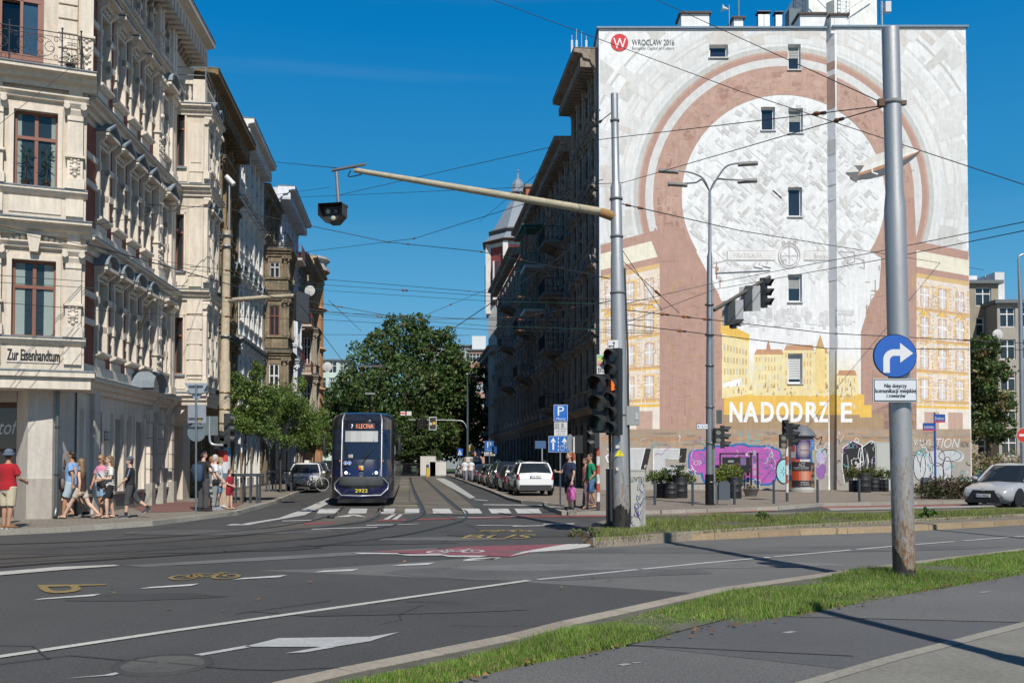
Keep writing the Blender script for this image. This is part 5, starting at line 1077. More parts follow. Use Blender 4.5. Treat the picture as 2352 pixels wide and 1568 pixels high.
mp_poly([(1758, 808), (1765, 780), (1772, 808)], (.45, .24, .16), 7.2); mp_poly([(1874, 800), (1884, 768), (1894, 800)], (.5, .32, .15), 7.2); mp_poly([(1873, 800), (1895, 800), (1895, 905), (1873, 905)], (.74, .58, .26), 7.1)
for k in range(60):
 x = rm.uniform(1668, 1965); y = rm.uniform(885, 912); h = rm.uniform(4, 14); w_ = rm.uniform(1, 5); mp_poly([(x, y), (x+w_, y-h), (x+w_*1.6, y)], rm.choice([(.35, .22, .13), (.7, .66, .55), (.5, .34, .15)]), 7.4)
for k in range(26):
 y = 985+k*5.6; c_ = mixc((.36, .27, .20), (.33, .31, .28), min(1, k/16))
 if k in (3, 4): c_ = (.38, .24, .15)
 mp_poly([(1370, y), (2230, y), (2230, y+5.8), (1370, y+5.8)], c_, 5.5)
for k in range(130):
 x = rm.uniform(1385, 2200); y = rm.uniform(990, 1045); l_ = rm.uniform(8, 50); mp_poly([(x, y), (x+l_, y-1), (x+l_*.9, y+3), (x+l_*.2, y+4)], rm.choice([(.44, .28, .18), (.25, .2, .16), (.36, .3, .2), (.30, .26, .22)]), 6.0+.2*(k % 5))
def mtext(body, x0, x1, y0, y1, c, ly, Y=YM, shear=0.):
 o_ = OFF(ly+1); put_text(mu, body, lambda u, v: P(x0+(x1-x0)*u, y1+(y0-y1)*v, Y-o_), c, shear)
for ch, a, b in (('N', 1676, 1705), ('A', 1708, 1741), ('D', 1748, 1777), ('O', 1783, 1811), ('D', 1816, 1843), ('R', 1851, 1880)):
 for q_ in range(9): mtext(ch, a+1+(q_%3-1)*1.5, b-1+(q_%3-1)*1.5, 924+(q_//3-1)*1.3, 968+(q_//3-1)*1.3, C_WH, 10+q_*.12)
for q_ in range(9): mtext('Z', 1882+(q_%3-1)*1.2, 1900.5+(q_%3-1)*1.2, 924+(q_//3-1)*1.3, 968+(q_//3-1)*1.3, C_WH, 10+q_*.12); mtext('E', 1933+(q_%3-1)*1.5, 1956+(q_%3-1)*1.5, 925+(q_//3-1)*1.3, 968+(q_//3-1)*1.3, C_WH, 10+q_*.12, YR)
C_RED = (.58, .05, .06)
for k in range(24):
 a0, a1 = 2*math.pi*k/24, 2*math.pi*(k+1)/24; mp_poly([(1423, 98), (1423+20*math.cos(a0), 98+20*math.sin(a0)), (1423+20*math.cos(a1), 98+20*math.sin(a1))], C_RED, 9)
mtext('W', 1409, 1438, 88, 112, C_WH, 10); mtext('WROCLAW 2016', 1452, 1549, 91, 104, (.12, .12, .13), 10); mtext('European Capital of Culture', 1452, 1549, 107, 116, (.2, .2, .2), 10)
mtext('WRATISLAUIA.', 1683, 1752, 582, 592, (.42, .40, .38), 10); mtext('Breslau', 1870, 1901, 583, 594, (.36, .34, .33), 10)
def mline(pts, w_, c, ly=9.):
 for a, b in zip(pts[:-1], pts[1:]):
  dx, dy = b[0]-a[0], b[1]-a[1]; l_ = math.hypot(dx, dy) or 1; nx, ny = -dy/l_*w_/2, dx/l_*w_/2; ex, ey = dx/l_*w_*.2, dy/l_*w_*.2
  mp_poly([(a[0]+nx-ex, a[1]+ny-ey), (b[0]+nx+ex, b[1]+ny+ey), (b[0]-nx+ex, b[1]-ny+ey), (a[0]-nx-ex, a[1]-ny-ey)], c, ly)
RB = (.48, .44, .42)
for x0, x1 in ((1671, 1781), (1847, 1903)):
 mp_poly([(x0, 576), (x1, 576), (x1, 597), (x0, 597)], (.70, .69, .68), 8.6)
 mline([(x0, 576), (x1, 576)], 1.2, RB, 9); mline([(x0, 597), (x1, 597)], 1.2, RB, 9)
mline([(1925, 578), (1962, 578), (1964, 600), (1948, 606), (1946, 596)], 1.3, RB, 9); mline([(1962, 590), (1985, 598), (1986, 616), (1974, 612)], 1.3, RB, 9); mline([(1671, 576), (1671, 597), (1640, 604), (1632, 612), (1650, 614)], 1.3, RB, 9)
for r in (25, 20): mline([(1813+r*math.cos(t*math.pi/8), 587+r*1.15*math.sin(t*math.pi/8)) for t in range(17)], 1.6, RB, 9.2)
mline([(1793, 587), (1833, 587)], 1.2, RB, 9.2); mline([(1813, 562), (1813, 612)], 1.2, RB, 9.2)
for x in (1800, 1813, 1826): mline([(x+3.5*math.cos(t*math.pi/3), 557+3.5*math.sin(t*math.pi/3)) for t in range(7)], 1.5, RB, 9.2)
mtext('W', 1797, 1809, 592, 602, RB, 10)
AS = []
def air(t_, k): x = 1952+t_*163; cy = 403-t_*58; r = 24*math.sin(math.pi*min(1, max(0, .08+t_*.92)))**.7; return (x+k*r*.28, cy+k*r)
for i in range(16):
 t0, t1 = i/16, (i+1)/16
 for k0, k1, c_ in ((-1, -.35, (.66, .64, .60)), (-.35, .1, (.72, .70, .66)), (.1, .4, (.40, .22, .13)), (.4, 1, (.10, .10, .11))):
  a, b, c2, d_ = air(t0, k0), air(t1, k0), air(t1, k1), air(t0, k1)
  o_ = OFF(11); mu.face([P(x, y, YR-o_) for x, y in (a, b, c2, d_)], c_)
for pts in ([(1942, 396), (1975, 394), (1966, 408), (1950, 402)], [(1962, 380), (1985, 380), (1975, 396)], [(1955, 402), (1975, 404), (1968, 418), (1958, 414)]): o_ = OFF(12); mu.face([P(x, y, YR-o_) for x, y in pts], (.15, .15, .16))
mline([(2012, 372), (2002, 380), (2004, 396), (2016, 400)], 3, C_WH, 13)
def gpoly(name, fn):
 global mu
 keep = mu; mu = MB(); fn(); o = pm(mu.build(name, 'mural_paint', fix=False)); mu = keep; return o
SIL = (.48, .49, .51); BLK = (.02, .02, .022)
def g1():
 for pts in ([(1395, 1030), (1428, 1030), (1440, 1090), (1468, 1030), (1495, 1030), (1462, 1112), (1430, 1112)],):
  mp_poly([(p[0]+12, p[1]+1) for p in pts[0:3]]+[(1452, 1112), (1430, 1112)], BLK, 7); mp_poly([(1480, 1030), (1495, 1030), (1478, 1112), (1450, 1112)], BLK, 7.2)
  mp_poly([(1395, 1030), (1430, 1030), (1450, 1112), (1425, 1112)], SIL, 7.6); mp_poly([(1440, 1030), (1482, 1030), (1462, 1112), (1432, 1112)], SIL, 7.8)
 mp_poly([(1560, 1029), (1578, 1029), (1574, 1062), (1560, 1062)], BLK, 7); mp_poly([(1540, 1068), (1572, 1068), (1570, 1086), (1540, 1086)], BLK, 7)
 mp_poly([(1501, 1030), (1560, 1030), (1558, 1053), (1501, 1053)], SIL, 7.6); mp_poly([(1501, 1053), (1528, 1053), (1528, 1112), (1501, 1112)], SIL, 7.7); mp_poly([(1528, 1072), (1556, 1072), (1552, 1090), (1528, 1090)], SIL, 7.8)
 mline([(1501, 1112), (1501, 1030), (1561, 1030), (1559, 1053), (1536, 1053)], 1.5, C_WH, 8.6); mline([(1395, 1030), (1482, 1029), (1462, 1112)], 1.5, C_WH, 8.6)
def g2():
 PK = (.42, .10, .38); BL = (.02, .14, .36)
 def blob(pts, c, ly):
  cx = sum(p[0] for p in pts)/len(pts); cy = sum(p[1] for p in pts)/len(pts)
  for a, b in zip(pts, pts[1:]+pts[:1]): mp_poly([a, b, (cx, cy)], c, ly)
 rr = random.Random(4); L_ = [(1604, 1060, 20, 26), (1640, 1068, 26, 42), (1668, 1062, 22, 38), (1700, 1062, 24, 40), (1730, 1062, 24, 36), (1756, 1068, 26, 42), (1775, 1062, 18, 30)]
 for s_, c_, ly in ((1.2, BL, 7), (1.0, PK, 8)):
  for i, (x, y, a, b) in enumerate(L_): blob([(x+a*s_*(abs(math.cos(t_))**.6*(1 if math.cos(t_) > 0 else -1)), y+b*(1+.12*(s_-1)*5)*(abs(math.sin(t_))**.6*(1 if math.sin(t_) > 0 else -1))) for t_ in [k*math.pi/9 for k in range(18)]], c_, ly+.1*i)
 for i in range(48):
  x = rr.uniform(1592, 1785); y = rr.uniform(1035, 1085); r = rr.uniform(6, 15); a0 = rr.uniform(0, 6)
  mline([(x+r*math.cos(a0+t_*.5), y+r*math.sin(a0+t_*.5)) for t_ in range(6)], 1.3, BL if i % 3 else (.6, .4, .6), 9.3)
def g3():
 def disc(x, y, a, b, c_, ly, n=16):
  for k in range(n): mp_poly([(x, y), (x+a*math.cos(2*math.pi*k/n), y+b*math.sin(2*math.pi*k/n)), (x+a*math.cos(2*math.pi*(k+1)/n), y+b*math.sin(2*math.pi*(k+1)/n))], c_, ly)
 disc(1800, 1082, 19, 30, BLK, 9); disc(1801, 1082, 17, 27, (.30, .58, .62), 9.4)
 for k in range(7): a = k*.9; mline([(1801+3*math.cos(a), 1082+3*math.sin(a)), (1801+9*math.cos(a), 1082+10*math.sin(a))], 1.1, BLK, 9.8)
 disc(1886, 1048, 12, 18, (.30, .45, .55), 9); disc(1886, 1080, 12, 20, (.25, .12, .35), 9.2); disc(1886, 1050, 9, 14, (.45, .35, .55), 9.4)
 mline([(1700, 990), (1704, 1010), (1716, 1020), (1720, 995)], 1.6, (.12, .45, .45), 9); mline([(1720, 995), (1722, 1022), (1738, 1014), (1744, 996)], 1.6, (.12, .45, .45), 9); mline([(1722, 1008), (1745, 1012)], 1.6, (.12, .45, .45), 9)
 mline([(1868, 1002), (1878, 1008), (1888, 1002), (1884, 1018), (1868, 1024)], 2, BLK, 9)
def g4():
 rr = random.Random(6)
 for x, sg in ((1958, -1), (2000, 1)):
  pts = [(x-18, 1108), (x-24, 1070), (x-22, 1028), (x, 1012), (x+22, 1022), (x+25, 1058), (x+12, 1066), (x+2, 1104)]
  cx, cy = x, 1056
  for a, b in zip(pts, pts[1:]+pts[:1]): mp_poly([a, b, (cx, cy)], BLK, 9)
  mline(pts, 1.6, C_WH, 9.5)
 for k in range(16): x = rr.uniform(1938, 2020); y = rr.uniform(1025, 1060); mline([(x, y), (x+rr.uniform(-6, 6), y+18), (x+rr.uniform(-8, 8), y+34)], rr.choice([1.2, 1.2, 3]), rr.choice([C_WH, C_WH, (.2, .2, .21)]), 9.7)
def g5():
 rr = random.Random(7)
 for (x, y, a, b) in ((2112, 1068, 14, 34), (2128, 1072, 14, 34), (2152, 1050, 18, 20), (2152, 1084, 16, 22), (2182, 1046, 26, 13), (2176, 1080, 10, 32), (2200, 1048, 14, 12)):
  for k in range(18): mp_poly([(x, y), (x+a*math.cos(2*math.pi*k/18), y+b*math.sin(2*math.pi*k/18)), (x+a*math.cos(2*math.pi*(k+1)/18), y+b*math.sin(2*math.pi*(k+1)/18))], SIL, 8)
  mline([(x+a*math.cos(2*math.pi*k/18), y+b*math.sin(2*math.pi*k/18)) for k in range(19)], 1.5, BLK if x != 2200 else SIL, 8.7)
 for b, x0, x1, y0, y1 in (('TION', 2150, 2205, 1006, 1028), ('KRZAK', 2206, 2226, 1014, 1026), ('VASYL', 2100, 2140, 1008, 1022)):
  mtext(b, x0, x1, y0, y1, (.6, .6, .6) if b != 'KRZAK' else (.06, .06, .06), 10, YR, .3)
 mline([(1402, 1040), (1392, 1048), (1396, 1060), (1404, 1058)], 3, C_WH, 8.8)
 mtext('vamo', 1397, 1425, 1072, 1114, C_WH, 9.5, YM, .2)
def g6():   # tags and scrawls all along the foot of the wall
 rr = random.Random(15)
 for k in range(95):
  x = rr.choice([rr.uniform(1385, 1600), rr.uniform(1590, 1800), rr.uniform(1870, 1925), rr.uniform(1935, 2020), rr.uniform(2080, 2225)]); y = rr.uniform(1006, 1105); s_ = rr.uniform(2.5, 9); a = rr.uniform(0, 6); pts = [(x, y)]
  for q in range(rr.randint(4, 11)): a += rr.choice([-1.3, -.8, .9, 1.6]); pts.append((pts[-1][0]+math.cos(a)*s_*.7+1.2, pts[-1][1]+math.sin(a)*s_))
  mline(pts, rr.uniform(.8, 2.0), rr.choice([(.6, .6, .6), (.55, .55, .56), (.05, .05, .05), (.1, .1, .1), (.10, .34, .34), (.5, .48, .46), (.3, .16, .36)]), 11)
for f in (g1, g2, g4): gpoly('graffiti', f)
g3(); g5(); g6(); pm(mu.build('mural', 'mural_paint', fix=False))
m_ = MB(); a = P(2010, 1108, YR); b = P(2062, 1014, YR); m_.box(a.x, b.x, YR-.05, YR, .12, b.z, (.35, .36, .33)); m_.box(a.x+.08, b.x, YR-.07, YR-.05, .12, b.z-.1, (.42, .43, .40)); pm(m_.build('door', 'paint'))
def simple_block(label, x0, x1, y0, y1, z1, c, nx, nz, wz0=2.0, fc=(.65, .65, .65), wv=1.4, hv=1.8, m='plaster', topc=(.12, .14, .15), ztop=None, style='cross'):
 F = Fr((x0, y0, 0), (1, 0, 0), (0, -1, 0)); t = thing('apartment_block', label, 'building', ((x0+x1)/2, y0, 0)); inv = Matrix.Translation(-t.location)
 mb = MB(); W = x1-x0; xs = [W*(i+.5)/nx for i in range(nx)]; fh = (z1-wz0)/nz
 mb.box(x0, x1, y0+.5, y1, 0, z1, c); storey(mb, F, 0, W, 0, wz0, [], 0, 0, c)
 for k in range(nz):
  za = wz0+fh*k; storey(mb, F, 0, W, za, za+fh, [(x, wv) for x in xs], za+.7, min(za+.7+hv, za+fh-.3), c)
  for x in xs: o = window(None, F, x, za+.7, min(za+.7+hv, za+fh-.3), wv, -.18, fc, style, (.5, 0) if rb.random() < .3 else None); o.parent = t; o.matrix_parent_inverse = inv
 mb.box(x0, x0+.05, y0+.003, y0+.5, 0, z1, c); mb.box(x1-.05, x1, y0+.003, y0+.5, 0, z1, c)
 o = mb.build('wall', m); o.parent = t; o.matrix_parent_inverse = inv
 mb = MB(); mb.box(x0-.3, x1+.3, y0-.35, y1+.2, z1, z1+.28, topc); o = mb.build('roof', 'roofing'); o.parent = t; o.matrix_parent_inverse = inv
 return t
a = P(2222, 600, 78); b = P(2292, 600, 78); z_ = P(2250, 652, 78).z
t = simple_block('grey-brown rendered apartment block just right of the mural wall', a.x-5, b.x, 78, 90, z_, (.30, .26, .20), 3, 6, 1.2, wv=1.3, hv=2.0)
m_ = MB(); p0 = P(2228, 633, 80); p1 = P(2283, 633, 80); m_.box(p0.x-1, p0.x+.6, 80, 82, z_, p0.z, (.7, .7, .7)); m_.box(p0.x+1.3, p1.x, 80, 82, z_-2, p0.z, (.7, .7, .7)); m_.box(p1.x-.7, p1.x+.1, 78.5, 80, z_-4.3, p0.z, (.65, .65, .66)); o = m_.build('chimney', 'plaster'); o.parent = t; o.matrix_parent_inverse = Matrix.Translation(-t.location)
a = P(2290, 700, 76); b = P(2480, 700, 76); t = simple_block('grey apartment block with white windows at the right edge of the view', a.x, b.x, 76, 88, P(2300, 697, 76).z, (.34, .31, .27), 4, 5, 1.4, wv=1.25, hv=2.1)
a = P(700, 800, 190); b = P(800, 800, 190); simple_block('pale green and white building seen left of the big trees', a.x-6, b.x, 190, 200, P(760, 828, 190).z, (.50, .58, .52), 7, 6, 3, wv=1.6, hv=2.2)
a = P(1030, 800, 200); b = P(1092, 800, 200); simple_block('grey block with antennas seen above the trees near the right row', a.x-6, b.x, 200, 212, P(1060, 795, 200).z, (.26, .28, .30), 4, 7, 3, wv=1.4)
a = P(1078, 800, 195); b = P(1125, 800, 195); simple_block('pink rendered block with white rooftop equipment behind the right row', a.x, b.x, 195, 210, P(1090, 805, 195).z, (.42, .24, .20), 3, 7, 3, wv=1.4)
m_ = MB(); p0 = P(1098, 770, 196); m_.box(p0.x-1.3, p0.x+1.6, 197, 199, 20, p0.z, (.6, .62, .63)); tag(m_.build('rooftop_cabinet', 'paint'), 'white equipment cabinets on the roof of the pink block', 'equipment')
def leafcloud(name, blobs, n, size, cols, seed, parent=None, clump=.22, m='leaf', hollow=.55, squash=.8):
 """leaf-sized faces in clumps through a set of ellipsoids (cx,cy,cz,rx,ry,rz)"""
 rg = np.random.default_rng(seed); vol = np.array([b[3]*b[4]*b[5] for b in blobs])**.75; pr = vol/vol.sum(); nc = max(8, n//26)
 bi = rg.choice(len(blobs), nc, p=pr); B = np.array(blobs)[bi]; d = rg.normal(size=(nc, 3)); d /= np.linalg.norm(d, axis=1)[:, None]
 r = hollow+(1-hollow)*rg.random(nc)**.6; r *= rg.uniform(.82, 1.12, nc); c = B[:, :3]+d*B[:, 3:6]*r[:, None]
 cr_ = clump*np.cbrt(B[:, 3]*B[:, 4]*B[:, 5])*rg.uniform(.5, 1.3, nc); shade = rg.integers(0, len(cols), nc)
 ci = rg.integers(0, nc, n); off = rg.normal(size=(n, 3)); off /= np.maximum(1, np.linalg.norm(off, axis=1)/1.6)[:, None]; off[:, 2] *= squash
 p = c[ci]+off*cr_[ci][:, None]*.62; s = size*rg.uniform(.55, 1.35, n)
 a = rg.normal(size=(n, 3)); a /= np.linalg.norm(a, axis=1)[:, None]; b = np.cross(a, rg.normal(size=(n, 3))); b /= np.linalg.norm(b, axis=1)[:, None]
 v = np.stack([p-a*s[:, None]*.5, p+b*s[:, None]*.32, p+a*s[:, None]*.5, p-b*s[:, None]*.32], axis=1)
 ix = np.where(rg.random(n) < .75, shade[ci], rg.integers(0, len(cols), n)); o = tri_mesh(name, v, cols, rg, m, colidx=ix)
 if parent is not None: o.parent = parent
 return o
G_DK = [(.065, .12, .03), (.08, .14, .035), (.045, .09, .022), (.10, .16, .045), (.07, .125, .035), (.06, .105, .03), (.10, .11, .03)]
G_LT = [(.10, .17, .035), (.13, .20, .04), (.08, .14, .03), (.16, .21, .05)]
def tree(label, loc, h, blobs, n, size, cols, tr_r=.3, seed=1, group=None, clear=.3, lean=(0, 0), limbs=7, bark=(.09, .07, .05), hollow=.55, clump=.22):
 t = thing('tree', label, 'tree', loc, 0, group); r_ = random.Random(seed); mb = MB(); top = h*.72
 pts = [(lean[0]*k/6*1.0+r_.gauss(0, .03)*h*.1, lean[1]*k/6+r_.gauss(0, .03)*h*.1, top*k/6) for k in range(7)]; pts[0] = (0, 0, -.05)
 mb.tube(pts, [tr_r*(1.25 if k == 0 else 1-.13*k) for k in range(7)], bark, 9)
 for q in range(limbs):
  b = blobs[q % len(blobs)]; k = r_.randint(2, 5); s_ = Vector(pts[k]); e_ = Vector(b[:3])+Vector((r_.uniform(-.6, .6)*b[3], r_.uniform(-.6, .6)*b[4], r_.uniform(-.2, .6)*b[5])); md = s_.lerp(e_, .5)+Vector((0, 0, -.06*h*r_.random())); rr = tr_r*(.55-.06*k)
  mb.tube(bez([s_, md, e_], 5), [max(.012, rr*(1-i/11)) for i in range(11)], bark, 6)
  for w_ in range(3): e2 = e_+Vector((r_.gauss(0, .5)*b[3], r_.gauss(0, .5)*b[4], r_.gauss(.2, .4)*b[5])); mb.tube([md.lerp(e_, .5), e_.lerp(e2, .6), e2], [rr*.4, rr*.25, .01], bark, 5)
 mb.build('trunk', 'bark', t); leafcloud('crown', blobs, n, size, cols, seed, t, hollow=hollow, clump=clump); return t
def bx3(px, py, Y, wpx, hpx, base, dy=None):
 """ellipsoid in tree space from its outline in the view"""
 c = P(px, py, Y); k = Y/FPX; return (c.x-base.x, c.y-base.y, c.z-base.z, wpx*k/2, (dy or wpx*k/2), hpx*k/2)
def gb(px, Y, z=0.): p = P(px, 1058, Y); return Vector((p.x, Y, z))
b0 = gb(935, 116)
tree('largest dark green broadleaf tree closing the end of the street', b0, 19, [bx3(*a, b0) for a in ((1040, 850, 115, 90, 110), (930, 790, 116, 150, 130), (860, 830, 115, 120, 130), (1000, 815, 116, 120, 140), (925, 900, 113, 230, 150), (820, 900, 115, 120, 110), (1040, 900, 116, 110, 130), (900, 980, 112, 180, 110), (990, 985, 113, 130, 110), (955, 745, 117, 60, 50), (890, 758, 117, 60, 50))], 34000, .42, G_DK, .5, 21, group='trees at the end of the street')
b0 = gb(795, 120)
tree('rounded tree behind the tram, left of the largest tree', b0, 14, [bx3(*a, b0) for a in ((800, 915, 120, 110, 90), (770, 960, 118, 80, 110), (830, 985, 117, 120, 130), (780, 1020, 117, 90, 70))], 13000, .40, G_DK, .35, 22, group='trees at the end of the street')
b0 = gb(1065, 122)
tree('lighter tree with some yellow leaves near the right-hand houses', b0, 15, [bx3(*a, b0) for a in ((1075, 870, 122, 90, 100), (1050, 930, 120, 110, 120), (1090, 960, 121, 70, 120), (1040, 1000, 118, 100, 90), (1085, 1030, 119, 80, 60))], 13000, .38, [(.08, .12, .03), (.06, .10, .025), (.16, .15, .045), (.05, .085, .02), (.22, .14, .05)], .35, 23, group='trees at the end of the street')
b0 = gb(960, 109)
tree('low dense tree standing before the largest tree, over the fence', b0, 8, [bx3(*a, b0) for a in ((960, 1000, 109, 110, 90), (920, 1025, 108, 90, 80), (985, 1040, 108, 60, 60), (880, 1030, 110, 80, 70))], 9000, .30, [(.06, .10, .03), (.05, .085, .025), (.08, .12, .035)], .22, 24, group='trees at the end of the street')
b0 = gb(850, 135)
tree('dark tree filling the gap behind the row of street-end trees', b0, 13, [bx3(*a, b0) for a in ((850, 960, 135, 260, 150), (1000, 960, 135, 260, 170), (930, 1020, 130, 320, 90))], 12000, .6, [(.035, .065, .018), (.045, .08, .022)], .4, 25, group='trees at the end of the street')
b0 = gb(563, 36, .12)
tree('young feathery locust tree staked beside the concrete tram pole', b0, 5.6, [bx3(*a, b0, .8) for a in ((570, 895, 36, 85, 60), (600, 930, 36, 70, 70), (555, 955, 36, 60, 70), (610, 985, 36, 60, 50), (590, 850, 36.3, 24, 40), (545, 870, 36.3, 30, 30), (530, 905, 36, 30, 40), (575, 980, 35.8, 60, 40), (625, 915, 36.4, 40, 60))], 13500, .095, G_LT, .05, 31, clump=.42, hollow=.1, bark=(.06, .05, .04))
b0 = gb(645, 47, .12)
tree('second young locust tree, farther along the left pavement', b0, 5.6, [bx3(*a, b0, 1.0) for a in ((650, 905, 47, 80, 50), (680, 940, 47, 90, 60), (640, 960, 47, 70, 60), (700, 985, 47.5, 80, 60), (660, 1005, 47, 70, 40), (715, 955, 48, 40, 60), (690, 885, 47, 26, 40), (668, 930, 46.5, 60, 70))], 13000, .10, G_LT, .055, 32, clump=.42, hollow=.1, bark=(.06, .05, .04))
b0 = gb(722, 66, .12)
tree('small bushy street tree nearest the left side of the tram', b0, 5, [bx3(*a, b0, 1.2) for a in ((725, 985, 66, 60, 60), (735, 1010, 66, 50, 50), (705, 1015, 66, 50, 40), (738, 960, 67, 30, 50))], 5500, .15, G_LT, .07, 33, clump=.4, hollow=.2)
b0 = gb(2270, 66, 0)
tree('tree with yellowing seed clusters right of the mural building', b0, 11, [bx3(*a, b0, 1.8) for a in ((2255, 800, 66, 70, 60), (2278, 850, 66, 80, 70), (2250, 890, 66, 80, 90), (2285, 930, 66, 70, 80), (2250, 975, 66, 90, 90), (2300, 985, 66, 50, 60), (2240, 840, 66, 50, 120))], 16000, .22, [(.07, .12, .03), (.05, .09, .022), (.08, .13, .03), (.22, .16, .06), (.06, .10, .03), (.07, .11, .03)], .2, 34, clump=.25)
def shrub(label, loc, rx, ry, rz, n, size, cols, seed, zc=None, group=None, cat='shrub'):
 t = thing('shrub', label, cat, loc, 0, group); zc = zc if zc is not None else rz*.9; leafcloud('foliage', [(0, 0, zc, rx, ry, rz), (rx*.5, 0, zc*.8, rx*.5, ry*.8, rz*.7), (-rx*.5, 0, zc*.75, rx*.55, ry*.8, rz*.75)], n, size, cols, seed, t, hollow=.3, clump=.3)
 mb = MB(); r_ = random.Random(seed)
 for k in range(7): mb.tube([(0, 0, 0), (r_.uniform(-.3, .3)*rx, r_.uniform(-.3, .3)*ry, zc*.5), (r_.uniform(-.8, .8)*rx, r_.uniform(-.8, .8)*ry, zc*1.1)], .012, (.08, .06, .04), 4)
 mb.build('stem', 'bark', t); return t
p_ = G(2178, 1145, .12); shrub('broad brownish green shrub behind the blue street name post', p_, 1.5, .7, .5, 5200, .09, [(.07, .09, .03), (.11, .09, .05), (.05, .065, .025), (.13, .08, .06)], 41)
p_ = G(2225, 1138, .12); shrub('darker shrub beside the nose of the silver hatchback', p_, .9, .6, .42, 2600, .09, [(.06, .08, .03), (.09, .08, .045)], 42)
for k, (px, Y, rx, rz, cc) in enumerate(((2250, 58, 1.4, 1.2, [(.30, .24, .13), (.24, .20, .10)]), (2285, 60, 1.3, 1.0, [(.07, .11, .03), (.09, .12, .04)]), (2330, 62, 1.5, 1.3, [(.30, .25, .14), (.22, .2, .1)]), (2310, 56, 1.3, .8, [(.06, .09, .03), (.08, .10, .035)]))):
 shrub(['tall dry ornamental grass right of the mural wall corner', 'green bush between two clumps of dry grass at the right', 'dry grass clump behind the parked dark blue car', 'low dark bush above the roof of the silver hatchback'][k], gb(px, Y, .1), rx, .8, rz, 2600, .14, cc, 50+k)
p_ = G(1752, 1196, .16); shrub('leafy weed sprouting in the grass median, left of the big pole', p_, .2, .2, .17, 200, .09, [(.08, .16, .03), (.10, .18, .04)], 60, cat='weed')
p_ = G(2132, 1190, .16); shrub('small weed on the median close behind the big rusty pole', p_, .2, .15, .22, 200, .11, [(.08, .16, .03), (.10, .18, .04)], 61, cat='weed')
p_ = G(1340, 1236, .13); shrub('tuft of weeds at the left tip of the median', p_, .35, .2, .14, 500, .05, [(.10, .15, .04), (.16, .16, .07)], 62, cat='weed')
def fence(label, a, b, h, n, c=(.02, .02, .02)):
 t = thing('fence', label, 'fence', a); mb = MB(); d = b-a
 for k in range(n+1): p = d*(k/n); mb.tube([p, p+Vector((0, 0, h))], .02, c, 4, False)
 for z in (.15, h-.12): mb.tube([Vector((0, 0, z)), d+Vector((0, 0, z))], .03, c, 4, False)
 mb.build('bars', 'black', t); return t
fence('black iron railing in front of the trees at the street end', gb(800, 107), gb(965, 106), 1.5, 60)
sheet('lawn', [(600, 1087.5), (1250, 1086.5), (1180, 1075), (700, 1075)], .03, (.08, .12, .03), 'grass')
def cab(label, a, w_, d_, h, c, cat='cabinet'):
 t = thing('utility_cabinet', label, cat, a); mb = MB(); mb.box(-w_/2, w_/2, 0, d_, .1, h, c); mb.box(-w_/2-.02, w_/2+.02, -.02, d_+.02, h, h+.05, mul(c, .85)); mb.box(-w_/2+.03, w_/2-.03, .03, d_-.03, 0, .1, mul(c, .5)); mb.box(-.012, .012, -.008, 0, .15, h-.05, mul(c, .5)); mb.build('casing', 'paint', t); return t
cab('tall white utility cabinet at the end of the street', gb(983, 104.5), 1.7, .8, 2.2, (.55, .54, .5)); cab('low white utility cabinet beside the tall one at the street end', gb(1006, 104.5), 1.8, .8, 1.6, (.58, .57, .54))
t = thing('bollard', 'yellow and blue lamp bollard before the white cabinets at the street end', 'bollard', gb(982, 101)); m_ = MB(); m_.tube([(0, 0, 0), (0, 0, 1.0)], .16, (.6, .38, .02), 8); m_.tube([(0, 0, 1.0), (0, 0, 1.3)], .15, (.03, .06, .2), 8); m_.build('post', 'paint', t)
def oval(w_, zb, zt, y, n=14, e=.5): return [Vector((w_*math.copysign(abs(math.cos(a))**e, math.cos(a)), y, (zb+zt)/2+(zt-zb)/2*math.copysign(abs(math.sin(a))**e, math.sin(a)))) for a in [2*math.pi*k/n for k in range(n)]]
def wheel(t, x, y, r, wd=.2, rim=(.35, .36, .38), steer=0.):
 sgn = 1 if y > 0 else -1; w0 = bpy.data.objects.new('wheel', None); COL.objects.link(w0); w0.parent = t; w0.location = (x, y, r); w0.rotation_euler = (0, 0, steer)
 mb = MB(); n = 22; prof = [(r*.62, -wd/2), (r*.93, -wd/2), (r, -wd*.3), (r, wd*.3), (r*.93, wd/2), (r*.62, wd/2)]
 vs = []
 for (rr, yy) in prof: vs += [Vector((rr*math.cos(2*math.pi*k/n), yy, rr*math.sin(2*math.pi*k/n))) for k in range(n)]
 mb.mesh(vs, [(i*n+k, i*n+(k+1) % n, (i+1)*n+(k+1) % n, (i+1)*n+k) for i in range(5) for k in range(n)], (.02, .02, .02), True); mb.build('tyre', 'rubber', w0)
 q = MB(); yo = sgn*wd*.3
 q.mesh([Vector((0, yo-sgn*.06, 0))]+[Vector((r*.63*math.cos(2*math.pi*k/n), yo-sgn*.03, r*.63*math.sin(2*math.pi*k/n))) for k in range(n)], [(0, 1+k, 1+(k+1) % n) for k in range(n)], (.03, .03, .03))
 for k in range(7):
  a = 2*math.pi*k/7; ca, sa = math.cos(a), math.sin(a); q.hexa([Vector((ca*u-sa*v, yo+w_, sa*u+ca*v)) for w_ in (-.01, .012) for u, v in ((.03, -.025), (r*.62, -.035), (r*.62, .035), (.03, .025))], rim)
 q.tube([Vector((r*.6*math.cos(2*math.pi*k/n), yo, r*.6*math.sin(2*math.pi*k/n))) for k in range(n+1)], .018, rim, 5, False); q.build('rim', 'metal', w0); return w0
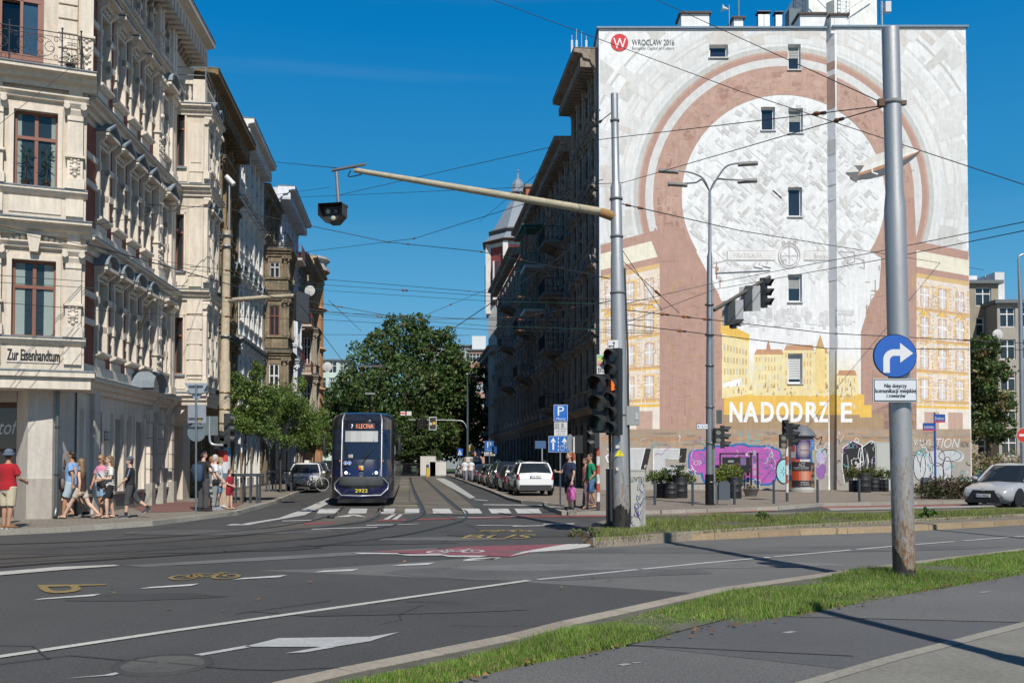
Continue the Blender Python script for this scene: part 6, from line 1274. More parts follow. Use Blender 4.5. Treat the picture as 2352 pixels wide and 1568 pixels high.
def car(label, loc, hd, kind='hatch', c=(.3, .3, .3), L=4.1, W=1.76, H=1.5, group=None, plate='', detail=True, cat='car'):
 """hd: heading (unit xy). local +x = forward"""
 t = thing('parked_car' if cat == 'car' else 'parked_van', label, cat, loc, math.atan2(hd[1], hd[0]), group); w2 = W/2
 hx_ = {'hatch': (.30, .52), 'suv': (.27, .60), 'sedan': (.30, .48), 'van': (.20, .62)}[kind]; sh = (.64 if kind == 'suv' else .60)*H if kind != 'van' else .52*H; hood = .58*H
 F_, B_ = L/2, -L/2; g0 = .22 if kind == 'suv' else .17
 if kind == 'sedan': st = [(B_, .80, .42, .78), (B_+.08, .90, .28, .95), (B_+.5, .98, g0, .98), (B_+1.0, 1.0, g0, .98), (0, 1, g0, .94), (F_-1.3, 1, g0, .92), (F_-.8, .99, g0, .86), (F_-.3, .93, g0, .76), (F_-.06, .82, .24, .68), (F_, .72, .34, .56)]
 else: st = [(B_, .84, .40, .80), (B_+.05, .92, .30, sh+.04), (B_+.4, .98, g0, sh+.05), (B_+1.0, 1.0, g0, sh+.03), (0, 1, g0, sh), (F_-1.25, 1, g0, sh-.02), (F_-.8, .99, g0, hood-.04), (F_-.3, .94, g0, hood-.14), (F_-.06, .84, .24, hood-.24), (F_, .74, .34, hood-.34)]
 mb = MB(); rings = []
 for (x, wf, zb, zt) in st:
  w_ = w2*wf; half = [(0, zb), (w_*.80, zb), (w_*.96, zb+.10), (w_, zb+(zt-zb)*.45), (w_*.985, zb+(zt-zb)*.72), (w_*.93, zt-.05), (w_*.80, zt), (0, zt+.035)]
  rings.append([Vector((x, y, z)) for y, z in half]+[Vector((x, -y, z)) for y, z in half[-2:0:-1]])
 mb.loft(rings, c);
 xb0, xb1 = F_-(1.05 if kind != 'van' else .85), (B_+.12 if kind in ('hatch', 'suv', 'van') else B_+.75); xr0, xr1 = xb0-(.85 if kind != 'van' else .6), (B_+.45 if kind in ('hatch', 'suv') else (B_+.2 if kind == 'van' else B_+1.35))
 zs = sh-.02; lv = []
 for t_ in (0, .55, .9, 1.0):
  a = xb0+(xr0-xb0)*t_**1.0; b = xb1+(xr1-xb1)*t_**1.3; z = zs+(H-zs)*(t_ if t_ < 1 else 1); ww = w2*(.93-(.19 if kind == 'van' else .25)*t_**1.4) - (.03 if t_ == 1 else 0); cut = .0 if t_ < 1 else .08; a -= cut; b += cut
  lv.append([Vector((a, 0, z+(.02 if t_ == 1 else 0))), Vector((a-.05, ww*.75, z)), Vector((a-.22, ww, z)), Vector(((a+b)/2, ww*1.02, z+(.01 if t_ == 1 else 0))), Vector((b+.16, ww*.97, z)), Vector((b+.02, ww*.7, z)), Vector((b, 0, z)), Vector((b+.02, -ww*.7, z)), Vector((b+.16, -ww*.97, z)), Vector(((a+b)/2, -ww*1.02, z+(.01 if t_ == 1 else 0))), Vector((a-.22, -ww, z)), Vector((a-.05, -ww*.75, z))])
 n = 12; gl = MB()
 for i in range(2):
  for k in range(n):
   q = [lv[i][k], lv[i][(k+1) % n], lv[i+1][(k+1) % n], lv[i+1][k]]
   if kind == 'van' and k in (3, 8) or (i == 1 and kind == 'van'): mb.face(q, c, True)
   else: gl.face(q, (.018, .022, .026), False)
 for k in range(n): mb.face([lv[2][k], lv[2][(k+1) % n], lv[3][(k+1) % n], lv[3][k]], c, True)
 mb.face(lv[3], c, True); mb.face([lv[3][k] for k in range(n)], c)
 for k in (2, 10, 4, 8): mb.tube([lv[0][k], lv[1][k], lv[2][k]], .045, c, 5)
 for sg in (3, 9): mb.tube([lv[0][sg], lv[1][sg], lv[2][sg]], .035, (.02, .02, .02), 5)
 mb.build('body', 'car_paint', t, weld=False); gl.build('windows', 'car_glass', t, weld=True)
 q = MB()
 if kind in ('suv',):
  for sg in (-1, 1): q.box(B_+.3, F_-.3, sg*w2*.99-.02, sg*w2*.99+.02, g0, g0+.18, (.03, .03, .03))
 q.loft([oval(w2*.80, .24, .48, 0, 12, .4)]*1+[oval(w2*.80, .24, .48, .01, 12, .4)], (.03, .03, .03)) if False else None
 q.box(B_-.02, B_+.1, -w2*.82, w2*.82, .26, .50, (.03, .03, .033)); q.box(F_-.1, F_+.01, -w2*.62, w2*.62, .24, .40, (.025, .025, .025)); q.build('bumper', 'black', t)
 for sg in (-1, 1):
  q = MB(); q.hexa([Vector((B_+.0, sg*w2*.52, sh-.28)), Vector((B_+.0, sg*w2*.90, sh-.24)), Vector((B_+.25, sg*w2*.965, sh-.20)), Vector((B_+.2, sg*w2*.6, sh-.26)), Vector((B_+.03, sg*w2*.56, sh-.04)), Vector((B_+.06, sg*w2*.88, sh+.02)), Vector((B_+.30, sg*w2*.955, sh-.02)), Vector((B_+.2, sg*w2*.6, sh-.05))], (.28, .012, .012)); q.build('taillight', 'car_paint', t)
  q = MB(); zt = hood-.26; q.hexa([Vector((F_-.03, sg*w2*.50, zt-.12)), Vector((F_-.10, sg*w2*.80, zt-.08)), Vector((F_-.42, sg*w2*.93, zt+.0)), Vector((F_-.3, sg*w2*.6, zt-.1)), Vector((F_-.04, sg*w2*.52, zt+.00)), Vector((F_-.14, sg*w2*.82, zt+.06)), Vector((F_-.48, sg*w2*.92, zt+.10)), Vector((F_-.3, sg*w2*.6, zt+.04))], (.45, .46, .48)); q.build('headlight', 'car_paint', t)
  q = MB(); q.ball((xb0-.30, sg*(w2+.10), zs+.10), (.07, .12, .08), c, 8, 5); q.build('mirror', 'car_paint', t)
 pm_ = MB(); pm_.box(B_-.045, B_-.02, -.26, .26, .55*H-.02, .55*H+.09, (.7, .7, .68));
 if plate:
  put_text(pm_, plate, lambda u, v: Vector((B_-.048, .20-.42*u, .55*H+.0+.07*v)), (.02, .02, .02)); pm_.box(B_-.047, B_-.02, .21, .26, .55*H-.02, .55*H+.09, (.02, .06, .3))
 pm_.build('number_plate', 'paint', t); pm_ = MB(); pm_.box(F_+.012, F_+.03, -.26, .26, .38, .49, (.7, .7, .68))
 if plate: put_text(pm_, plate, lambda u, v: Vector((F_+.036, -.20+.42*u, .397+.075*v)), (.02, .02, .02)); pm_.box(F_+.012, F_+.034, -.27, -.215, .379, .491, (.02, .06, .3))
 pm_.build('number_plate', 'paint', t)
 if kind == 'suv':
  q = MB()
  for sg in (-1, 1): q.tube([(xr0-.2, sg*w2*.62, H+.0), (xr0-.4, sg*w2*.62, H+.06), (xr1+.3, sg*w2*.62, H+.06), (xr1+.1, sg*w2*.62, H)], .018, (.4, .4, .4), 5)
  q.build('roof_rail', 'metal', t)
 q = MB(); q.tube([(xr1+.15, 0, H), (xr1-.02, 0, H+.18)], .006, (.02, .02, .02), 4); q.build('aerial', 'black', t)
 r = .315 if kind not in ('suv', 'van') else .34
 for x in (F_-.82, B_+.78):
  for sg in (-1, 1):
   wheel(t, x, sg*(w2-.11), r)
 q = MB()   # wheel arches
 for x in (F_-.82, B_+.78):
  for sg in (-1, 1):
   n = 16; y = sg*(w2*1.004); q.mesh([Vector((x, y-sg*.0, r))]+[Vector((x+(r+.06)*math.cos(2*math.pi*k/n), y, max(g0-.0, r+(r+.06)*math.sin(2*math.pi*k/n)))) for k in range(n)], [(0, 1+k, 1+(k+1) % n) for k in range(n)], (.012, .012, .012))
 q.build('wheel_arch', 'black', t); return t
hdU = (U_ST.x, U_ST.y)
GC = 'cars parked along the right-hand kerb'
def onR(y, dx=0): return Vector((.78+dx-.11*(y-44.9), y, .0))
car('white compact crossover with red tail lights, nearest in the right-hand row', onR(44.3)+Vector((0, 0, .12)), hdU, 'suv', (.72, .72, .72), 4.16, 1.76, 1.53, GC, 'DW 9JK61')
car('dark grey hatchback parked just ahead of the white crossover', onR(49.6), hdU, 'hatch', (.07, .075, .08), 4.3, 1.8, 1.5, GC)
car('tall black estate with roof rails, third car in the right-hand row', onR(54.9), hdU, 'suv', (.02, .025, .035), 4.6, 1.85, 1.66, GC)
car('dark olive hatchback, fourth in the right-hand row', onR(60.1), hdU, 'hatch', (.09, .10, .09), 4.2, 1.75, 1.5, GC)
car('grey-brown hatchback, fifth in the right-hand row', onR(65.2), hdU, 'hatch', (.13, .125, .11), 4.0, 1.7, 1.48, GC)
car('dark blue saloon with a red rear lamp, sixth in the right-hand row', onR(71), hdU, 'sedan', (.02, .035, .09), 4.6, 1.8, 1.45, GC)
car('dark blue hatchback parked just behind the white van', onR(77.5), hdU, 'hatch', (.03, .05, .10), 4.2, 1.78, 1.5, GC)
car('grey-white panel van near the far end of the parked row', onR(86), hdU, 'van', (.5, .5, .48), 4.9, 1.9, 2.05, GC, cat='van')
car('small silver car parked farthest along the right kerb', onR(93.5, -.2), hdU, 'hatch', (.35, .36, .37), 4.0, 1.7, 1.45, GC)
p_ = G(697, 1119, .0); car('white taxi saloon parked on the left pavement, facing the camera', Vector((-11.4, 52.0, .12)), (.11, -1), 'sedan', (.68, .68, .67), 4.5, 1.8, 1.46)
m_ = MB(); m_.box(-.12, .12, -.22, .22, 0, .14, (.7, .7, .6)); o = m_.build('taxi_sign', 'paint'); o.location = (-11.4, 52.2, 1.60); tag(o, 'small white taxi roof sign on top of the white saloon', 'taxi sign')
car('dark grey car behind the white taxi on the left pavement', Vector((-12.35, 58.5, .12)), (.11, -1), 'hatch', (.06, .065, .07), 4.2, 1.76, 1.5)
car('black car parked farther on the left, seen just beside the tram', Vector((-14.0, 72.5, .12)), (.11, -1), 'suv', (.02, .022, .03), 4.4, 1.82, 1.6)
car('dark blue car half hidden by bushes at the right edge', Vector((29.0, 55.5, .05)), (-1, .1), 'hatch', (.025, .05, .10), 4.3, 1.8, 1.5)
hd = Vector((-.80, -.60)); cs0 = Vector((16.9, 33.6, 0)); cc_ = cs0-Vector((hd.x, hd.y, 0))*2.0
t = car('silver hatchback driving on the cross street at the right edge', cc_, (hd.x, hd.y), 'hatch', (.33, .34, .35), 3.98, 1.76, 1.5, None, 'WZ 094GA'); t.name = 'driving_car'; t.scale = (1.02, 1.02, 1.07)
q = MB(); F_ = 1.99
q.hexa([Vector((F_-.03, -.62, .24)), Vector((F_-.03, .62, .24)), Vector((F_+.014, .60, .26)), Vector((F_+.014, -.60, .26)), Vector((F_-.1, -.42, .64)), Vector((F_-.1, .42, .64)), Vector((F_+.002, .38, .60)), Vector((F_+.002, -.38, .60))], (.02, .02, .022)); q.build('grille', 'black', t)
q = MB(); q.tube([(F_+.01+.0, .07*math.cos(a*.7), .63+.045*math.sin(a*.7)) for a in range(10)], .008, (.5, .5, .52), 5); q.build('badge', 'metal', t)
q = MB(); q.box(-.55, -.15, .886, .892, .42, .66, (.02, .25, .16)); q.build('door_sticker', 'paint', t)
q = MB()
for sg in (-1, 1): q.ball((F_-.10, sg*.66, .36), (.04, .06, .045), (.5, .5, .5), 8, 5)
q.build('fog_light', 'metal', t)
TR = thing('tram', 'dark blue low-floor tram on line 7 to KLECINA, number 2922, coming towards the camera', 'tram', (-5.62, 34.9, 0), math.atan2(.11, 1))
TB = (.006, .010, .055); TDK = (.018, .02, .028); TSL = (.40, .42, .45)
zl = [.30, .52, .92, 1.12, 1.42, 1.75, 2.9, 3.25, 3.48, 3.56]
lean = [.10, .0, .0, .02, .06, .16, .48, .62, .85, 1.2]
def fr_pts(i):
 y0 = lean[i]; k = 1.0 if i < 8 else (.93 if i == 8 else .8)
 return [Vector((x*k, y+y0, zl[i])) for x, y in ((-1.2, 1.75), (-1.19, 1.1), (-1.06, .48), (-.74, .10), (-.4, .02), (0, 0), (.4, .02), (.74, .10), (1.06, .48), (1.19, 1.1), (1.2, 1.75))]
mb = MB(); gl = MB(); FP_ = [fr_pts(i) for i in range(10)]
for i in range(9):
 for k in range(10):
  q = [FP_[i][k], FP_[i][k+1], FP_[i+1][k+1], FP_[i+1][k]]; mid = 3 <= k <= 6; ck = k in (2, 7)
  if i == 5 and (mid or ck): gl.face(q, (.015, .022, .04), True)
  elif i == 6 and mid: gl.face(q, (.012, .014, .02), True)
  else: mb.face(q, TB if (i in (0, 1, 3) and 2 <= k <= 7) or k in (0, 9) and i < 5 else ((.008, .012, .035) if i == 4 else TDK), True)
mb.face(FP_[9], TDK); LT = 30.0
def side(z0, z1, x, c):
 for sg in (-1, 1): mb.face([(sg*x, 1.75+.3, z0), (sg*x, LT, z0), (sg*x, LT, z1), (sg*x, 1.75+.3, z1)], c)
for sg in (-1, 1):
 for i in range(9): a = FP_[i][0 if sg < 0 else 10]; b = FP_[i+1][0 if sg < 0 else 10]; k2 = a.x; mb.face([a, Vector((a.x, LT, zl[i])), Vector((b.x, LT, zl[i+1])), b], (TB if i < 5 else ((.02, .022, .06) if i < 7 else (.02, .03, .12))))
mb.face([(-.96, 2, 3.56), (.96, 2, 3.56), (.96, LT, 3.56), (-.96, LT, 3.56)], (.03, .03, .04)); mb.face([(-1.2, LT, .3), (1.2, LT, .3), (1.2, LT, 3.5), (-1.2, LT, 3.5)], TDK)
mb.box(-.9, .9, .5, LT-.5, .12, .32, (.02, .02, .02)); mb.build('body', 'car_paint', TR, weld=True)
ws = gl.build('windscreen', 'car_glass', TR, weld=True)
mb = MB()
for sg in (-1, 1):
 mb.tube([FP_[i][3 if sg < 0 else 7]+Vector((sg*.0, -.02, 0)) for i in (3, 4, 5, 6, 7, 8)], .035, TSL, 6); mb.tube([FP_[3][3 if sg < 0 else 7], Vector((sg*1.0, .30, .85)), Vector((sg*.98, .28, .65)), Vector((sg*.72, .05, .42)), Vector((0, -.05, .40))], .028, TSL, 6)
mb.build('silver_trim', 'metal', TR)
mb = MB(); mb.loft([[Vector((x, y-.09-.03*s_, z)) for x, y in ((-.80, .16), (-.4, .0), (0, -.02), (.4, .0), (.80, .16))]+[Vector((x, y+.1, z)) for x, y in ((.8, .16), (0, 0), (-.8, .16))] for z, s_ in ((.78, 0), (.84, 1), (1.04, 1), (1.12, 0))], (.06, .065, .07)); mb.build('bumper', 'rubber', TR)
mb = MB(); mb.box(-.62, .62, -.03, -.0, .0, .0, TDK) if False else None
put_text(mb, '2922', lambda u, v: Vector((-.22+.46*u, -.035, .53+.13*v)), (.7, .62, .04)); put_text(mb, '2922', lambda u, v: Vector((-.215+.46*u, -.034, .53+.13*v)), (.7, .62, .04)); mb.build('fleet_number', 'paint', TR)
def onwin(x, z, o=.02):
 i = 5 if z < 2.9 else 6; t_ = (z-zl[i])/(zl[i+1]-zl[i]); y = lean[i]+(lean[i+1]-lean[i])*t_+(.02 if abs(x) > .2 else 0)+max(0, abs(x)-.4)*.24; return Vector((x, y-o, z))
def winquad(mb, x0, x1, z0, z1, o, c, n=6):
 for k in range(n): a = x0+(x1-x0)*k/n; b = x0+(x1-x0)*(k+1)/n; mb.face([onwin(a, z0, o), onwin(b, z0, o), onwin(b, z1, o), onwin(a, z1, o)], c)
mb = MB(); winquad(mb, -.62, .60, 2.42, 2.83, .012, (.30, .31, .31)); mb.build('sun_blind', 'paint', TR)
mb = MB(); winquad(mb, -.50, .48, 2.91, 3.12, .014, (.02, .022, .026)); db = mb.build('destination_display', 'car_glass', TR)
mb = MB(); put_text(mb, 'KLECINA', lambda u, v: onwin(-.22+.64*u, 2.93+.17*v, .03), (.42, .10, .03)); mb.build('display_text', 'glow', db)
mb = MB(); put_text(mb, '7', lambda u, v: onwin(-.40+.06*u, 2.94+.14*v, .03), (.55, .65, .8)); mb.build('display_text', 'glow', db)
mb = MB(); winquad(mb, -.48, -.32, 1.82, 1.94, .015, (.35, .34, .33), 2); put_text(mb, '02', lambda u, v: onwin(-.45+.09*u, 1.84+.07*v, .03), (.7, .2, .03)); mb.build('course_number', 'paint', TR)
mb = MB()
for k, x in enumerate((-.58, -.44)):
 c0 = Vector((x, .10, 1.62)); mb.mesh([c0+Vector((.065*math.cos(a*.5236), -.02, .065*math.sin(a*.5236))) for a in range(12)], [tuple(range(12))], (.04, .12, .42)); mb.tube([c0+Vector((.065*math.cos(a*.5236), -.025, .065*math.sin(a*.5236))) for a in range(13)], .008, (.7, .7, .7), 4, False)
 mb.ball(c0+Vector((0, -.03, .03)), .014, (.7, .7, .7), 6, 4); mb.box(c0.x-.014, c0.x+.014, c0.y-.035, c0.y-.025, 1.585, 1.635, (.7, .7, .7))
mb.build('sticker', 'paint', TR)
mb = MB(); mb.box(-.09, .08, -.0, .05, 1.36, 1.53, (.5, .35, .3)); mb.box(-.005, .08, -.01, .0, 1.45, 1.53, (.5, .5, .5)); mb.box(-.09, -.005, -.01, .0, 1.45, 1.53, (.65, .4, .03)); mb.box(-.09, -.005, -.01, .0, 1.36, 1.45, (.5, .05, .05)); mb.box(-.005, .08, -.01, .0, 1.36, 1.45, (.6, .45, .05)); mb.build('city_crest', 'paint', TR)
for sg in (-1, 1):
 mb = MB(); mb.ball((sg*.56, .02, 1.26), (.055, .04, .055), (.8, .85, .95), 10, 6); mb.build('headlight', 'lamp_glow', TR)
 mb = MB(); mb.ball((sg*.42, .0, 1.21), (.035, .03, .035), (.35, .36, .38), 8, 5)
 for k in range(7): mb.ball((sg*(.70-.002*k), .06, 1.38-.04*k), (.012, .01, .012), (.8, .8, .8), 6, 4)
 mb.build('side_light', 'metal', TR); mb = MB(); mb.ball((sg*.80, .14, 1.70), (.03, .03, .04), (.55, .14, .02), 8, 5); mb.build('indicator', 'paint', TR)
mb = MB(); mb.tube([onwin(0, 1.55, .03)+Vector((0, .0, 0)), onwin(.15, 1.85, .05), onwin(.42, 2.2, .04)], .012, (.01, .01, .01), 5); mb.tube([onwin(.05, 1.55, .03), onwin(.2, 1.85, .05), onwin(.45, 2.2, .04)], .009, (.01, .01, .01), 5); mb.tube([onwin(.43, 2.15, .03), onwin(.43, 2.52, .03)], .008, (.01, .01, .01), 5); mb.build('wiper', 'black', TR)
for sg in (-1, 1):
 mb = MB(); mb.tube([(sg*1.15, .75, 2.75), (sg*1.36, .45, 2.7), (sg*1.42, .4, 2.5)], .02, (.02, .02, .02), 6); mb.ball((sg*1.40, .4, 2.2), (.07, .06, .34), (.02, .02, .022), 8, 8); mb.build('mirror', 'black', TR)
mb = MB()   # side windows
for sg in (-1, 1):
 x = sg*1.212
 for k in range(11): y = 2.0+k*2.5; mb.face([(x, y, 1.7), (x, y+2.2, 1.7), (x, y+2.2, 2.85), (x, y, 2.85)], (.02, .03, .04))
mb.build('side_window', 'car_glass', TR)
mb = MB(); mb.box(1.19, 1.222, 2.1, 2.5, 1.95, 2.3, (.5, .5, .5)); mb.build('side_notice', 'paint', TR)
mb = MB(); mb.ball((0, 0, 1.21), (.0,)*3, TDK) if False else None; mb.tube([(.075*math.cos(a*.5236), -.0, 1.20+.075*math.sin(a*.5236)) for a in range(13)], .009, TSL, 5, False); mb.box(-.03, -.015, -.01, .0, 1.16, 1.24, TSL); mb.box(.015, .03, -.01, .0, 1.16, 1.24, TSL); mb.build('round_emblem', 'metal', TR)
mb = MB(); PB = (.02, .02, .022); yb = 8.0   # pantograph
base_z = 3.6; mb.box(-.45, .45, yb-.6, yb+.9, 3.56, 3.72, PB); mb.tube([(0, yb+.5, 3.7), (-.02, yb-.3, 4.75)], .06, PB, 7); mb.box(-.22, .22, yb-.35, yb-.25, 4.72, 4.80, (.2, .2, .2))
for sg in (-1, 1): mb.tube([(sg*.20, yb-.3, 4.78), (sg*.52, yb-.15, 6.02)], .022, PB, 6); mb.tube([(sg*.5, yb-.28, 6.02), (sg*.66, yb-.28, 6.04), (sg*.86, yb-.28, 5.92)], .022, PB, 6)
mb.box(-.55, .55, yb-.34, yb-.24, 5.98, 6.03, (.10, .10, .10)); mb.box(-.66, .66, yb-.30, yb-.22, 6.03, 6.08, PB); mb.box(-.55, .55, yb-.08, yb-.02, 6.02, 6.06, PB); mb.build('pantograph', 'black', TR)
pole_mat('rusty_pole', 3.6, .45, .22); pole_mat('old_pole', 3.2, .75, .17)
def pole(name, label, cat, base, pts, radii, m='metal', c=(.36, .37, .38), n=20, group=None, parts=None):
 t = thing(name, label, cat, base, 0, group); mb = MB(); mb.tube([Vector(p) for p in pts], radii, c, n); mb.build('post', m, t); return t
def local(t, p): return p-Vector(t.location)
b = G(2077, 1326, .1); tp = P(2045, 66, b.y); ax = tp-b; H_ = ax.z
def axp(z): return Vector((ax.x*z/H_, ax.y*z/H_, z))
FPOLE = thing('tram_pole', 'large steel pole in the near grass verge, rust streaked at its foot', 'pole', b)
mb = MB(); zc = P(2056, 478, b.y).z-b.z; zc2 = P(2056, 440, b.y).z-b.z
mb.tube([axp(z) for z in (-.1, .5, 1.2, 2.2, 3.2, 4.2, zc, zc2, 6.2, 7, H_-.01)], [.148, .147, .146, .145, .143, .141, .141, .118, .117, .117, .116], (.36, .37, .38), 32); mb.build('post', 'rusty_pole', FPOLE)
mb = MB(); z = P(2050, 237, b.y).z-b.z; mb.lathe(axp(z)-Vector((0, 0, .03)), [(.118, 0), (.126, 0), (.126, .06), (.118, .06)], (.2, .2, .2), 24); mb.box(axp(z).x+.11, axp(z).x+.19, -.03, .03, z-.03, z+.03, (.12, .09, .06)); mb.box(axp(z).x-.20, axp(z).x-.11, -.04, .03, z-.05, z+.05, (.12, .07, .04))
mb.build('clamp', 'rust', FPOLE)
def disc(mb, c, r, y, col, n=32, M=None): mb.mesh([Vector((c[0]+r*math.cos(2*math.pi*k/n), y, c[1]+r*math.sin(2*math.pi*k/n))) for k in range(n)], [tuple(range(n))], col)
SB = (.012, .10, .42); SW = (.62, .64, .66)
Ys = b.y-.21
def sign(name, label, cat='sign', loc=(0, 0, 0), rz=0, group=None): return thing(name, label, cat, loc, rz, group)
c0 = P(2056, 817, Ys); r0 = 50*Ys/FPX; s_ = sign('road_sign', 'round blue turn-right arrow sign on the big rusty pole', loc=c0)
mb = MB(); n = 40
for rr, yy, col in ((r0, 0, (.5, .52, .54)), (r0*.97, -.004, SB)): disc(mb, (0, 0), rr, yy, col, n)
mb.lathe((0, 0, 0), [(0, 0)], SB) if False else None
ring = [Vector((r0*math.cos(2*math.pi*k/n), 0, r0*math.sin(2*math.pi*k/n))) for k in range(n)]; mb.loft([ring, [p+Vector((0, .03, 0)) for p in ring]], (.3, .32, .34), sm=False); mb.build('plate', 'paint', s_)
mb = MB(); k_ = r0/50.
def pxs(x, y): return Vector(((x-2056)*k_, -.008, (817-y)*k_))
arc = [(2027+26*0, 0)]; th = 8
outer = [(2028, 856)]; inner = [(2043, 856)]
for q in range(9):
 a = math.pi-q*math.pi/16; outer.append((2052+24*math.cos(a), 826-24*math.sin(a)+0)); inner.append((2054+11*math.cos(a), 828-11*math.sin(a)))
outer.append((2067, 802)); inner.append((2067, 817))
for i in range(len(outer)-1): mb.face([pxs(*outer[i]), pxs(*outer[i+1]), pxs(*inner[i+1]), pxs(*inner[i])], SW)
mb.face([pxs(2067, 787), pxs(2097, 811), pxs(2067, 833)], SW); mb.build('arrow', 'paint', s_)
c1 = P(2056, 896, Ys); s2 = sign('road_sign', 'white rectangular plate with three lines of black text under the round blue sign', loc=c1); k1 = Ys/FPX
mb = MB(); W2, H2 = 51*k1, 27*k1; mb.box(-W2, W2, -.0, .02, -H2, H2, (.5, .52, .55)); mb.box(-W2*.96, W2*.96, -.004, -.001, -H2*.93, H2*.93, (.02, .02, .02)); mb.box(-W2*.93, W2*.93, -.008, -.0045, -H2*.86, H2*.86, (.58, .62, .67)); mb.build('plate', 'paint', s2)
mb = MB()
for body_, x0, x1, y0, y1 in (('Nie dotyczy', 2031, 2082, 881, 893), ('komunikacji miejskiej', 2010, 2104, 892, 905), ('i rowerów', 2036, 2079, 904, 913)):
 for d_ in (-.4, .4): put_text(mb, body_, lambda u, v: Vector(((x0+(x1-x0)*u-2056+d_)*k1, -.011-.0003*(d_ > 0), (896-(y1+(y0-y1)*v))*k1)), (.02, .02, .022))
mb.build('lettering', 'paint', s2)
LENS = {'r': (.06, .008, .008), 'a': (.09, .035, .008), 'g': (.01, .05, .035), 'A': (.30, .07, .012), 'w': (.16, .16, .12)}
def signal(label, loc, rz, lenses='rag', w_=.30, group=None, plate=None, visor=.22, name='traffic_light', parent=None, own=True):
 t = thing(name, label, 'traffic light', loc, rz, group) if own else None
 n = len(lenses); mb = MB(); h = w_*1.0*n; mb.box(-w_/2, w_/2, 0, w_*.55, -h/2, h/2, (.022, .024, .026)); mb.build('housing', 'black', t)
 for i, ch in enumerate(lenses):
  z = h/2-w_*(i+.5); q = MB(); disc(q, (0, z), w_*.40, -.012, LENS[ch], 18); q.build('lens', 'lamp_glow' if ch == 'A' else 'car_paint', t)
  if visor:
   q = MB(); nn = 12; r = w_*.43
   for k in range(nn-0):
    a0 = R(-35)+R(250)*k/nn; a1 = R(-35)+R(250)*(k+1)/nn; l0 = visor*(.55+.45*max(0, math.sin(a0))); l1 = visor*(.55+.45*max(0, math.sin(a1)))
    A0 = Vector((r*math.cos(a0), 0, z+r*math.sin(a0))); A1 = Vector((r*math.cos(a1), 0, z+r*math.sin(a1))); q.face([A0, A1, A1+Vector((0, -l1, -.02)), A0+Vector((0, -l0, -.02))], (.02, .022, .024), True)
   q.build('visor', 'black', t, weld=True)
 return t
b = G(1428, 1216, .13); LP = thing('tram_pole', 'steel pole with traffic lights standing at the left tip of the median', 'pole', b)
tp = P(1411, 216, b.y)-b; H_ = tp.z
def lx(z): return Vector((tp.x*z/H_, 0, z))
z1 = P(1420, 430, b.y).z-b.z
mb = MB(); mb.tube([lx(z) for z in (-.1, 1.0, 3, 5.0, z1-1.6, z1-1.5, z1, z1+.12, H_*.93, H_)], [.205, .20, .185, .17, .145, .135, .125, .088, .085, .083], (.36, .37, .38), 24); mb.build('post', 'old_pole', LP)
mb = MB()
for z in (2.6, 4.0, 5.4, 6.7, z1-.3, 9.4): rr = .19 if z < 3 else (.165 if z < 6.5 else .14 if z < z1 else .095); mb.lathe(lx(z), [(rr, 0), (rr+.012, 0), (rr+.012, .05), (rr, .05)], (.15, .15, .15), 16)
mb.tube([lx(.2)+Vector((.19, -.08, 0)), lx(2)+Vector((.19, -.08, 0)), lx(4)+Vector((.2, -.06, 0)), lx(6)+Vector((.17, 0, 0))], .022, (.03, .03, .03), 6); mb.build('cable_duct', 'black', LP); mb = MB()
mb.tube([lx(.2)+Vector((-.24, -.05, 0)), lx(2.4)+Vector((-.24, -.05, 0))], .035, (.03, .03, .03), 6); mb.build('cable_duct', 'black', LP)
mb = MB(); p0 = P(1437, 933, b.y)-b; p1 = P(1467, 976, b.y)-b; mb.box(p0.x, p1.x, -.15, .12, p1.z, p0.z, (.27, .28, .28)); mb.box(p0.x+.2, p1.x-.03, -.16, -.15, p1.z+.12, p0.z-.15, (.4, .4, .4)) ; mb.build('junction_box', 'paint', LP)
mb = MB(); zt = .0
for px, py, w_, cc in ((1414, 1022, 9, (.5, .5, .5)), (1412, 1000, 6, (.55, .54, .5)), (1415, 1073, 5, (.55, .5, .45))): p_ = P(px, py, b.y-.21)-b; mb.box(p_.x, p_.x+w_*.0105, p_.y-.002, p_.y+.06, p_.z-.07, p_.z, cc); mb.build('sticker', 'paint', LP); mb = MB()
p_ = P(1423, 1042, b.y-.20)-b; mb.mesh([p_+Vector((-.11, 0, -.05)), p_+Vector((.11, 0, -.05)), p_+Vector((0, 0, .11))], [(0, 1, 2)], (.7, .6, .02)); mb.build('sticker', 'paint', LP)
a0 = P(1413, 492, b.y); a1 = P(815, 391, 24.6); t = thing('mast_arm', 'cream painted rusty mast arm reaching left over the street from the median pole', 'mast arm', a0); q = MB()
q.tube([Vector((0, 0, 0)), (a1-a0)*.5, a1-a0], [.095, .085, .065], (.42, .37, .26), 10); q.build('arm', 'rust', t); q = MB(); q.tube([Vector((-.35, 0, .04)), Vector((.02, 0, -.06))], [.10, .13], (.30, .17, .06), 8); q.build('bracket', 'rust', t)
e0 = P(762, 392, 24.6)-a0; e1 = P(840, 377, 24.5)-a0; q = MB(); q.tube([e0, e1], .042, (.25, .25, .25), 8); h0 = P(773, 395, 24.6)-a0; h1 = P(778, 470, 24.6)-a0; q.tube([h0, h1], .05, (.30, .31, .32), 8); q.tube(bez([e0+Vector((.5, 0, 0)), e0+Vector((.45, 0, -.16)), e0+Vector((.8, 0, -.1))], 5), .015, (.03, .03, .03), 5); q.build('hanger', 'metal', t)
c0 = P(766, 491, 24.5); t = thing('traffic_light', 'black three-lamp tram signal hanging from the end of the mast arm', 'traffic light', c0, R(-12)); t.scale = (.86, .86, .86); q = MB()
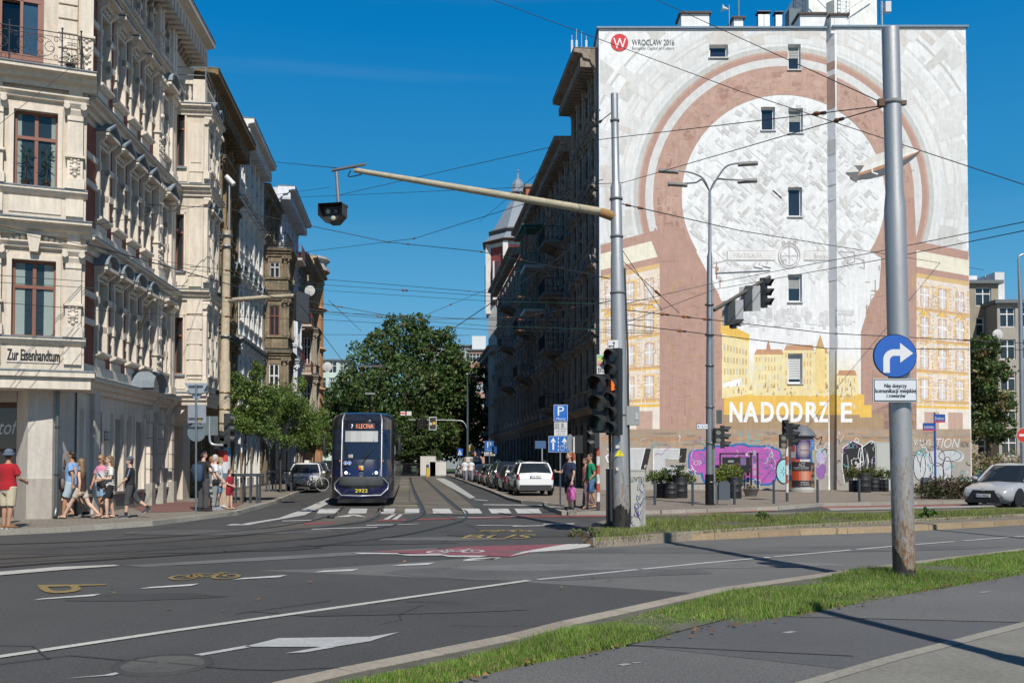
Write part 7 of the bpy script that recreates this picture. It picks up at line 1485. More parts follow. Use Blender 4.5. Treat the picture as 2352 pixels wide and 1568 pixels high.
q.prism([(-.33, .0), (.33, .0), (.36, .28), (-.36, .28)], .22, .30, (.02, .02, .022)); pr = [(-.34, .24), (.34, .24), (.34, -.08), (.12, -.30), (-.12, -.30), (-.34, -.08)]
q.mesh([Vector((x, 0, z)) for x, z in pr]+[Vector((x, .26, z)) for x, z in pr], [(0, 1, 2, 3, 4, 5), (11, 10, 9, 8, 7, 6)]+[(i, (i+1) % 6, 6+(i+1) % 6, 6+i) for i in range(6)], (.025, .027, .03)); q.build('housing', 'black', t)
q = MB()
for k in (5, 0, 1, 2, 3, 4): a, b_ = pr[k], pr[(k+1) % 6]; q.face([Vector((a[0], 0, a[1])), Vector((b_[0], 0, b_[1])), Vector((b_[0]*1.15, -.28, b_[1]*1.12)), Vector((a[0]*1.15, -.28, a[1]*1.12))], (.02, .02, .022))
q.build('visor', 'black', t)
for x, z in ((-.17, .08), (.10, .08), (0, -.15)): q = MB(); q.ball((x, -.02, z), (.085, .05, .085), (.38, .38, .30) if x != .10 else (.08, .08, .07), 12, 7); q.build('lens', 'car_paint', t)
k2 = b.y/FPX
rzL = R(-38)
s1 = signal('black five-lamp signal column with a lit amber lens on the median pole', P(1406, 850, b.y-.35), rzL, 'raA', .33); s2_ = signal('black lower signal head under the amber-lit column', P(1406, 948, b.y-.35), rzL, 'rag', .33)
s3 = signal('large black traffic signal left of the column on the median pole', P(1379, 926, b.y-.3), rzL, 'rag', .44, visor=.32)
t = sign('road_sign', 'striped BUS direction plate above the large black signal', loc=P(1386, 836, b.y-.2), rz=R(-10)); q = MB(); q.box(-.15, .15, 0, .02, -.22, .22, (.62, .62, .6))
stripes = [(.6, .12, .1), (.6, .3, .2), (.65, .45, .1), (.6, .6, .1), (.3, .55, .15), (.1, .5, .2)]
for k in range(10): q.box(-.14, .14, -.003, 0, -.04+.025*k, -.04+.025*k+.018, stripes[k*6//10])
q.tube([(.0, -.01, -.03), (.0, -.01, .16)], .012, (.02, .02, .02), 4); q.face([(-.05, -.012, .12), (.05, -.012, .12), (0, -.012, .19)], (.02, .02, .02)); put_text(q, 'BUS', lambda u, v: Vector((-.12+.24*u, -.004, -.19+.11*v)), (.02, .02, .02)); q.build('plate', 'paint', t)
t = sign('road_sign', 'small white plate with left and straight arrows on the median pole', loc=P(1407, 794, b.y-.22), rz=R(-8)); q = MB(); q.box(-.13, .13, 0, .015, -.13, .13, (.66, .66, .66)); q.tube([(.03, -.006, -.08), (.03, -.006, .07)], .009, (.02, .02, .02), 4); q.tube([(.03, -.006, -.01), (-.06, -.006, -.01)], .009, (.02, .02, .02), 4); q.face([(0, -.008, .06), (.06, -.008, .06), (.03, -.008, .10)], (.02, .02, .02)); q.face([(-.05, -.008, .02), (-.05, -.008, -.04), (-.09, -.008, -.01)], (.02, .02, .02)); q.build('plate', 'paint', t)
bc = G(1466, 1213, .13); t = thing('utility_cabinet', 'pale grey utility cabinet with purple scrawl beside the median pole', 'cabinet', bc); q = MB(); q.box(-.20, .17, .0, .4, 0, 1.33, (.40, .40, .37)); q.box(-.21, .18, -.01, .41, 1.33, 1.37, (.36, .36, .33)); q.build('casing', 'paint', t)
q = MB(); r_ = random.Random(2)
for k in range(12): x, z = r_.uniform(-.14, .1), r_.uniform(.15, 1.0); q.tube([Vector((x+.05*math.cos(a*.8), -.012, z+.11*math.sin(a*.8+k))) for a in range(7)], .006, (.14, .12, .34), 4, False)
put_text(q, 'LOWTEKS', lambda u, v: Vector((-.17+.31*u, -.008, 1.08+.12*v)), (.05, .05, .06), .2); q.build('scrawl', 'paint', t)
t = thing('utility_cabinet', 'narrow dark cabinet hidden behind the foot of the median pole', 'cabinet', G(1407, 1213, .13)+Vector((0, .2, 0))); q = MB(); q.box(-.09, .2, 0, .4, 0, 1.35, (.05, .05, .055)); q.box(-.1, .21, -.01, .41, 1.35, 1.38, (.04, .04, .04)); q.build('casing', 'paint', t)
b = G(1632, 1159, .12); LM = thing('street_lamp', 'tall twin-pole street lamp with four lamp heads in front of the mural', 'street lamp', b); q = MB(); H1 = P(1637, 440, b.y).z-b.z; H0 = P(1637, 590, b.y).z-b.z
q.tube([(-.03, 0, -.1), (-.03, 0, 1.1)], .16, (.03, .03, .03), 14); q.tube([(-.03, 0, 1.1), (-.02, 0, 4), (.02, 0, H0), (.03, 0, H0+.2), (.04, 0, H1)], [.13, .12, .095, .06, .05], (.33, .34, .35), 14); q.tube([(.13, -.05, .1), (.11, -.05, 4), (.1, -.02, H0-1)], [.05, .045, .035], (.38, .38, .37), 8)
for z in (.8, 2.2, 3.5, 5, 6.1, 7.2): q.lathe((0, 0, z), [(.16, 0), (.17, 0), (.17, .04), (.16, .04)], (.2, .2, .2), 12)
q.build('post', 'metal', LM)
for px, py, col in ((1527, 397, 1), (1556, 414, 1), (1718, 380, 2), (1728, 406, 2)):
 e = P(px, py, b.y)-b; e.y += (-.3 if py in (397, 380) else .4); s_ = Vector((.04, 0, H1)); q = MB(); sg = -1 if e.x < 0 else 1; e2 = e-Vector((sg*.35, 0, -.0))
 q.tube(bez([s_, s_+Vector((sg*.25, e.y*.2, .45)), s_+Vector(((e2.x-s_.x)*.55, e.y*.6, (e2.z-s_.z)*.85+.05)), e2], 6), .032, (.34, .35, .36), 8); q.build('arm', 'metal', LM)
 q = MB(); q.loft([[Vector((e2.x+sg*x, e.y+y*w_, e2.z+z-.02+x*.06)) for y, z in ((-.06, 0), (-.16, -.06), (0, -.12), (.16, -.06), (.06, .02), (0, .05))] for x, w_ in ((-.08, .4), (.1, 1), (.45, 1.1), (.62, .7))], (.20, .20, .19)); q.build('lamp_head', 'paint', LM)
a0 = P(1640, 712, b.y); a1 = P(1768, 636, b.y+1.2); t = thing('mast_arm', 'dark slanted bracket arm carrying signals on the twin-pole lamp', 'mast arm', a0); q = MB(); q.tube([Vector((0, 0, 0)), a1-a0], .07, (.07, .065, .055), 8); q.tube([P(1644, 628, b.y)-a0, P(1768, 622, b.y+1)-a0], .03, (.10, .12, .14), 6); q.build('arm', 'black', t)
for k, (px, py) in enumerate(((1683, 718), (1722, 686))):
 t = thing('backing_board', ['grey signal backing board nearer the lamp post', 'grey signal backing board farther out on the arm'][k], 'signal board', P(px, py, b.y+.5+.3*k), R(-20)); q = MB(); q.box(-.38, .38, 0, .03, -.46, .46, (.40, .41, .42)); q.box(-.16, .10, -.2, 0, -.46, .46, (.05, .055, .06)); q.build('board', 'paint', t)
signal('black traffic signal at the outer end of the slanted arm', P(1760, 672, b.y+1.1), R(60), 'rag', .36, visor=.3); signal('small black signal hanging below the grey backing boards', P(1690, 742, b.y+.5), R(65), 'r', .36, visor=.3)
for px, py in ((1742, 614), (1760, 612)): t = thing('camera', ['white surveillance camera on the thin arm, nearer the lamp post', 'white surveillance camera at the tip of the thin arm'][px > 1750], 'camera', P(px, py, b.y+1)); q = MB(); q.tube([(-.16, 0, .03), (.16, 0, -.03)], .055, (.6, .6, .6), 8); q.tube([(0, 0, 0), (.05, 0, .18)], .02, (.5, .5, .5), 5); q.build('casing', 'paint', t)
signal('pair of pedestrian lamps with pale lenses low on the twin-pole lamp', P(1650, 1000, b.y-.25), R(12), 'ww', .27, visor=.06); signal('black three-lamp signal facing right, low on the twin-pole lamp', P(1664, 1003, b.y-.1), R(75), 'rag', .27, visor=.26)
t = sign('sign', 'small white WC sign with a left arrow on the twin-pole lamp', loc=P(1613, 979, b.y-.1)); q = MB(); q.box(-.21, .21, 0, .02, -.10, .10, (.02, .03, .08)); q.box(-.195, .195, -.004, 0, -.085, .085, (.62, .64, .66)); put_text(q, 'WC', lambda u, v: Vector((.08+.10*u, -.007, -.04+.08*v)), (.02, .05, .3)); q.tube([(-.06, -.008, 0), (-.15, -.008, 0)], .008, (.02, .05, .3), 4); q.face([(-.13, -.008, .04), (-.13, -.008, -.04), (-.18, -.008, 0)], (.02, .05, .3)); q.ball((.0, -.006, .03), .014, (.02, .05, .3), 6, 4); q.tube([(.0, -.006, .01), (.01, -.006, -.03), (.05, -.006, -.05)], .009, (.02, .05, .3), 4); q.build('plate', 'paint', t)
for lb, px, py, w_, h_, cc in (('pale grey plate seen from behind above the WC sign', 1627, 955, .14, .42, (.45, .46, .48)), ('dark green plate seen from behind on the right of the twin-pole lamp', 1652, 957, .20, .5, (.06, .08, .08))):
 t = sign('sign', lb, loc=P(px, py, b.y-.02)); q = MB(); q.box(-w_/2, w_/2, 0, .02, -h_/2, h_/2, cc); q.build('plate', 'paint', t)
def rw_pole(label, px, py, top, rx=.05):
 b = G(px, py, .12); t = thing('striped_pole', label, 'pole', b, 0, 'red and white signal posts'); H = P(px, top, b.y).z-b.z; q = MB(); n = 9
 for i in range(n): z0 = H*i/n; z1_ = H*(i+1)/n; q.tube([(0, 0, z0), (0, 0, z1_)], rx*1.1, (.06, .06, .065) if i == 0 else ((.62, .60, .58) if i % 2 or i > 6 else (.42, .09, .05)), 12, i in (0, n-1))
 q.build('post', 'rust', t); return b
b = rw_pole('red and white banded signal post in front of the poster column', 1808, 1151, 965)
signal('black signal facing left on the banded post by the poster column', P(1801, 985, b.y), R(-65), 'rag', .24, visor=.05); signal('pedestrian lamp pair facing the camera on the banded post', P(1800, 1013, b.y-.1), R(5), 'ww', .27, visor=.04); signal('black three-lamp signal facing right on the banded post', P(1822, 998, b.y), R(62), 'rag', .30, visor=.28)
b = rw_pole('peeling red and white post beside the man in green', 1374, 1172, 985, .055); signal('dark signal with a long hood on the post beside the man in green', P(1363, 1007, b.y), R(-80), 'rg', .30, visor=.25)
b = rw_pole('peeling red and white post behind the man in navy', 1319, 1166, 1003, .045); signal('black signal seen from behind on the post by the man in navy', P(1328, 1020, b.y+.1), R(170), 'rg', .30, visor=.2)
t = sign('road_sign', 'round sign seen from behind, edge-on beside the lane sign', loc=P(1310, 1017, b.y-.05), rz=R(65)); q = MB(); disc(q, (0, 0), .30, 0, (.30, .32, .33)); disc(q, (0, 0), .30, .012, (.28, .3, .3)); q.build('plate', 'paint', t)
for k, (px, py, top) in enumerate(((1504, 1159, 1106), (1591, 1160, 1106), (1687, 1158, 1104), (1777.5, 1156, 1101), (1878, 1154, 1099), (1974, 1151, 1097))):
 b = G(px, py, .12); t = thing('bollard', ['slim dark bollard left of the black barrels, leftmost of the row', 'slim dark bollard just right of the left barrels', 'slim dark bollard right of the grey litter bin', 'slim dark bollard left of the banded signal post', 'slim dark bollard just right of the poster column', 'slim dark bollard in front of the right-hand barrels'][k], 'bollard', b, 0, 'bollards along the far pavement'); q = MB(); q.tube([(0, 0, -.02), (0, 0, .86)], .045, (.045, .055, .07), 12); q.lathe((0, 0, .86), [(.045, 0), (.03, .02), (0, .025)], (.05, .06, .07), 12); q.build('post', 'paint', t)
def bin_(label, px, py, w_, h_):
 b = G(px, py, .12); t = thing('litter_bin', label, 'litter bin', b); q = MB(); q.prism([(-w_/2, -.16), (w_/2, -.16), (w_/2, .16), (-w_/2, .16)], .18, h_, (.07, .085, .105)); q.prism([(-w_/2+.04, -.12), (w_/2-.04, -.12), (w_/2-.04, .12), (-w_/2+.04, .12)], h_, h_+.05, (.06, .075, .09)); q.build('container', 'paint', t)
 q = MB(); q.box(-w_/2-.06, -w_/2, -.03, .03, 0, h_, (.3, .31, .32)); q.box(-w_/2, w_/2*.6, -.1, .1, 0, .04, (.2, .2, .2)); q.build('stand', 'metal', t)
bin_('grey-blue litter bin right of the twin-pole lamp', 1662, 1159, .40, .80); bin_('grey-blue litter bin left of the brown shrub', 2128, 1142, .42, .82)
def barrel(label, px, py, r=.29, h=.85, rust=False, group='black planting barrels'):
 b = G(px, py, .12); t = thing('barrel', label, 'barrel', b, 0, group); q = MB(); c = (.018, .018, .02); q.lathe((0, 0, 0), [(r*.97, 0), (r, .04), (r, h*.32), (r*1.03, h*.335), (r, h*.35), (r, h*.64), (r*1.03, h*.655), (r, h*.67), (r, h-.03), (r*1.02, h), (r*.92, h), (r*.9, h-.08), (0, h-.08)], c, 22, True, [c]*11+[(.05, .035, .02)]); q.build('drum', 'black', t); return b
VG = [(.09, .14, .03), (.13, .18, .04), (.06, .10, .02), (.17, .20, .05)]
for k, (px, py, h) in enumerate(((1522, 1143, .62), (1541, 1144, .66), (1563, 1143, .88))): b = barrel(['short black planting barrel, leftmost of the left trio', 'middle black planting barrel of the left trio', 'tall ribbed black barrel, rightmost of the left trio'][k], px, py, .27 if k < 2 else .30, h)
b = barrel('tall black barrel with white scrawl right of the twin-pole lamp', 1688, 1144, .28, .9)
shrub('spreading green vine overflowing the left trio of black barrels', G(1543, 1142, .12)+Vector((0, .1, .55)), 1.15, .5, .38, 4200, .075, VG, 71, .35)
shrub('bright yellow-green ivy with dry grass over the barrel by the noticeboard', G(1672, 1142, .12)+Vector((0, .1, .55)), .65, .45, .5, 3400, .08, [(.15, .20, .03), (.20, .24, .04), (.10, .15, .025)], 72, .4)
shrub('tuft of dry feather grass above the barrel by the noticeboard', G(1690, 1140, .12)+Vector((0, .3, .85)), .35, .3, .35, 900, .12, [(.30, .24, .14), (.25, .2, .12)], 73, .3)
for k, (px, py, r, h) in enumerate(((1960, 1129, .22, .6), (1985, 1130, .32, .95), (2008, 1128, .26, .7), (2029, 1128, .27, .62))): barrel(['small black barrel, leftmost of the right-hand group', 'largest black barrel of the right-hand group', 'black barrel third from the left in the right-hand group', 'low black barrel nearest the rusty pole'][k], px, py, r, h)
shrub('reddish green hedge plant over the left half of the right-hand barrels', G(1980, 1128, .12)+Vector((0, .1, .7)), .85, .4, .35, 3200, .075, [(.10, .13, .035), (.13, .10, .05), (.07, .10, .03), (.15, .17, .05)], 74, .3)
shrub('green hedge plant over the right-hand barrels nearest the rusty pole', G(2020, 1127, .12)+Vector((0, .1, .6)), .75, .4, .35, 2600, .075, [(.12, .16, .04), (.08, .12, .03), (.15, .13, .05)], 75, .3)
b = G(1725, 1139, .12); t = thing('washtub', 'old galvanised washtub planter with dry grass', 'tub', b); q = MB(); q.lathe((0, 0, 0), [(.24, 0), (.36, .32), (.39, .34), (.36, .35), (.33, .30), (0, .30)], (.24, .24, .25), 20)
for sg in (-1, 1): q.tube([(sg*.36, -.08, .26), (sg*.42, 0, .26), (sg*.36, .08, .26)], .015, (.2, .2, .2), 5)
q.build('tub', 'metal', t); shrub('wisps of dry grass in the galvanised washtub', b+Vector((0, 0, .26)), .28, .25, .12, 260, .08, [(.32, .25, .13)], 76, .1)
b = G(1600, 1130, .12); t = thing('bench', 'low dark bench beside the left trio of barrels', 'bench', b+Vector((0, 0, 0))); q = MB(); q.box(-.75, .75, 0, .35, .40, .46, (.03, .03, .03)); q.build('seat', 'paint', t)
for sg in (-1, 1): q = MB(); q.box(sg*.6-.03, sg*.6+.03, .05, .3, 0, .40, (.03, .03, .03)); q.build('leg', 'paint', t)
x0 = MP(1648, 1040).x; x1 = MP(1734, 1040).x; zt = MP(1690, 1040).z; t = thing('noticeboard', 'black framed noticeboard standing against the graffiti wall', 'noticeboard', ((x0+x1)/2, 50.6, .12)); q = MB(); W = (x1-x0)/2
for x in (-W, W*.62, W*.97): q.box(x-.04, x+.04, 0, .08, 0, zt-.12, (.012, .012, .012))
q.box(-W, W, 0, .08, zt-.2, zt-.12, (.012, .012, .012)); q.build('frame', 'paint', t); q = MB(); q.box(-W+.12, W*.55, .0, .06, .95, zt-.35, (.01, .01, .012)); q.build('board', 'paint', t)
q = MB(); q.box(W*.05, W*.35, -.01, 0, 1.35, 1.75, (.16, .10, .24)); q.build('notice', 'paint', t); q = MB(); q.box(-W*.6, -W*.3, -.01, 0, 1.5, 1.62, (.25, .25, .25)); q.build('notice', 'paint', t); q = MB(); q.box(W*.33, W*.45, -.01, 0, 1.85, 2.0, (.5, .5, .5)); q.build('notice', 'paint', t)
for k in range(4): q = MB(); q.box(W*.72, W*.88, -.01, 0, .8+k*.36, 1.08+k*.36, (.30, .31, .32) if k != 2 else (.12, .12, .12)); q.build('notice', 'paint', t)
b = G(1841, 1129, .12); kp = b.y/FPX; r = 28*kp; H = P(1841, 1008, b.y).z-b.z; t = thing('advertising_column', 'round advertising column with a domed grey cap and concert posters', 'advertising column', b); q = MB(); q.lathe((0, 0, 0), [(r*1.0, 0), (r*1.0, .12), (r*.99, .14), (r*.99, H), (r, H)], (.4, .39, .37), 32, True, [(.35, .33, .3), (.3, .3, .3), (.46, .45, .43), (.4, .4, .4)]); q.build('drum', 'stone', t)
q = MB(); q.lathe((0, 0, H), [(r*.98, 0), (r*.98, .12), (r*1.22, .14), (r*1.2, .18), (r*1.0, .38), (r*.8, .55), (r*.45, .68), (0, .74)], (.11, .12, .14), 32); q.build('cap', 'roofing', t)
PC = []
def poster(a0, a1, z0, z1, c, name='poster', texts=()):
 q = MB(); n = 8; rr = r+.012+.002*len(PC); PC.append(1)
 def f(u, v, d=0.): a = R(a0+(a1-a0)*u); return Vector((math.sin(a)*(rr+d), -math.cos(a)*(rr+d), z0+(z1-z0)*v))
 for k in range(n):
  if callable(c):
   for j in range(n): q.face([f(k/n, j/n), f((k+1)/n, j/n), f((k+1)/n, (j+1)/n), f(k/n, (j+1)/n)], c((k+.5)/n, (j+.5)/n))
  else: q.face([f(k/n, 0), f((k+1)/n, 0), f((k+1)/n, 1), f(k/n, 1)], c)
 for tx, u0, u1, v0, v1, tc in texts: put_text(q, tx, lambda u, v: f(u0+(u1-u0)*u, v0+(v1-v0)*v, .006), tc)
 q.build(name, 'paint', t)
rp = random.Random(5)
poster(-90, 90, .25, H-.05, lambda u, v: rp.choice([(.5, .1, .08), (.5, .5, .5), (.06, .2, .4), (.25, .12, .35), (.55, .4, .1), (.45, .42, .4)]))
poster(-42, 28, H*.62, H-.06, lambda u, v: mixc((.55, .45, .40), (.03, .03, .14), min(1, 1.9*math.hypot(u-.5, v-.5))), texts=(('PARIS', .3, .85, .42, .52, (.05, .04, .1)),))
poster(30, 76, H*.60, H-.02, lambda u, v: (.03, .18, .5) if v > .55 or u < .3 else (.5, .42, .05), texts=(('KRÓL', .15, .75, .80, .90, (.6, .6, .6)), ('MACIUŚ', .1, .85, .66, .77, (.6, .6, .6))))
poster(-62, 30, .28, H*.57, lambda u, v: (.03, .02, .02) if v > .66 or v < .28 else mixc((.45, .06, .02), (.55, .3, .2), max(0, 1-3*abs(u-.65))), texts=(('ACZ', .36, .66, .82, .95, (.5, .5, .52)), ('RAMMSTEIN', .12, .85, .73, .80, (.45, .45, .48)), ('SYMPHONIC TRIBUTE SHOW', .12, .85, .68, .715, (.4, .4, .42)), ('WROCLAW', .45, .85, .14, .21, (.55, .55, .55)), ('13.10.2025', .42, .88, .05, .12, (.55, .55, .55))))
poster(32, 78, .26, H*.56, lambda u, v: rp.choice([(.03, .03, .03), (.12, .07, .04), (.25, .15, .08), (.03, .03, .04)]), texts=(('PUNK', .2, .8, .25, .4, (.5, .5, .5)),))
b = G(2149, 1141, .12); t = thing('street_name_post', 'blue post with the blue street name plates Drobnera and Lokietka', 'street sign', b); H = P(2147, 953, b.y).z-b.z; q = MB(); q.tube([(0, 0, 0), (0, 0, H)], .045, (.01, .09, .38), 12); q.lathe((0, 0, H), [(.03, 0), (.06, .05), (.02, .07), (.05, .13)], (.05, .04, .04), 8); q.build('post', 'paint', t)
for body_, px0, px1, py0, py1, sub, rz_ in (('Drobnera', 2145, 2171, 951, 970, 1, 0), ('Łokietka', 2120, 2147, 971, 989, 2, 0)):
 p0 = P(px0, py1, b.y-.06)-b; p1 = P(px1, py0, b.y-.06)-b; q = MB(); q.box(p0.x, p1.x, p0.y, p0.y+.02, p0.z, p1.z, (.01, .06, .28)); q.box(p0.x, p1.x, p0.y-.003, p0.y, p0.z, p0.z+(p1.z-p0.z)*.2, (.45, .05, .1)); put_text(q, body_, lambda u, v: Vector((p0.x+(p1.x-p0.x)*(.1+.8*u), p0.y-.008, p0.z+(p1.z-p0.z)*(.32+.38*v))), (.65, .65, .68)); q.build('name_plate', 'paint', t)
def bicycle(label, loc, rz, c=(.03, .03, .03), tyre=(.02, .02, .02), s=1.0, tilt=.08):
 t = thing('bicycle', label, 'bicycle', loc, rz); t.rotation_euler = (tilt, 0, rz); r = .33*s
 for x in (-.52*s, .52*s):
  w0 = MB(); w0.tube([Vector((x+r*math.cos(k*math.pi/12), 0, r+r*math.sin(k*math.pi/12))) for k in range(25)], .022, tyre, 6, False)
  for k in range(9): w0.tube([Vector((x, 0, r)), Vector((x+r*math.cos(k*.7), 0, r+r*math.sin(k*.7)))], .004, (.3, .3, .3), 3, False)
  w0.build('wheel', 'rubber', t)
 q = MB(); A = Vector((-.52*s, 0, r)); Bk = Vector((-.1*s, 0, .3*s)); C_ = Vector((-.2*s, 0, .82*s)); D_ = Vector((.36*s, 0, .84*s)); E_ = Vector((.52*s, 0, r))
 for a, b_ in ((A, Bk), (A, C_), (Bk, C_), (Bk, D_), (C_, D_), (D_, E_)): q.tube([a, b_], .018, c, 6)
 q.build('frame', 'paint', t); q = MB(); q.ball(C_+Vector((-.02, 0, .12*s)), (.13, .06, .03), (.02, .02, .02), 8, 5); q.tube([C_, C_+Vector((0, 0, .12))], .014, (.2, .2, .2), 5); q.build('saddle', 'black', t)
 q = MB(); q.tube([D_, D_+Vector((-.03, 0, .14))], .014, (.2, .2, .2), 5); q.tube([D_+Vector((.0, -.26, .16)), D_+Vector((-.03, 0, .14)), D_+Vector((.0, .26, .16))], .014, (.03, .03, .03), 6); q.build('handlebar', 'black', t)
bicycle('black and orange bicycle at the rack beneath the white bubble graffiti', G(2129, 1118, .12)+Vector((0, 0, 0)), R(4), (.3, .12, .03), s=.92)
bicycle('white bicycle leaning by the white taxi on the left pavement', Vector((-10.6, 49.6, .12)), R(8), (.6, .6, .6), (.35, .35, .35), s=1.05)
for k, px in enumerate((2186, 2222)):
 b = G(px-12, 1116, .12); t = thing('bike_rack', ['metal hoop bike rack right of the black bicycle', 'metal hoop bike rack nearest the wall corner'][k], 'bike rack', b); q = MB(); q.tube([(-.4, 0, 0), (-.4, 0, .68), (-.32, 0, .76), (.32, 0, .76), (.4, 0, .68), (.4, 0, 0)], .025, (.35, .36, .37), 8); q.build('hoop', 'metal', t)
t = thing('e_scooter', 'green and black electric kick scooter parked behind the silver hatchback', 'scooter', G(2244, 1118, .12)); q = MB(); q.tube([(0, 0, .1), (.08, 0, 1.1)], .03, (.05, .35, .25), 8); q.box(-.75, .05, -.07, .07, .1, .15, (.03, .03, .03)); q.tube([(.08, -.25, 1.12), (.08, .25, 1.12)], .02, (.03, .03, .03), 6); q.tube([(-.2, 0, 1.12), (.3, 0, 1.12)], .02, (.03, .03, .03), 6); q.build('frame', 'paint', t)
t = thing('moped', 'bright blue rental moped parked behind the rusty pole', 'moped', G(2052, 1122, .12)+Vector((0, .3, 0)), R(150)); q = MB(); q.loft([oval(.14, .35, .95, 0, 10)[0:10]], (0, 0, 0)) if False else None; q.tube([(.45, 0, .3), (.38, 0, .8), (.3, 0, 1.02)], [.12, .16, .08], (.02, .25, .55), 10); q.tube([(.3, 0, .3), (-.2, 0, .32), (-.6, 0, .62)], [.12, .14, .14], (.02, .25, .55), 10); q.ball((-.3, 0, .78), (.34, .13, .07), (.02, .02, .02)); q.build('body', 'car_paint', t)
for x in (.5, -.55): q = MB(); q.tube([Vector((x+.2*math.cos(k*math.pi/8), 0, .22+.2*math.sin(k*math.pi/8))) for k in range(17)], .045, (.02, .02, .02), 7, False); q.build('wheel', 'rubber', t)
def text_plate(q, x0, x1, z0, z1, y, bgc, texts, edge=None):
 if edge: q.box(x0, x1, y, y+.015, z0, z1, edge); q.box(x0+.012, x1-.012, y-.003, y-.0005, z0+.012, z1-.012, bgc)
 else: q.box(x0, x1, y, y+.015, z0, z1, bgc)
 for tx, u0, u1, v0, v1, c in texts: put_text(q, tx, lambda u, v: Vector((x0+(x1-x0)*(u0+(u1-u0)*u), y-.008, z0+(z1-z0)*(v0+(v1-v0)*v))), c)
b = G(1287, 1162, .12); t = thing('sign_post', 'grey post with blue parking and lane signs on the right pavement', 'sign post', b); H = P(1287, 930, b.y).z-b.z; q = MB(); q.tube([(0, .05, 0), (0, .05, H)], .03, (.35, .36, .37), 8); q.lathe((0, .05, 0), [(.09, 0), (.09, .02), (.04, .03)], (.3, .3, .3), 10); q.build('post', 'metal', t)
def pz(px, py): p = P(px, py, b.y-.02)-b; return p.x, p.z
def plate(nm, px0, px1, py0, py1, bgc, texts, edge=None, extra=None):
 (x0, z1_), (x1, z0_) = pz(px0, py0), pz(px1, py1); q = MB(); text_plate(q, x0, x1, z0_, z1_, 0, bgc, texts, edge)
 if extra: extra(q, lambda u, v, d=.008: Vector((x0+(x1-x0)*u, -d, z0_+(z1_-z0_)*v)))
 q.build(nm, 'paint', t)
plate('parking_sign', 1272, 1304, 929, 967, (.01, .12, .45), [('P', .28, .74, .34, .9, (.66, .66, .66)), ('Płatny', .2, .85, .05, .22, (.66, .66, .66))], (.6, .6, .6))
plate('supplementary_plate', 1273, 1303, 969, 984, (.5, .5, .5), [], (.6, .6, .6), lambda q, f: [q.face([f(.05, .1), f(.38, .1), f(.38, .9), f(.05, .9)], (.3, .3, .3)), q.face([f(.55, .15), f(.72, .15), f(.72, .85), f(.55, .85)], (.2, .2, .2))])
plate('supplementary_plate', 1273, 1303, 985, 1000, (.6, .6, .6), [('w dni robocze', .1, .9, .68, .9, (.03, .03, .03)), ('od pn. do pt.', .15, .85, .38, .6, (.03, .03, .03)), ('w godz. 9-18', .15, .85, .08, .3, (.03, .03, .03))])
def lanes(q, f):
 W_ = (.66, .66, .66)
 for u in (.2, .68):
  q.face([f(u-.04, .15 if u < .5 else .55), f(u+.04, .15 if u < .5 else .55), f(u+.04, .65), f(u-.04, .65)], W_); q.face([f(u-.12, .62), f(u+.12, .62), f(u, .92)], W_)
 for k in range(4): q.face([f(.40, .08+.23*k), f(.43, .08+.23*k), f(.43, .22+.23*k), f(.40, .22+.23*k)], W_)
 for cx in (.58, .86): q.tube([f(cx+.10*math.cos(a*.7), .26+.16*math.sin(a*.7)) for a in range(10)], .008, W_, 4, False)
 q.tube([f(.58, .26), f(.66, .5), f(.82, .5), f(.86, .26)], .008, W_, 4, False); q.tube([f(.66, .5), f(.72, .26), f(.82, .5)], .008, W_, 4, False)
plate('lane_sign', 1260, 1314, 1001, 1038, (.01, .12, .45), [], (.6, .6, .6), lanes)
b = G(1245, 1128, .12); t = thing('sign_post', 'grey post with a small blue board behind the crossover', 'sign post', b); q = MB(); Hh = P(1245, 1012, b.y).z-b.z; q.tube([(0, 0, 0), (0, 0, Hh)], .035, (.3, .31, .33), 8); q.box(-.36, .2, -.04, -.02, Hh-.4, Hh+.0, (.05, .10, .22)); q.build('post', 'paint', t)
b = gb(1124, 62, .12); t = thing('sign_post', 'parking end sign with the plate Koniec beyond the parked cars', 'sign post', b); q = MB(); q.tube([(0, 0, 0), (0, 0, P(1124, 1012, 62).z)], .035, (.3, .31, .33), 8); q.build('post', 'metal', t)
def pz(px, py): p = P(px, py, 62-.05)-b; return p.x, p.z
plate('parking_sign', 1113, 1134, 1012, 1037, (.01, .10, .36), [('P', .28, .74, .36, .9, (.55, .55, .55)), ('Płatny', .2, .85, .08, .22, (.3, .5, .6))]); plate('supplementary_plate', 1112, 1137, 1038, 1046, (.5, .5, .5), [('Koniec', .08, .92, .15, .85, (.02, .02, .02))]); plate('parking_sign', 1130, 1141, 1025, 1042, (.01, .06, .22), [])
b = gb(1073, 88, .1); t = thing('sign_post', 'post with the yellow diamond priority sign at the street end', 'sign post', b); q = MB(); q.tube([(0, 0, 0), (0, 0, P(1073, 1018, 88).z)], .05, (.2, .2, .2), 6); q.build('post', 'metal', t)
def pz(px, py): p = P(px, py, 87.9)-b; return p.x, p.z
def dia(q, f): q.face([f(.5, 0), f(1, .5), f(.5, 1), f(0, .5)], (.6, .6, .6)); q.face([f(.5, .14, .012), f(.86, .5, .012), f(.5, .86, .012), f(.14, .5, .012)], (.7, .42, .02))
(x0, z1_), (x1, z0_) = pz(1071, 1018), pz(1093, 1041); q = MB(); dia(q, lambda u, v, d=.008: Vector((x0+(x1-x0)*u, -.1-d, z0_+(z1_-z0_)*v))); q.build('priority_sign', 'paint', t)
plate('direction_plate', 1074, 1089, 1041, 1056, (.6, .36, .02), [])
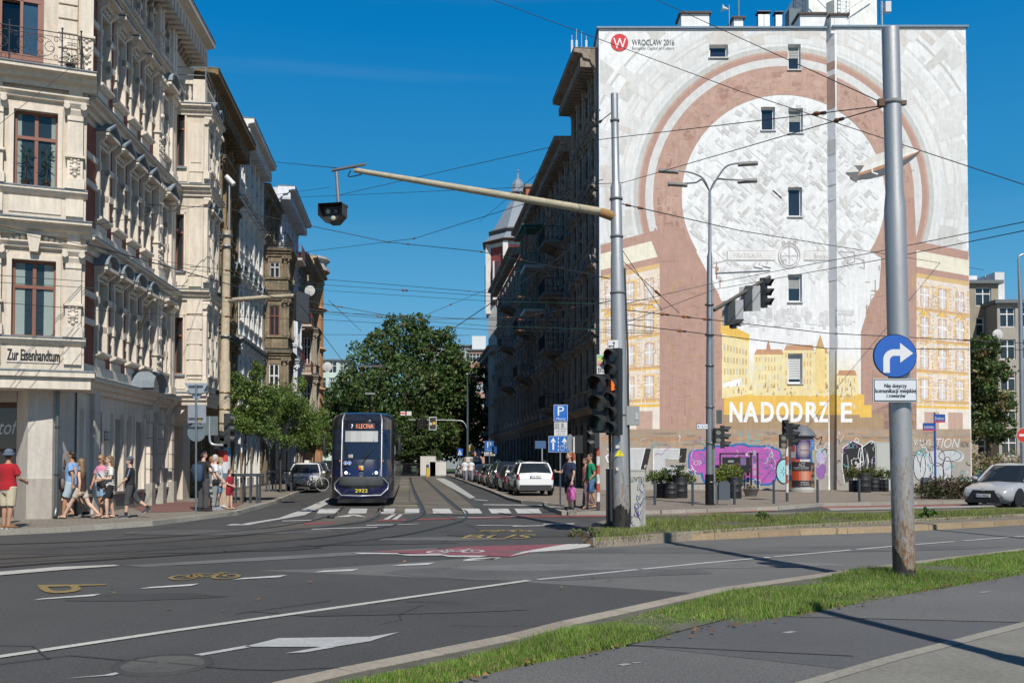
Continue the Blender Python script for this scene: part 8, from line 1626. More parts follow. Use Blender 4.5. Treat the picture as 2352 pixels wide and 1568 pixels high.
for lb, px0, px1, py0, py1, Y in (('small blue pedestrian crossing sign left of the yellow diamond', 1049, 1063, 1030, 1046, 90), ('small blue pedestrian crossing sign right of the yellow diamond', 1094, 1106, 1031, 1046, 84)):
 b = gb((px0+px1)/2, Y, .1); t = thing('sign_post', lb, 'sign post', b)
 q = MB(); q.tube([(0, .05, 0), (0, .05, P(px0, py0, Y).z)], .035, (.2, .2, .2), 6); q.build('post', 'metal', t)
 def pz(px, py, Y=Y, b=b): p = P(px, py, Y-.05)-b; return p.x, p.z
 plate('crossing_sign', px0, px1, py0, py1, (.01, .10, .38), [], None, lambda q, f: [q.face([f(.15, .12), f(.85, .12), f(.5, .88)], (.6, .6, .6)), q.face([f(.42, .2, .011), f(.58, .2, .011), f(.5, .6, .011)], (.02, .02, .02))])
b = gb(1074, 86, .12); t = thing('signal_gantry', 'grey curved signal gantry with a lamp mast at the end of the street', 'gantry', b); q = MB(); q.tube([(0, 0, 0), (0, 0, P(1074, 930, 86).z-.1), (-.05, 0, P(1072, 862, 86).z)], [.13, .10, .04], (.14, .19, .22), 10); zz_ = P(1074, 968, 86).z; q.tube(bez([(0, 0, zz_-1.0), (-.35, 0, zz_-.2), (-1.2, 0, zz_), (-5.4, 0, zz_+.05)], 6), .05, (.4, .41, .42), 7); q.ball((-.05, 0, P(1072, 862, 86).z), (.12, .12, .09), (.6, .6, .6), 8, 5); q.build('mast', 'metal', t)
c0 = P(994, 972, 85.7); t = thing('traffic_light', 'traffic light on a white-edged board hanging from the far gantry', 'traffic light', c0); q = MB(); q.box(-.34, .34, 0, .05, -.60, .60, (.62, .62, .6)); q.box(-.29, .29, -.01, -.001, -.54, .54, (.03, .03, .03)); q.build('backing_board', 'paint', t)
for k, z in enumerate((.33, 0, -.33)): q = MB(); disc(q, (.05, z), .13, -.03, (.05, .05, .05), 12); q.build('lens', 'car_paint', t)
q = MB(); q.box(.0, .24, -.05, -.04, -.12, .14, (.7, .42, .02)); q.box(-.32, -.08, -.05, -.04, -.16, .08, (.6, .6, .6)); put_text(q, '10', lambda u, v: Vector((-.28+.16*u, -.055, -.1+.12*v)), (.02, .02, .02)); q.build('number_plate', 'paint', t)
for k, px in enumerate((958, 968, 977)): signal(['small far signal at the left tip of the gantry', 'small far signal second from the gantry tip', 'small far signal beside the white-edged board'][k], P(px, 972, 85.9), R(40*k-40), 'rag', .28, visor=.12)
for lb, px, col in (('tiny red and white stop board hung over the tram track', 927, 1), ('tiny white number board hung beside the red and white one', 938, 0)):
 t = sign('board', lb, loc=P(px, 949, 60)); q = MB(); q.box(-.2, .2, 0, .02, -.13, .13, (.6, .6, .58));
 if col: q.box(-.2, .2, -.004, 0, -.04, .05, (.6, .05, .03))
 q.tube([(0, .01, .13), (0, .01, .45)], .008, (.1, .1, .1), 4); q.build('plate', 'paint', t)
b = G(515, 1160, .12); t = thing('tram_pole', 'tall concrete-coloured tram pole with rusty bands on the left pavement', 'pole', b); H = P(515, 530, b.y).z-b.z; q = MB(); hm = H*.52
q.tube([(0, 0, -.05), (-.02, 0, hm), (-.02, 0, hm+.06), (.02, 0, H)], [.205, .185, .15, .13], (.42, .35, .25), 18); q.build('post', 'rust', t)
q = MB(); Ht = P(522, 410, b.y).z-b.z; q.tube([(.1, -.05, H-.8), (.1, -.05, Ht)], .028, (.45, .47, .5), 7)
for z in (H-.2, H-.6, 2.9, 3.4, 4.0, 6): q.lathe((0, 0, z), [(.2, 0), (.212, 0), (.212, .04), (.2, .04)], (.35, .22, .12) if z < 5 else (.25, .3, .34), 14)
q.build('mast', 'metal', t); q = MB(); q.tube([(.0, -.1, Ht+.05), (.28, -.1, Ht-.25)], .09, (.6, .6, .6), 8); q.build('camera', 'paint', t)
q = MB(); n = 16
def cyl(a0, a1, z0, z1, c, rr=.215):
 for k in range(n): u0 = R(a0+(a1-a0)*k/n); u1 = R(a0+(a1-a0)*(k+1)/n); q.face([Vector((math.sin(u0)*rr, -math.cos(u0)*rr, z0)), Vector((math.sin(u1)*rr, -math.cos(u1)*rr, z0)), Vector((math.sin(u1)*rr, -math.cos(u1)*rr, z1)), Vector((math.sin(u0)*rr, -math.cos(u0)*rr, z1))], c)
cyl(-90, 90, 1.15, 1.75, (.55, .56, .58)); cyl(-90, 90, 1.75, 2.05, (.03, .25, .45)); cyl(-60, 50, 1.55, 1.95, (.5, .06, .05), .218); cyl(-60, 60, .75, 1.15, (.10, .14, .18)); cyl(-70, 70, .62, .78, (.6, .35, .3), .218)
put_text(q, 'DODAJ', lambda u, v: Vector((math.sin(R(-55+110*u))*.221, -math.cos(R(-55+110*u))*.221, 1.95+.09*v)), (.65, .65, .65)); q.build('poster', 'paint', t)
a1 = P(697, 678, b.y-1.0)-b; a0 = P(522, 690, b.y)-b; q = MB(); q.tube([a0, a0+(a1-a0)*.5+Vector((0, 0, .02)), a1], [.085, .08, .07], (.42, .36, .27), 9); q.build('arm', 'rust', t)
t = thing('signal_box', 'dark signal board hanging from the cream arm before the pale tenement', 'traffic light', P(697, 705, b.y-1.0), R(70)); q = MB(); q.box(-.36, .36, 0, .06, -.52, .5, (.05, .06, .07)); q.box(-.16, .16, .06, .3, -.48, .45, (.02, .02, .02)); q.build('housing', 'black', t)
signal('tall black signal beside the concrete tram pole', P(528, 985, b.y-.3), R(110), 'rag', .36, visor=.2); signal('black pedestrian signal left of the concrete tram pole', P(508, 1010, b.y-.4), R(80), 'rg', .32, visor=.3)
b = G(450, 1176, .12); t = thing('sign_post', 'grey post with give-way triangle and plates, all seen from behind', 'sign post', b); H = P(449, 879, b.y).z-b.z; q = MB(); q.tube([(0, 0, 0), (-.03, 0, H-.05)], .032, (.28, .32, .34), 8); q.build('post', 'metal', t); kb = b.y/FPX
def bk(nm, pts, c, y=.05, cc=(.2, .22, .23)):
 q = MB(); v = [P(x, y_, b.y)-b+Vector((0, y, 0)) for x, y_ in pts]; n_ = len(v); q.mesh(v+[p+Vector((0, .015, 0)) for p in v], [tuple(range(n_)), tuple(range(2*n_-1, n_-1, -1))]+[(i, (i+1) % n_, n_+(i+1) % n_, n_+i) for i in range(n_)], c)
 q.build(nm, 'metal', t)
SGN = (.42, .45, .47); bk('triangle_plate', [(422, 879), (477, 879), (451, 925)], (.55, .58, .62)); bk('square_plate', [(430, 929), (472, 929), (472, 971), (430, 971)], (.50, .50, .54)); bk('round_plate', [(450+21*math.cos(k*math.pi/12), 993-21*math.sin(k*math.pi/12)) for k in range(24)], (.30, .34, .36))
q = MB(); p_ = P(458, 962, b.y)-b; q.box(p_.x-.035, p_.x+.035, .03, .048, p_.z-.05, p_.z+.05, (.65, .45, .02)); q.build('sticker', 'paint', t)
q = MB()
for zz_ in (886, 904, 960, 980): p_ = P(449, zz_, b.y)-b; q.box(p_.x-.22, p_.x+.22, .0, .045, p_.z-.015, p_.z+.015, (.12, .13, .14))
q.build('clamp', 'metal', t)
t = sign('sign_board', 'square grey plate seen from behind on a curved tube beside the concrete pole', loc=P(482, 978, b.y+1.5)); q = MB(); q.box(-.28, .26, 0, .02, -.30, .32, (.28, .33, .33)); q.tube(bez([(0, -.04, .3), (0, -.04, -.3), (.08, -.04, -.58), (.45, -.04, -.62)], 5), .04, (.5, .53, .56), 8); q.build('plate', 'metal', t)
b = G(618, 1128, .12); t = thing('sign_post', 'second give-way sign seen from behind among the young trees', 'sign post', b); H = P(618, 1000, b.y).z-b.z; q = MB(); q.tube([(0, 0, 0), (0, 0, H)], .035, (.3, .34, .36), 8); q.build('post', 'metal', t)
bk('triangle_plate', [(602, 1003), (636, 1003), (620, 1034)], (.40, .45, .48))
for k, (px, py) in enumerate(((563, 1154), (648, 1128))):
 b = G(px, py, .12); t = thing('tree_guard', ['dark metal guard rails around the nearest young tree', 'dark metal guard rails around the second young tree'][k], 'tree guard', b); q = MB()
 for x in (-.72, -.25, .02, .3, .55): q.box(x-.035, x+.035, -.4, -.33, 0, 1.08, (.05, .06, .075));
 for x in (-.6, .45): q.box(x-.035, x+.035, .35, .42, 0, 1.08, (.05, .06, .075))
 q.box(-.76, .6, -.41, -.32, 1.0, 1.1, (.05, .06, .075)); q.box(-.76, .6, .34, .43, 1.0, 1.1, (.05, .06, .075)); q.build('rail', 'paint', t); q = MB(); q.tube([(-.1, -.15, 0), (-.12, -.15, 1.9)], .045, (.22, .15, .09), 8); q.tube([(.18, .12, 0), (.2, .12, 2.1)], .045, (.15, .11, .08), 8); q.build('stake', 'bark', t)
b = gb(2349, 40, .1); t = thing('street_lamp', 'slim grey lamp post with a hooked top at the right edge', 'street lamp', b); q = MB(); Ht = P(2346, 600, 40).z; q.tube([(0, 0, 0), (0, 0, P(2349, 690, 40).z), (-.05, 0, Ht)], [.10, .09, .05], (.38, .4, .42), 10); q.tube(bez([(-.05, 0, Ht), (-.02, 0, Ht+.12), (.15, 0, Ht+.2)], 4), .045, (.4, .42, .44), 8); q.build('post', 'metal', t)
t = sign('road_sign', 'red and white no-entry sign cut by the right edge of the view', loc=P(2352, 999, 37)); q = MB(); disc(q, (0, 0), .30, 0, (.5, .5, .5)); disc(q, (0, 0), .28, -.006, (.50, .03, .02)); q.box(-.2, .2, -.016, -.008, -.045, .045, (.66, .66, .66)); q.build('plate', 'paint', t)
b = FA(5.0, 5.5, .1); t = thing('wall_lamp', 'old street lamp on a bracket fixed to the cream corner house', 'street lamp', b); q = MB(); q.tube(bez([(0, 0, -.3), (.05, -.1, .35), (.35, -.5, .75), (.95, -1.5, 1.15)], 5), .04, (.30, .27, .2), 7); q.build('arm', 'rust', t); q = MB(); q.loft([[Vector((.95+d*.55, -1.5-d*.85, 1.15+d*.18))+Vector((x_, 0, z_)) for x_, z_ in ((-.10*w_, 0), (0, -.1*w_), (.10*w_, 0), (0, .07*w_))] for d, w_ in ((0, .6), (.3, 1), (.8, 1.15), (1.0, .6))], (.35, .34, .28)); q.build('lamp_head', 'paint', t)
for lb, px, py, r_, Y in (('satellite dish on the pale tenement balcony, nearer', 712, 668, 12, 66), ('satellite dish lower down near the orange corner house', 752, 842, 11, 90), ('white satellite dish on the block at the right edge', 2291, 768, 12, 74)):
 t = thing('satellite_dish', lb, 'satellite dish', P(px, py, Y)); q = MB(); rr = r_*Y/FPX; n = 18
 for j in range(3):
  for k in range(n): f_ = lambda a, s: Vector((rr*s*math.cos(a), .12*s*s*rr-.1, rr*s*math.sin(a))); a0, a1 = 2*math.pi*k/n, 2*math.pi*(k+1)/n; q.face([f_(a0, j/3), f_(a0, (j+1)/3), f_(a1, (j+1)/3), f_(a1, j/3)], (.5, .5, .5), True)
 q.tube([(0, 0, 0), (0, .35, -.1)], .03, (.3, .3, .3), 5); q.tube([(0, -.08, -rr*.9), (0, -.45*rr-.1, -.1)], .015, (.3, .3, .3), 4); q.build('dish', 'paint', t)
def wire(label, pts, r=.011, c=(.03, .03, .032), ins=(), sag=.0, green=False):
 """pts: (px, py, depth) fixings; ins: (fraction) of small insulators"""
 q = [P(*p) for p in pts]; b = q[0]; t = thing('overhead_wire', label, 'wire', b, 0, 'overhead wires'); mb = MB(); out = []
 for a, b_ in zip(q[:-1], q[1:]):
  for k in range(10): f = k/10; p = a.lerp(b_, f); p.z -= sag*4*f*(1-f); out.append(p-b)
 out.append(q[-1]-b); mb.tube(out, r, (.03, .10, .07) if green else c, 5, False); mb.build('cable', 'black', t)
 if ins:
  mb = MB()
  for f in ins:
   i = min(len(out)-2, int(f*(len(out)-1))); p = out[i].lerp(out[i+1], f*(len(out)-1)-i); d = (out[i+1]-out[i]).normalized(); mb.tube([p-d*.07, p-d*.02, p+d*.02, p+d*.07], [.02, .04, .04, .02], (.22, .08, .03), 6)
   mb.tube([p+d*.10, p+d*.20], .028, (.05, .04, .04), 6)
  mb.build('insulator', 'rust', t)
wire('long wire crossing the sky from top centre to the big rusty pole', [(1490, -8, 26), (2030, 238, 13.3)], .008)
wire('wire from above the dark eaves to the right of the big pole', [(1118, -5, 30), (1700, 210, 24), (2400, 440, 18)], .010)
wire('wire from the mast arm up to the big pole', [(770, 450, 30), (1300, 330, 22), (2030, 243, 13.3)], .008, ins=(.93,))
wire('wire from the left row to the big pole over the map mural', [(640, 455, 50), (1430, 420, 26), (2028, 246, 13.3)], .009, ins=(.95,))
wire('span wire from the white tenement to the mast arm end', [(628, 372, 56), (775, 386, 26)], .012)
wire('span wire from the left facades to the median pole', [(340, 470, 33), (520, 478, 36), (890, 556, 40), (1105, 578, 34), (1400, 640, 23)], .014, ins=(.5, .56, .75, .85))
wire('wire with rusty insulators rising left to right behind the signal arm', [(650, 585, 60), (950, 548, 42), (1385, 412, 28)], .012, ins=(.5,))
wire('upper contact wire from the left edge over the tram', [(-40, 498, 24), (200, 520, 27), (520, 462, 36), (760, 430, 45)], .009, ins=(.3, .6))
for k, (y0, y1, y2, y3, g) in enumerate(((505, 592, 655, 690, 0), (512, 600, 668, 700, 1), (628, 655, 718, 735, 0), (645, 668, 722, 760, 1), (690, 720, 735, 765, 0))):
 wire(['topmost tram wire sweeping down across the cream facade', 'green tram wire just below the topmost one', 'middle tram wire in front of the lower corner window', 'lower green tram wire across the facade', 'lowest tram wire at the corner bay'][k], [(-60, y0, 22), (320, y1, 27), (760, y2, 34), (1130, (y2+y3)/2+8, 30), (1500, y3, 25)], .008, green=bool(g), ins=(.35, .62, .8) if not g else ())
wire('contact wire over the left track running down the street', [(200, 560, 16), (690, 700, 30), (905, 985, 100)], .012); wire('contact wire over the right track running down the street', [(1330, 560, 16), (1010, 775, 34), (960, 985, 100)], .012)
wire('cross-street span wire at the level of the pantograph', [(700, 690, 40), (950, 735, 42), (1200, 728, 44), (1410, 690, 23)], .013, ins=(.1, .35, .5, .62, .75, .9))
wire('span wire between the left row and the dark right row', [(730, 640, 80), (1120, 672, 70)], .02, ins=(.9,)); wire('second span wire between the two rows, farther away', [(745, 768, 85), (1080, 770, 80)], .02, ins=(.2, .85))
wire('wire from the median pole to the twin-pole lamp', [(1418, 466, 22.6), (1700, 530, 30), (2260, 620, 60)], .014, ins=(.03, .07))
wire('paired wire right across the mural, upper', [(1425, 700, 22.6), (1640, 650, 32), (2030, 575, 22), (2400, 500, 16)], .009); wire('paired wire right across the mural, lower', [(1425, 745, 22.6), (1640, 665, 32), (2030, 595, 22), (2400, 520, 16)], .009)
wire('long wire from the median pole to the right edge above the sign', [(1440, 712, 23), (1900, 765, 26), (2400, 790, 30)], .012, ins=(.08, .13, .18, .8)); wire('second long wire to the right edge just under the first', [(1440, 745, 23), (1900, 800, 26), (2400, 803, 30)], .012, ins=(.12,))
wire('thin stay from the median pole down to its insulator', [(1420, 590, 22.6), (1560, 718, 25)], .009, ins=(.6,)); wire('second thin stay beside the first at the median pole', [(1420, 560, 22.6), (1520, 712, 24)], .009)
wire('wire from the dark facade to the median pole top', [(1100, 510, 70), (1405, 258, 22.6)], .012, ins=(.97,))
wire('slanting wire across the upper corner of the cream house', [(-20, 300, 17), (150, 165, 18), (380, -15, 20)], .005)
wire('feeder wire from the concrete pole to the centre span', [(520, 690, 36), (950, 735, 38), (1130, 660, 50)], .010, ins=(.4, .7)); wire('wire down from the centre span into the trees', [(755, 690, 40), (830, 760, 60)], .012, ins=(.1,))
t = thing('tram_pole', 'steel pole standing beside the footpath near the camera', 'pole', (4.95, 4.6, .1)); q = MB(); q.tube([(0, 0, 0), (-.02, 0, 3.4), (-.02, 0, 3.5), (0, 0, 6.4)], [.15, .14, .10, .09], (.36, .37, .38), 14); q.build('post', 'metal', t)
t = thing('tram_pole', 'steel pole on the verge beyond the right edge of the view', 'pole', (12.4, 16.6, .1)); q = MB(); q.tube([(0, 0, 0), (0, 0, 8)], .08, (.36, .37, .38), 12); q.build('post', 'metal', t)
b0 = Vector((7.6, 3.0, .1)); tree('slender young tree beside the footpath at the right of the camera', b0, 5.5, [(0, 0, 4.2, .9, .9, .8), (-.4, .2, 3.5, .6, .6, .5)], 700, .10, G_DK, .05, 77)
def remesh(o, vox):
 md = o.modifiers.new('r', 'REMESH'); md.mode = 'VOXEL'; md.voxel_size = vox; md.use_smooth_shade = True
 dg = bpy.context.evaluated_depsgraph_get(); me = bpy.data.meshes.new_from_object(o.evaluated_get(dg)); o.modifiers.clear(); col = tuple(o['c']); del o['c']; o.data = me
 n = len(me.loops); a = np.ones((n, 4), np.float32); a[:, :3] = col
 if 'Col' in me.attributes: me.attributes.remove(me.attributes['Col'])
 at = me.attributes.new('Col', 'FLOAT_COLOR', 'CORNER'); at.data.foreach_set('color', a.ravel())
 me.polygons.foreach_set('use_smooth', np.ones(len(me.polygons), dtype=bool)); return o
SK = (.50, .30, .21)
def ell(c, rx, ry, n=14): return [Vector((c[0]+rx*math.cos(2*math.pi*k/n), c[1]+ry*math.sin(2*math.pi*k/n), c[2])) for k in range(n)]
def person(label, loc, face, h=1.75, skin=SK, hair=(.05, .03, .015), long=0, legs=((12, 8), (-14, 20)), arms=((10, 10, 20, 0), (-10, 10, 20, 0)), top=(.02, .02, .025), sl=.55, bot=(.05, .05, .06), bl=.45, shoe=(.03, .03, .03), w=1., hat=None, skirt=None, stripes=None, pants_top=None, belly=0., hd=0, sock=None, group=None, flat=True):
 """local +x = forward, +y = left; legs (thigh, knee bend) L,R; arms (pitch, abduction, elbow, inward) L,R"""
 t = thing('person', label, 'person', (0, 0, 0), 0, group); J = {}; k = h/1.75
 hipz = .92; feet = []
 for i, sg in ((0, 1), (1, -1)):
  th, kn = [R(a) for a in legs[i]]; H = Vector((0, sg*.095*w, hipz)); K_ = H+Vector((math.sin(th), 0, -math.cos(th)))*.43; A_ = K_+Vector((math.sin(th-kn), 0, -math.cos(th-kn)))*.41; fp = th-kn
  fa = -fp*.0 if fp > -.5 else fp+.45; T_ = A_+Vector((.17*math.cos(fa), sg*.03, .17*math.sin(fa)-.05)); J[i] = (H, K_, A_, T_); feet.append(min(A_.z-.075, T_.z-.03))
 dz = -min(feet); up = Vector((0, 0, dz))
 body = MB()
 for i in (0, 1):
  H, K_, A_, T_ = [p+up for p in J[i]]; J[i] = (H, K_, A_, T_)
  body.tube([H+Vector((0, 0, .05)), H.lerp(K_, .3), H.lerp(K_, .75), K_, K_.lerp(A_, .28), K_.lerp(A_, .7), A_], [.095*w, .088*w, .064*w, .054, .058, .042, .036], SK, 12); body.tube([A_+Vector((-.04, 0, -.04)), A_.lerp(T_, .5), T_], [.04, .036, .026], SK, 8)
 B0 = hipz+dz; bx_ = .02*belly
 tr_ = [(-.06, .145, .10), (.02, .165, .115), (.12, .145, .10+bx_), (.22, .132, .095+belly*.05), (.36, .155, .108+belly*.03), (.47, .172, .10), (.53, .13, .08), (.57, .06, .055)]
 body.loft([ell((0, 0, B0+z), rx*w, ry*w) for z, ry, rx in tr_], SK); body.tube([(0, 0, B0+.53), (.015, 0, B0+.66)], [.056, .052], SK, 10)
 hz = B0+.745; ch, sh_ = math.cos(R(hd)), math.sin(R(hd))
 def hp(x, y, z): return Vector((.02+x*ch-y*sh_, x*sh_+y*ch, hz+z))
 body.ball(hp(0, 0, .02), (.092, .078, .112), SK, 14, 9); body.ball(hp(.025, 0, -.045), (.066, .056, .070), SK, 12, 7); body.ball(hp(.098, 0, -.012), (.018, .012, .022), SK, 6, 4)
 for sg in (-1, 1): body.ball(hp(-.005, sg*.078, -.005), (.02, .012, .03), SK, 6, 4)
 hands = []
 for i, sg in ((0, 1), (1, -1)):
  p_, ab, el, inn = [R(a) for a in arms[i]]; S_ = Vector((0, sg*.175*w, B0+.48)); d = Vector((math.sin(p_)*math.cos(ab), sg*math.sin(ab), -math.cos(p_)*math.cos(ab))); E_ = S_+d*.28
  q_ = p_+el; d2 = Vector((math.sin(q_)*math.cos(inn), -sg*math.sin(inn), -math.cos(q_)*math.cos(inn))).normalized(); W_ = E_+d2*.24; J['a%d' % i] = (S_, E_, W_)
  body.tube([S_+Vector((0, -sg*.03, .01)), S_.lerp(E_, .3), E_, E_.lerp(W_, .35), W_], [.05*w, .046*w, .037, .038, .026], SK, 10)
  sd_ = d2.cross(Vector((0, sg, .01))).normalized(); hd_ = W_+d2*.085; body.loft([[W_+sd_*a*.7+Vector((0, b, 0)) for a, b in ((-.03, -.014), (.03, -.014), (.03, .014), (-.03, .014))], [hd_+sd_*a+Vector((0, b, 0)) for a, b in ((-.04, -.013), (.04, -.013), (.04, .013), (-.04, .013))]], SK)
  for f in range(4): o_ = sd_*(-.031+.0205*f); l_ = (.06, .075, .07, .055)[f]; b_ = hd_+o_-d2*.01; body.tube([b_, b_+d2*l_*.5, b_+d2*l_*.85+Vector((0, -sg*.02, 0))], [.0095, .009, .008], SK, 6)
  body.tube([W_+d2*.02-sd_*.02, W_+d2*.05-sd_*.052, W_+d2*.085-sd_*.058], [.013, .011, .009], SK, 6); hands.append(hd_)
 o = body.build('body', 'skin', t, weld=True); o['c'] = skin; remesh(o, .0125)
 q = MB()
 for sg in (-1, 1): q.ball(hp(.086, sg*.030, .012), (.008, .012, .006), (.02, .015, .012), 6, 4); q.box(*[v for ab_ in zip(hp(.083, sg*.03-.016, .03), hp(.092, sg*.03+.016, .036)) for v in sorted(ab_)], hair)
 q.ball(hp(.086, 0, -.062), (.008, .022, .006), (.35, .12, .10), 6, 4); q.build('facial_features', 'paint', t)
 q = MB()
 if hair:
  q.ball(hp(-.018, 0, .045), (.098, .090, .10), hair, 14, 8); q.ball(hp(-.04, 0, -.01), (.075, .083, .09), hair, 12, 6)
  if long: q.loft([ell(hp(-.045, 0, .06), .06, .085, 10), ell(hp(-.075, 0, -.08), .055, .10, 10), ell(hp(-.10, 0, -.08-long*.5), .05, .11, 10), ell(hp(-.10, 0, -.10-long), .025, .07, 10)], hair)
  q = q.build('hair', 'hair', t, weld=True); q['c'] = hair; remesh(q, .014)
 if hat:
  q = MB(); q.ball(hp(-.01, 0, .07), (.105, .095, .085), hat[0], 14, 8)
  if hat[1] == 'bucket': q.loft([ell(hp(-.005, 0, .05), .105, .098), ell(hp(-.005, 0, .0), .15, .145), ell(hp(-.005, 0, .01), .105, .098)], hat[0])
  else: q.loft([[hp(-.09, y, .05) for y in (-.05, 0, .05)]+[hp(-.10, 0, .06)], [hp(-.17, y, .035) for y in (-.04, 0, .04)]+[hp(-.17, 0, .045)]], hat[0])
  q.build('hat', 'cloth', t)
 q = MB(); zl_ = [-.03, .05, .12, .2, .28, .36, .43, .48, .53, .56]; rr = []
 def prof(z):
  for a, b in zip(tr_[:-1], tr_[1:]):
   if a[0] <= z <= b[0]: f = (z-a[0])/(b[0]-a[0]); return a[1]+(b[1]-a[1])*f, a[2]+(b[2]-a[2])*f
  return tr_[0][1:]
 fine = [zl_[0]+(zl_[-1]-zl_[0])*i/24 for i in range(25)] if stripes or callable(top) else zl_
 for z in fine: ry, rx = prof(z); g_ = .022+(.012 if z < .3 else 0)*(1-z/.3); rr.append(ell((0, 0, B0+z), (rx+g_)*w, (ry+g_)*w))
 tc = []
 for i in range(len(rr)-1):
  f = (i+.5)/(len(rr)-1); c_ = top(f) if callable(top) else (stripes if stripes and i % 3 == 1 else top); tc += [c_]*14
 q.loft(rr, tc); c0_ = top(.95) if callable(top) else top
 if sl:
  for i in (0, 1):
   S_, E_, W_ = J['a%d' % i]; pts = [S_+Vector((0, (-.05 if i == 0 else .05), .025)), S_.lerp(E_, .35)] if sl < .5 else [S_+Vector((0, (-.05 if i == 0 else .05), .025)), S_.lerp(E_, .4), S_.lerp(E_, min(sl, 1)*1.0)]+([W_.lerp(E_, 2-min(2, sl))] if sl > 1 else [])
   q.tube(pts, [.068*w, .066*w, .068*w, .05][:len(pts)], c0_, 12)
 q.build('dress' if skirt else 'shirt', 'cloth', t)
 q = MB()
 if skirt:
  z0_ = B0+.06; z1_ = skirt[0]; n_ = 12
  rg_ = [ell((0, 0, z0_+(z1_-z0_)*i/n_), (.12+.07*i/n_)*w, (.165+.05*i/n_)*w) for i in range(n_+1)]; q.loft(rg_, [skirt[1+(i//2 % 2)] for i in range(n_) for _ in range(14)]); q.build('skirt', 'cloth', t)
 else:
  q.loft([ell((0, 0, B0+z), rx*w, ry*w) for z, ry, rx in ((-.12, .13, .11), (-.04, .17, .13), (.06, .168, .125), (.10, .155, .115))], bot)
  for i in (0, 1):
   H, K_, A_, T_ = J[i]; L_ = [H+Vector((0, 0, .04)), H.lerp(K_, .5)]; rd = [.108*w, .098*w]
   if bl <= .5: L_.append(H.lerp(K_, bl*2)); rd.append((.092 if flat else .075)*w)
   else: L_ += [K_, K_.lerp(A_, (bl-.5)*2)]; rd += [.078*w, (.07 if bl > .9 else .088)*w]
   q.tube(L_, rd, bot, 12)
  o = q.build('shorts' if bl < .9 else 'trousers', 'cloth', t, weld=True); o['c'] = bot; remesh(o, .018)
 for i in (0, 1):
  H, K_, A_, T_ = J[i]; d = (T_-A_); d = Vector((d.x, 0, d.z)).normalized() if d.length else Vector((1, 0, 0)); q = MB()
  if shoe == 'sandal': q.tube([A_+Vector((-.05, 0, -.072)), A_.lerp(T_, .5)+Vector((0, 0, -.045)), T_+Vector((.05, 0, -.02))], [(.035, .012), (.04, .012), (.035, .01)], (.02, .018, .016), 8); q.tube([A_.lerp(T_, .6)+Vector((0, y, z)) for y, z in ((-.045, -.03), (-.03, .02), (.03, .02), (.045, -.03))], .009, (.02, .018, .016), 5); q.tube([A_+Vector((0, y, z)) for y, z in ((-.04, -.01), (0, .0), (.04, -.01))], .008, (.02, .018, .016), 5); q.build('sandal', 'paint', t)
  else:
   q.tube([A_+Vector((-.055, 0, -.035)), A_+d*.06+Vector((0, 0, -.02)), A_.lerp(T_, .7), T_+d*.05], [.045, .052, .047, .03], shoe, 10); q.tube([A_+Vector((-.06, 0, -.068)), A_.lerp(T_, .5)+Vector((0, 0, -.04)), T_+d*.06+Vector((0, 0, -.022))], [(.042, .012), (.045, .012), (.035, .01)], (.55, .55, .55) if shoe != (.03, .03, .03) else (.05, .05, .05), 8)
   if sock: q.tube([A_, A_.lerp(K_, .25)], [.042, .046], sock, 10)
   q.build('shoe', 'cloth', t)
 t.scale = (k, k, k); t.location = loc; t.rotation_euler = (0, 0, math.atan2(face[1], face[0])); t['_h'] = 1; del t['_h']
 return t, [Vector(p) for p in hands], J, B0
def bag(label, t, p, sz, c, strap=None, cat='bag', nm='handbag', rz=0.):
 """a thing carried by a person; p in the person's space"""
 b = thing(nm, label, cat, (0, 0, 0)); M_ = Matrix.LocRotScale(t.location, t.rotation_euler.to_quaternion(), t.scale); q = MB(); x, y, z = sz
 q.loft([[Vector((a*x*f, b_*y*f, zz*z)) for a, b_ in ((-.5, -.5), (.5, -.5), (.5, .5), (-.5, .5))] for zz, f in ((-.5, .82), (-.42, 1), (.3, 1), (.5, .8))], c); q.build('pouch', 'cloth', b)
 if strap: q = MB(); q.tube([Vector(s)-Vector(p) for s in strap], .009, mul(c, .7), 5, False); q.build('strap', 'cloth', b)
 b.location = M_ @ Vector(p); b.rotation_euler = (0, 0, t.rotation_euler.z+rz); b.scale = t.scale; return b
GL = lambda px, py: G(px, py, .12)
FAIR = (.58, .37, .27); TAN = (.42, .23, .14); BLO = (.26, .16, .07)
p1, hh, J, B0 = person('man in a red T-shirt, cream shorts and blue bucket hat, at the far left', GL(17, 1214), (.25, 1), 1.80, TAN, (.10, .06, .04), legs=((4, 6), (-4, 4)), arms=((12, 12, 55, 10), (12, 12, 60, 10)), top=(.38, .012, .02), sl=.62, bot=(.52, .45, .32), bl=.47, shoe=(.25, .12, .05), w=1.12, hat=((.10, .14, .20), 'bucket'), hd=10)
person('small child half hidden behind the man in the red T-shirt', GL(22, 1200), (.3, -1), 1.0, FAIR, (.2, .12, .06), top=(.35, .4, .6), bot=(.35, .35, .36), bl=.42, w=.95, hd=0)
person('man in a light blue T-shirt and pale shorts walking left in the entrance shade', GL(165, 1187), (-1, -.1), 1.84, TAN, (.02, .015, .012), legs=((18, 12), (-18, 14)), arms=((-20, 8, 20, 0), (15, 8, 20, 0)), top=(.20, .33, .55), bot=(.40, .50, .58), bl=.44, w=1.18, belly=.9, shoe=(.03, .03, .031))
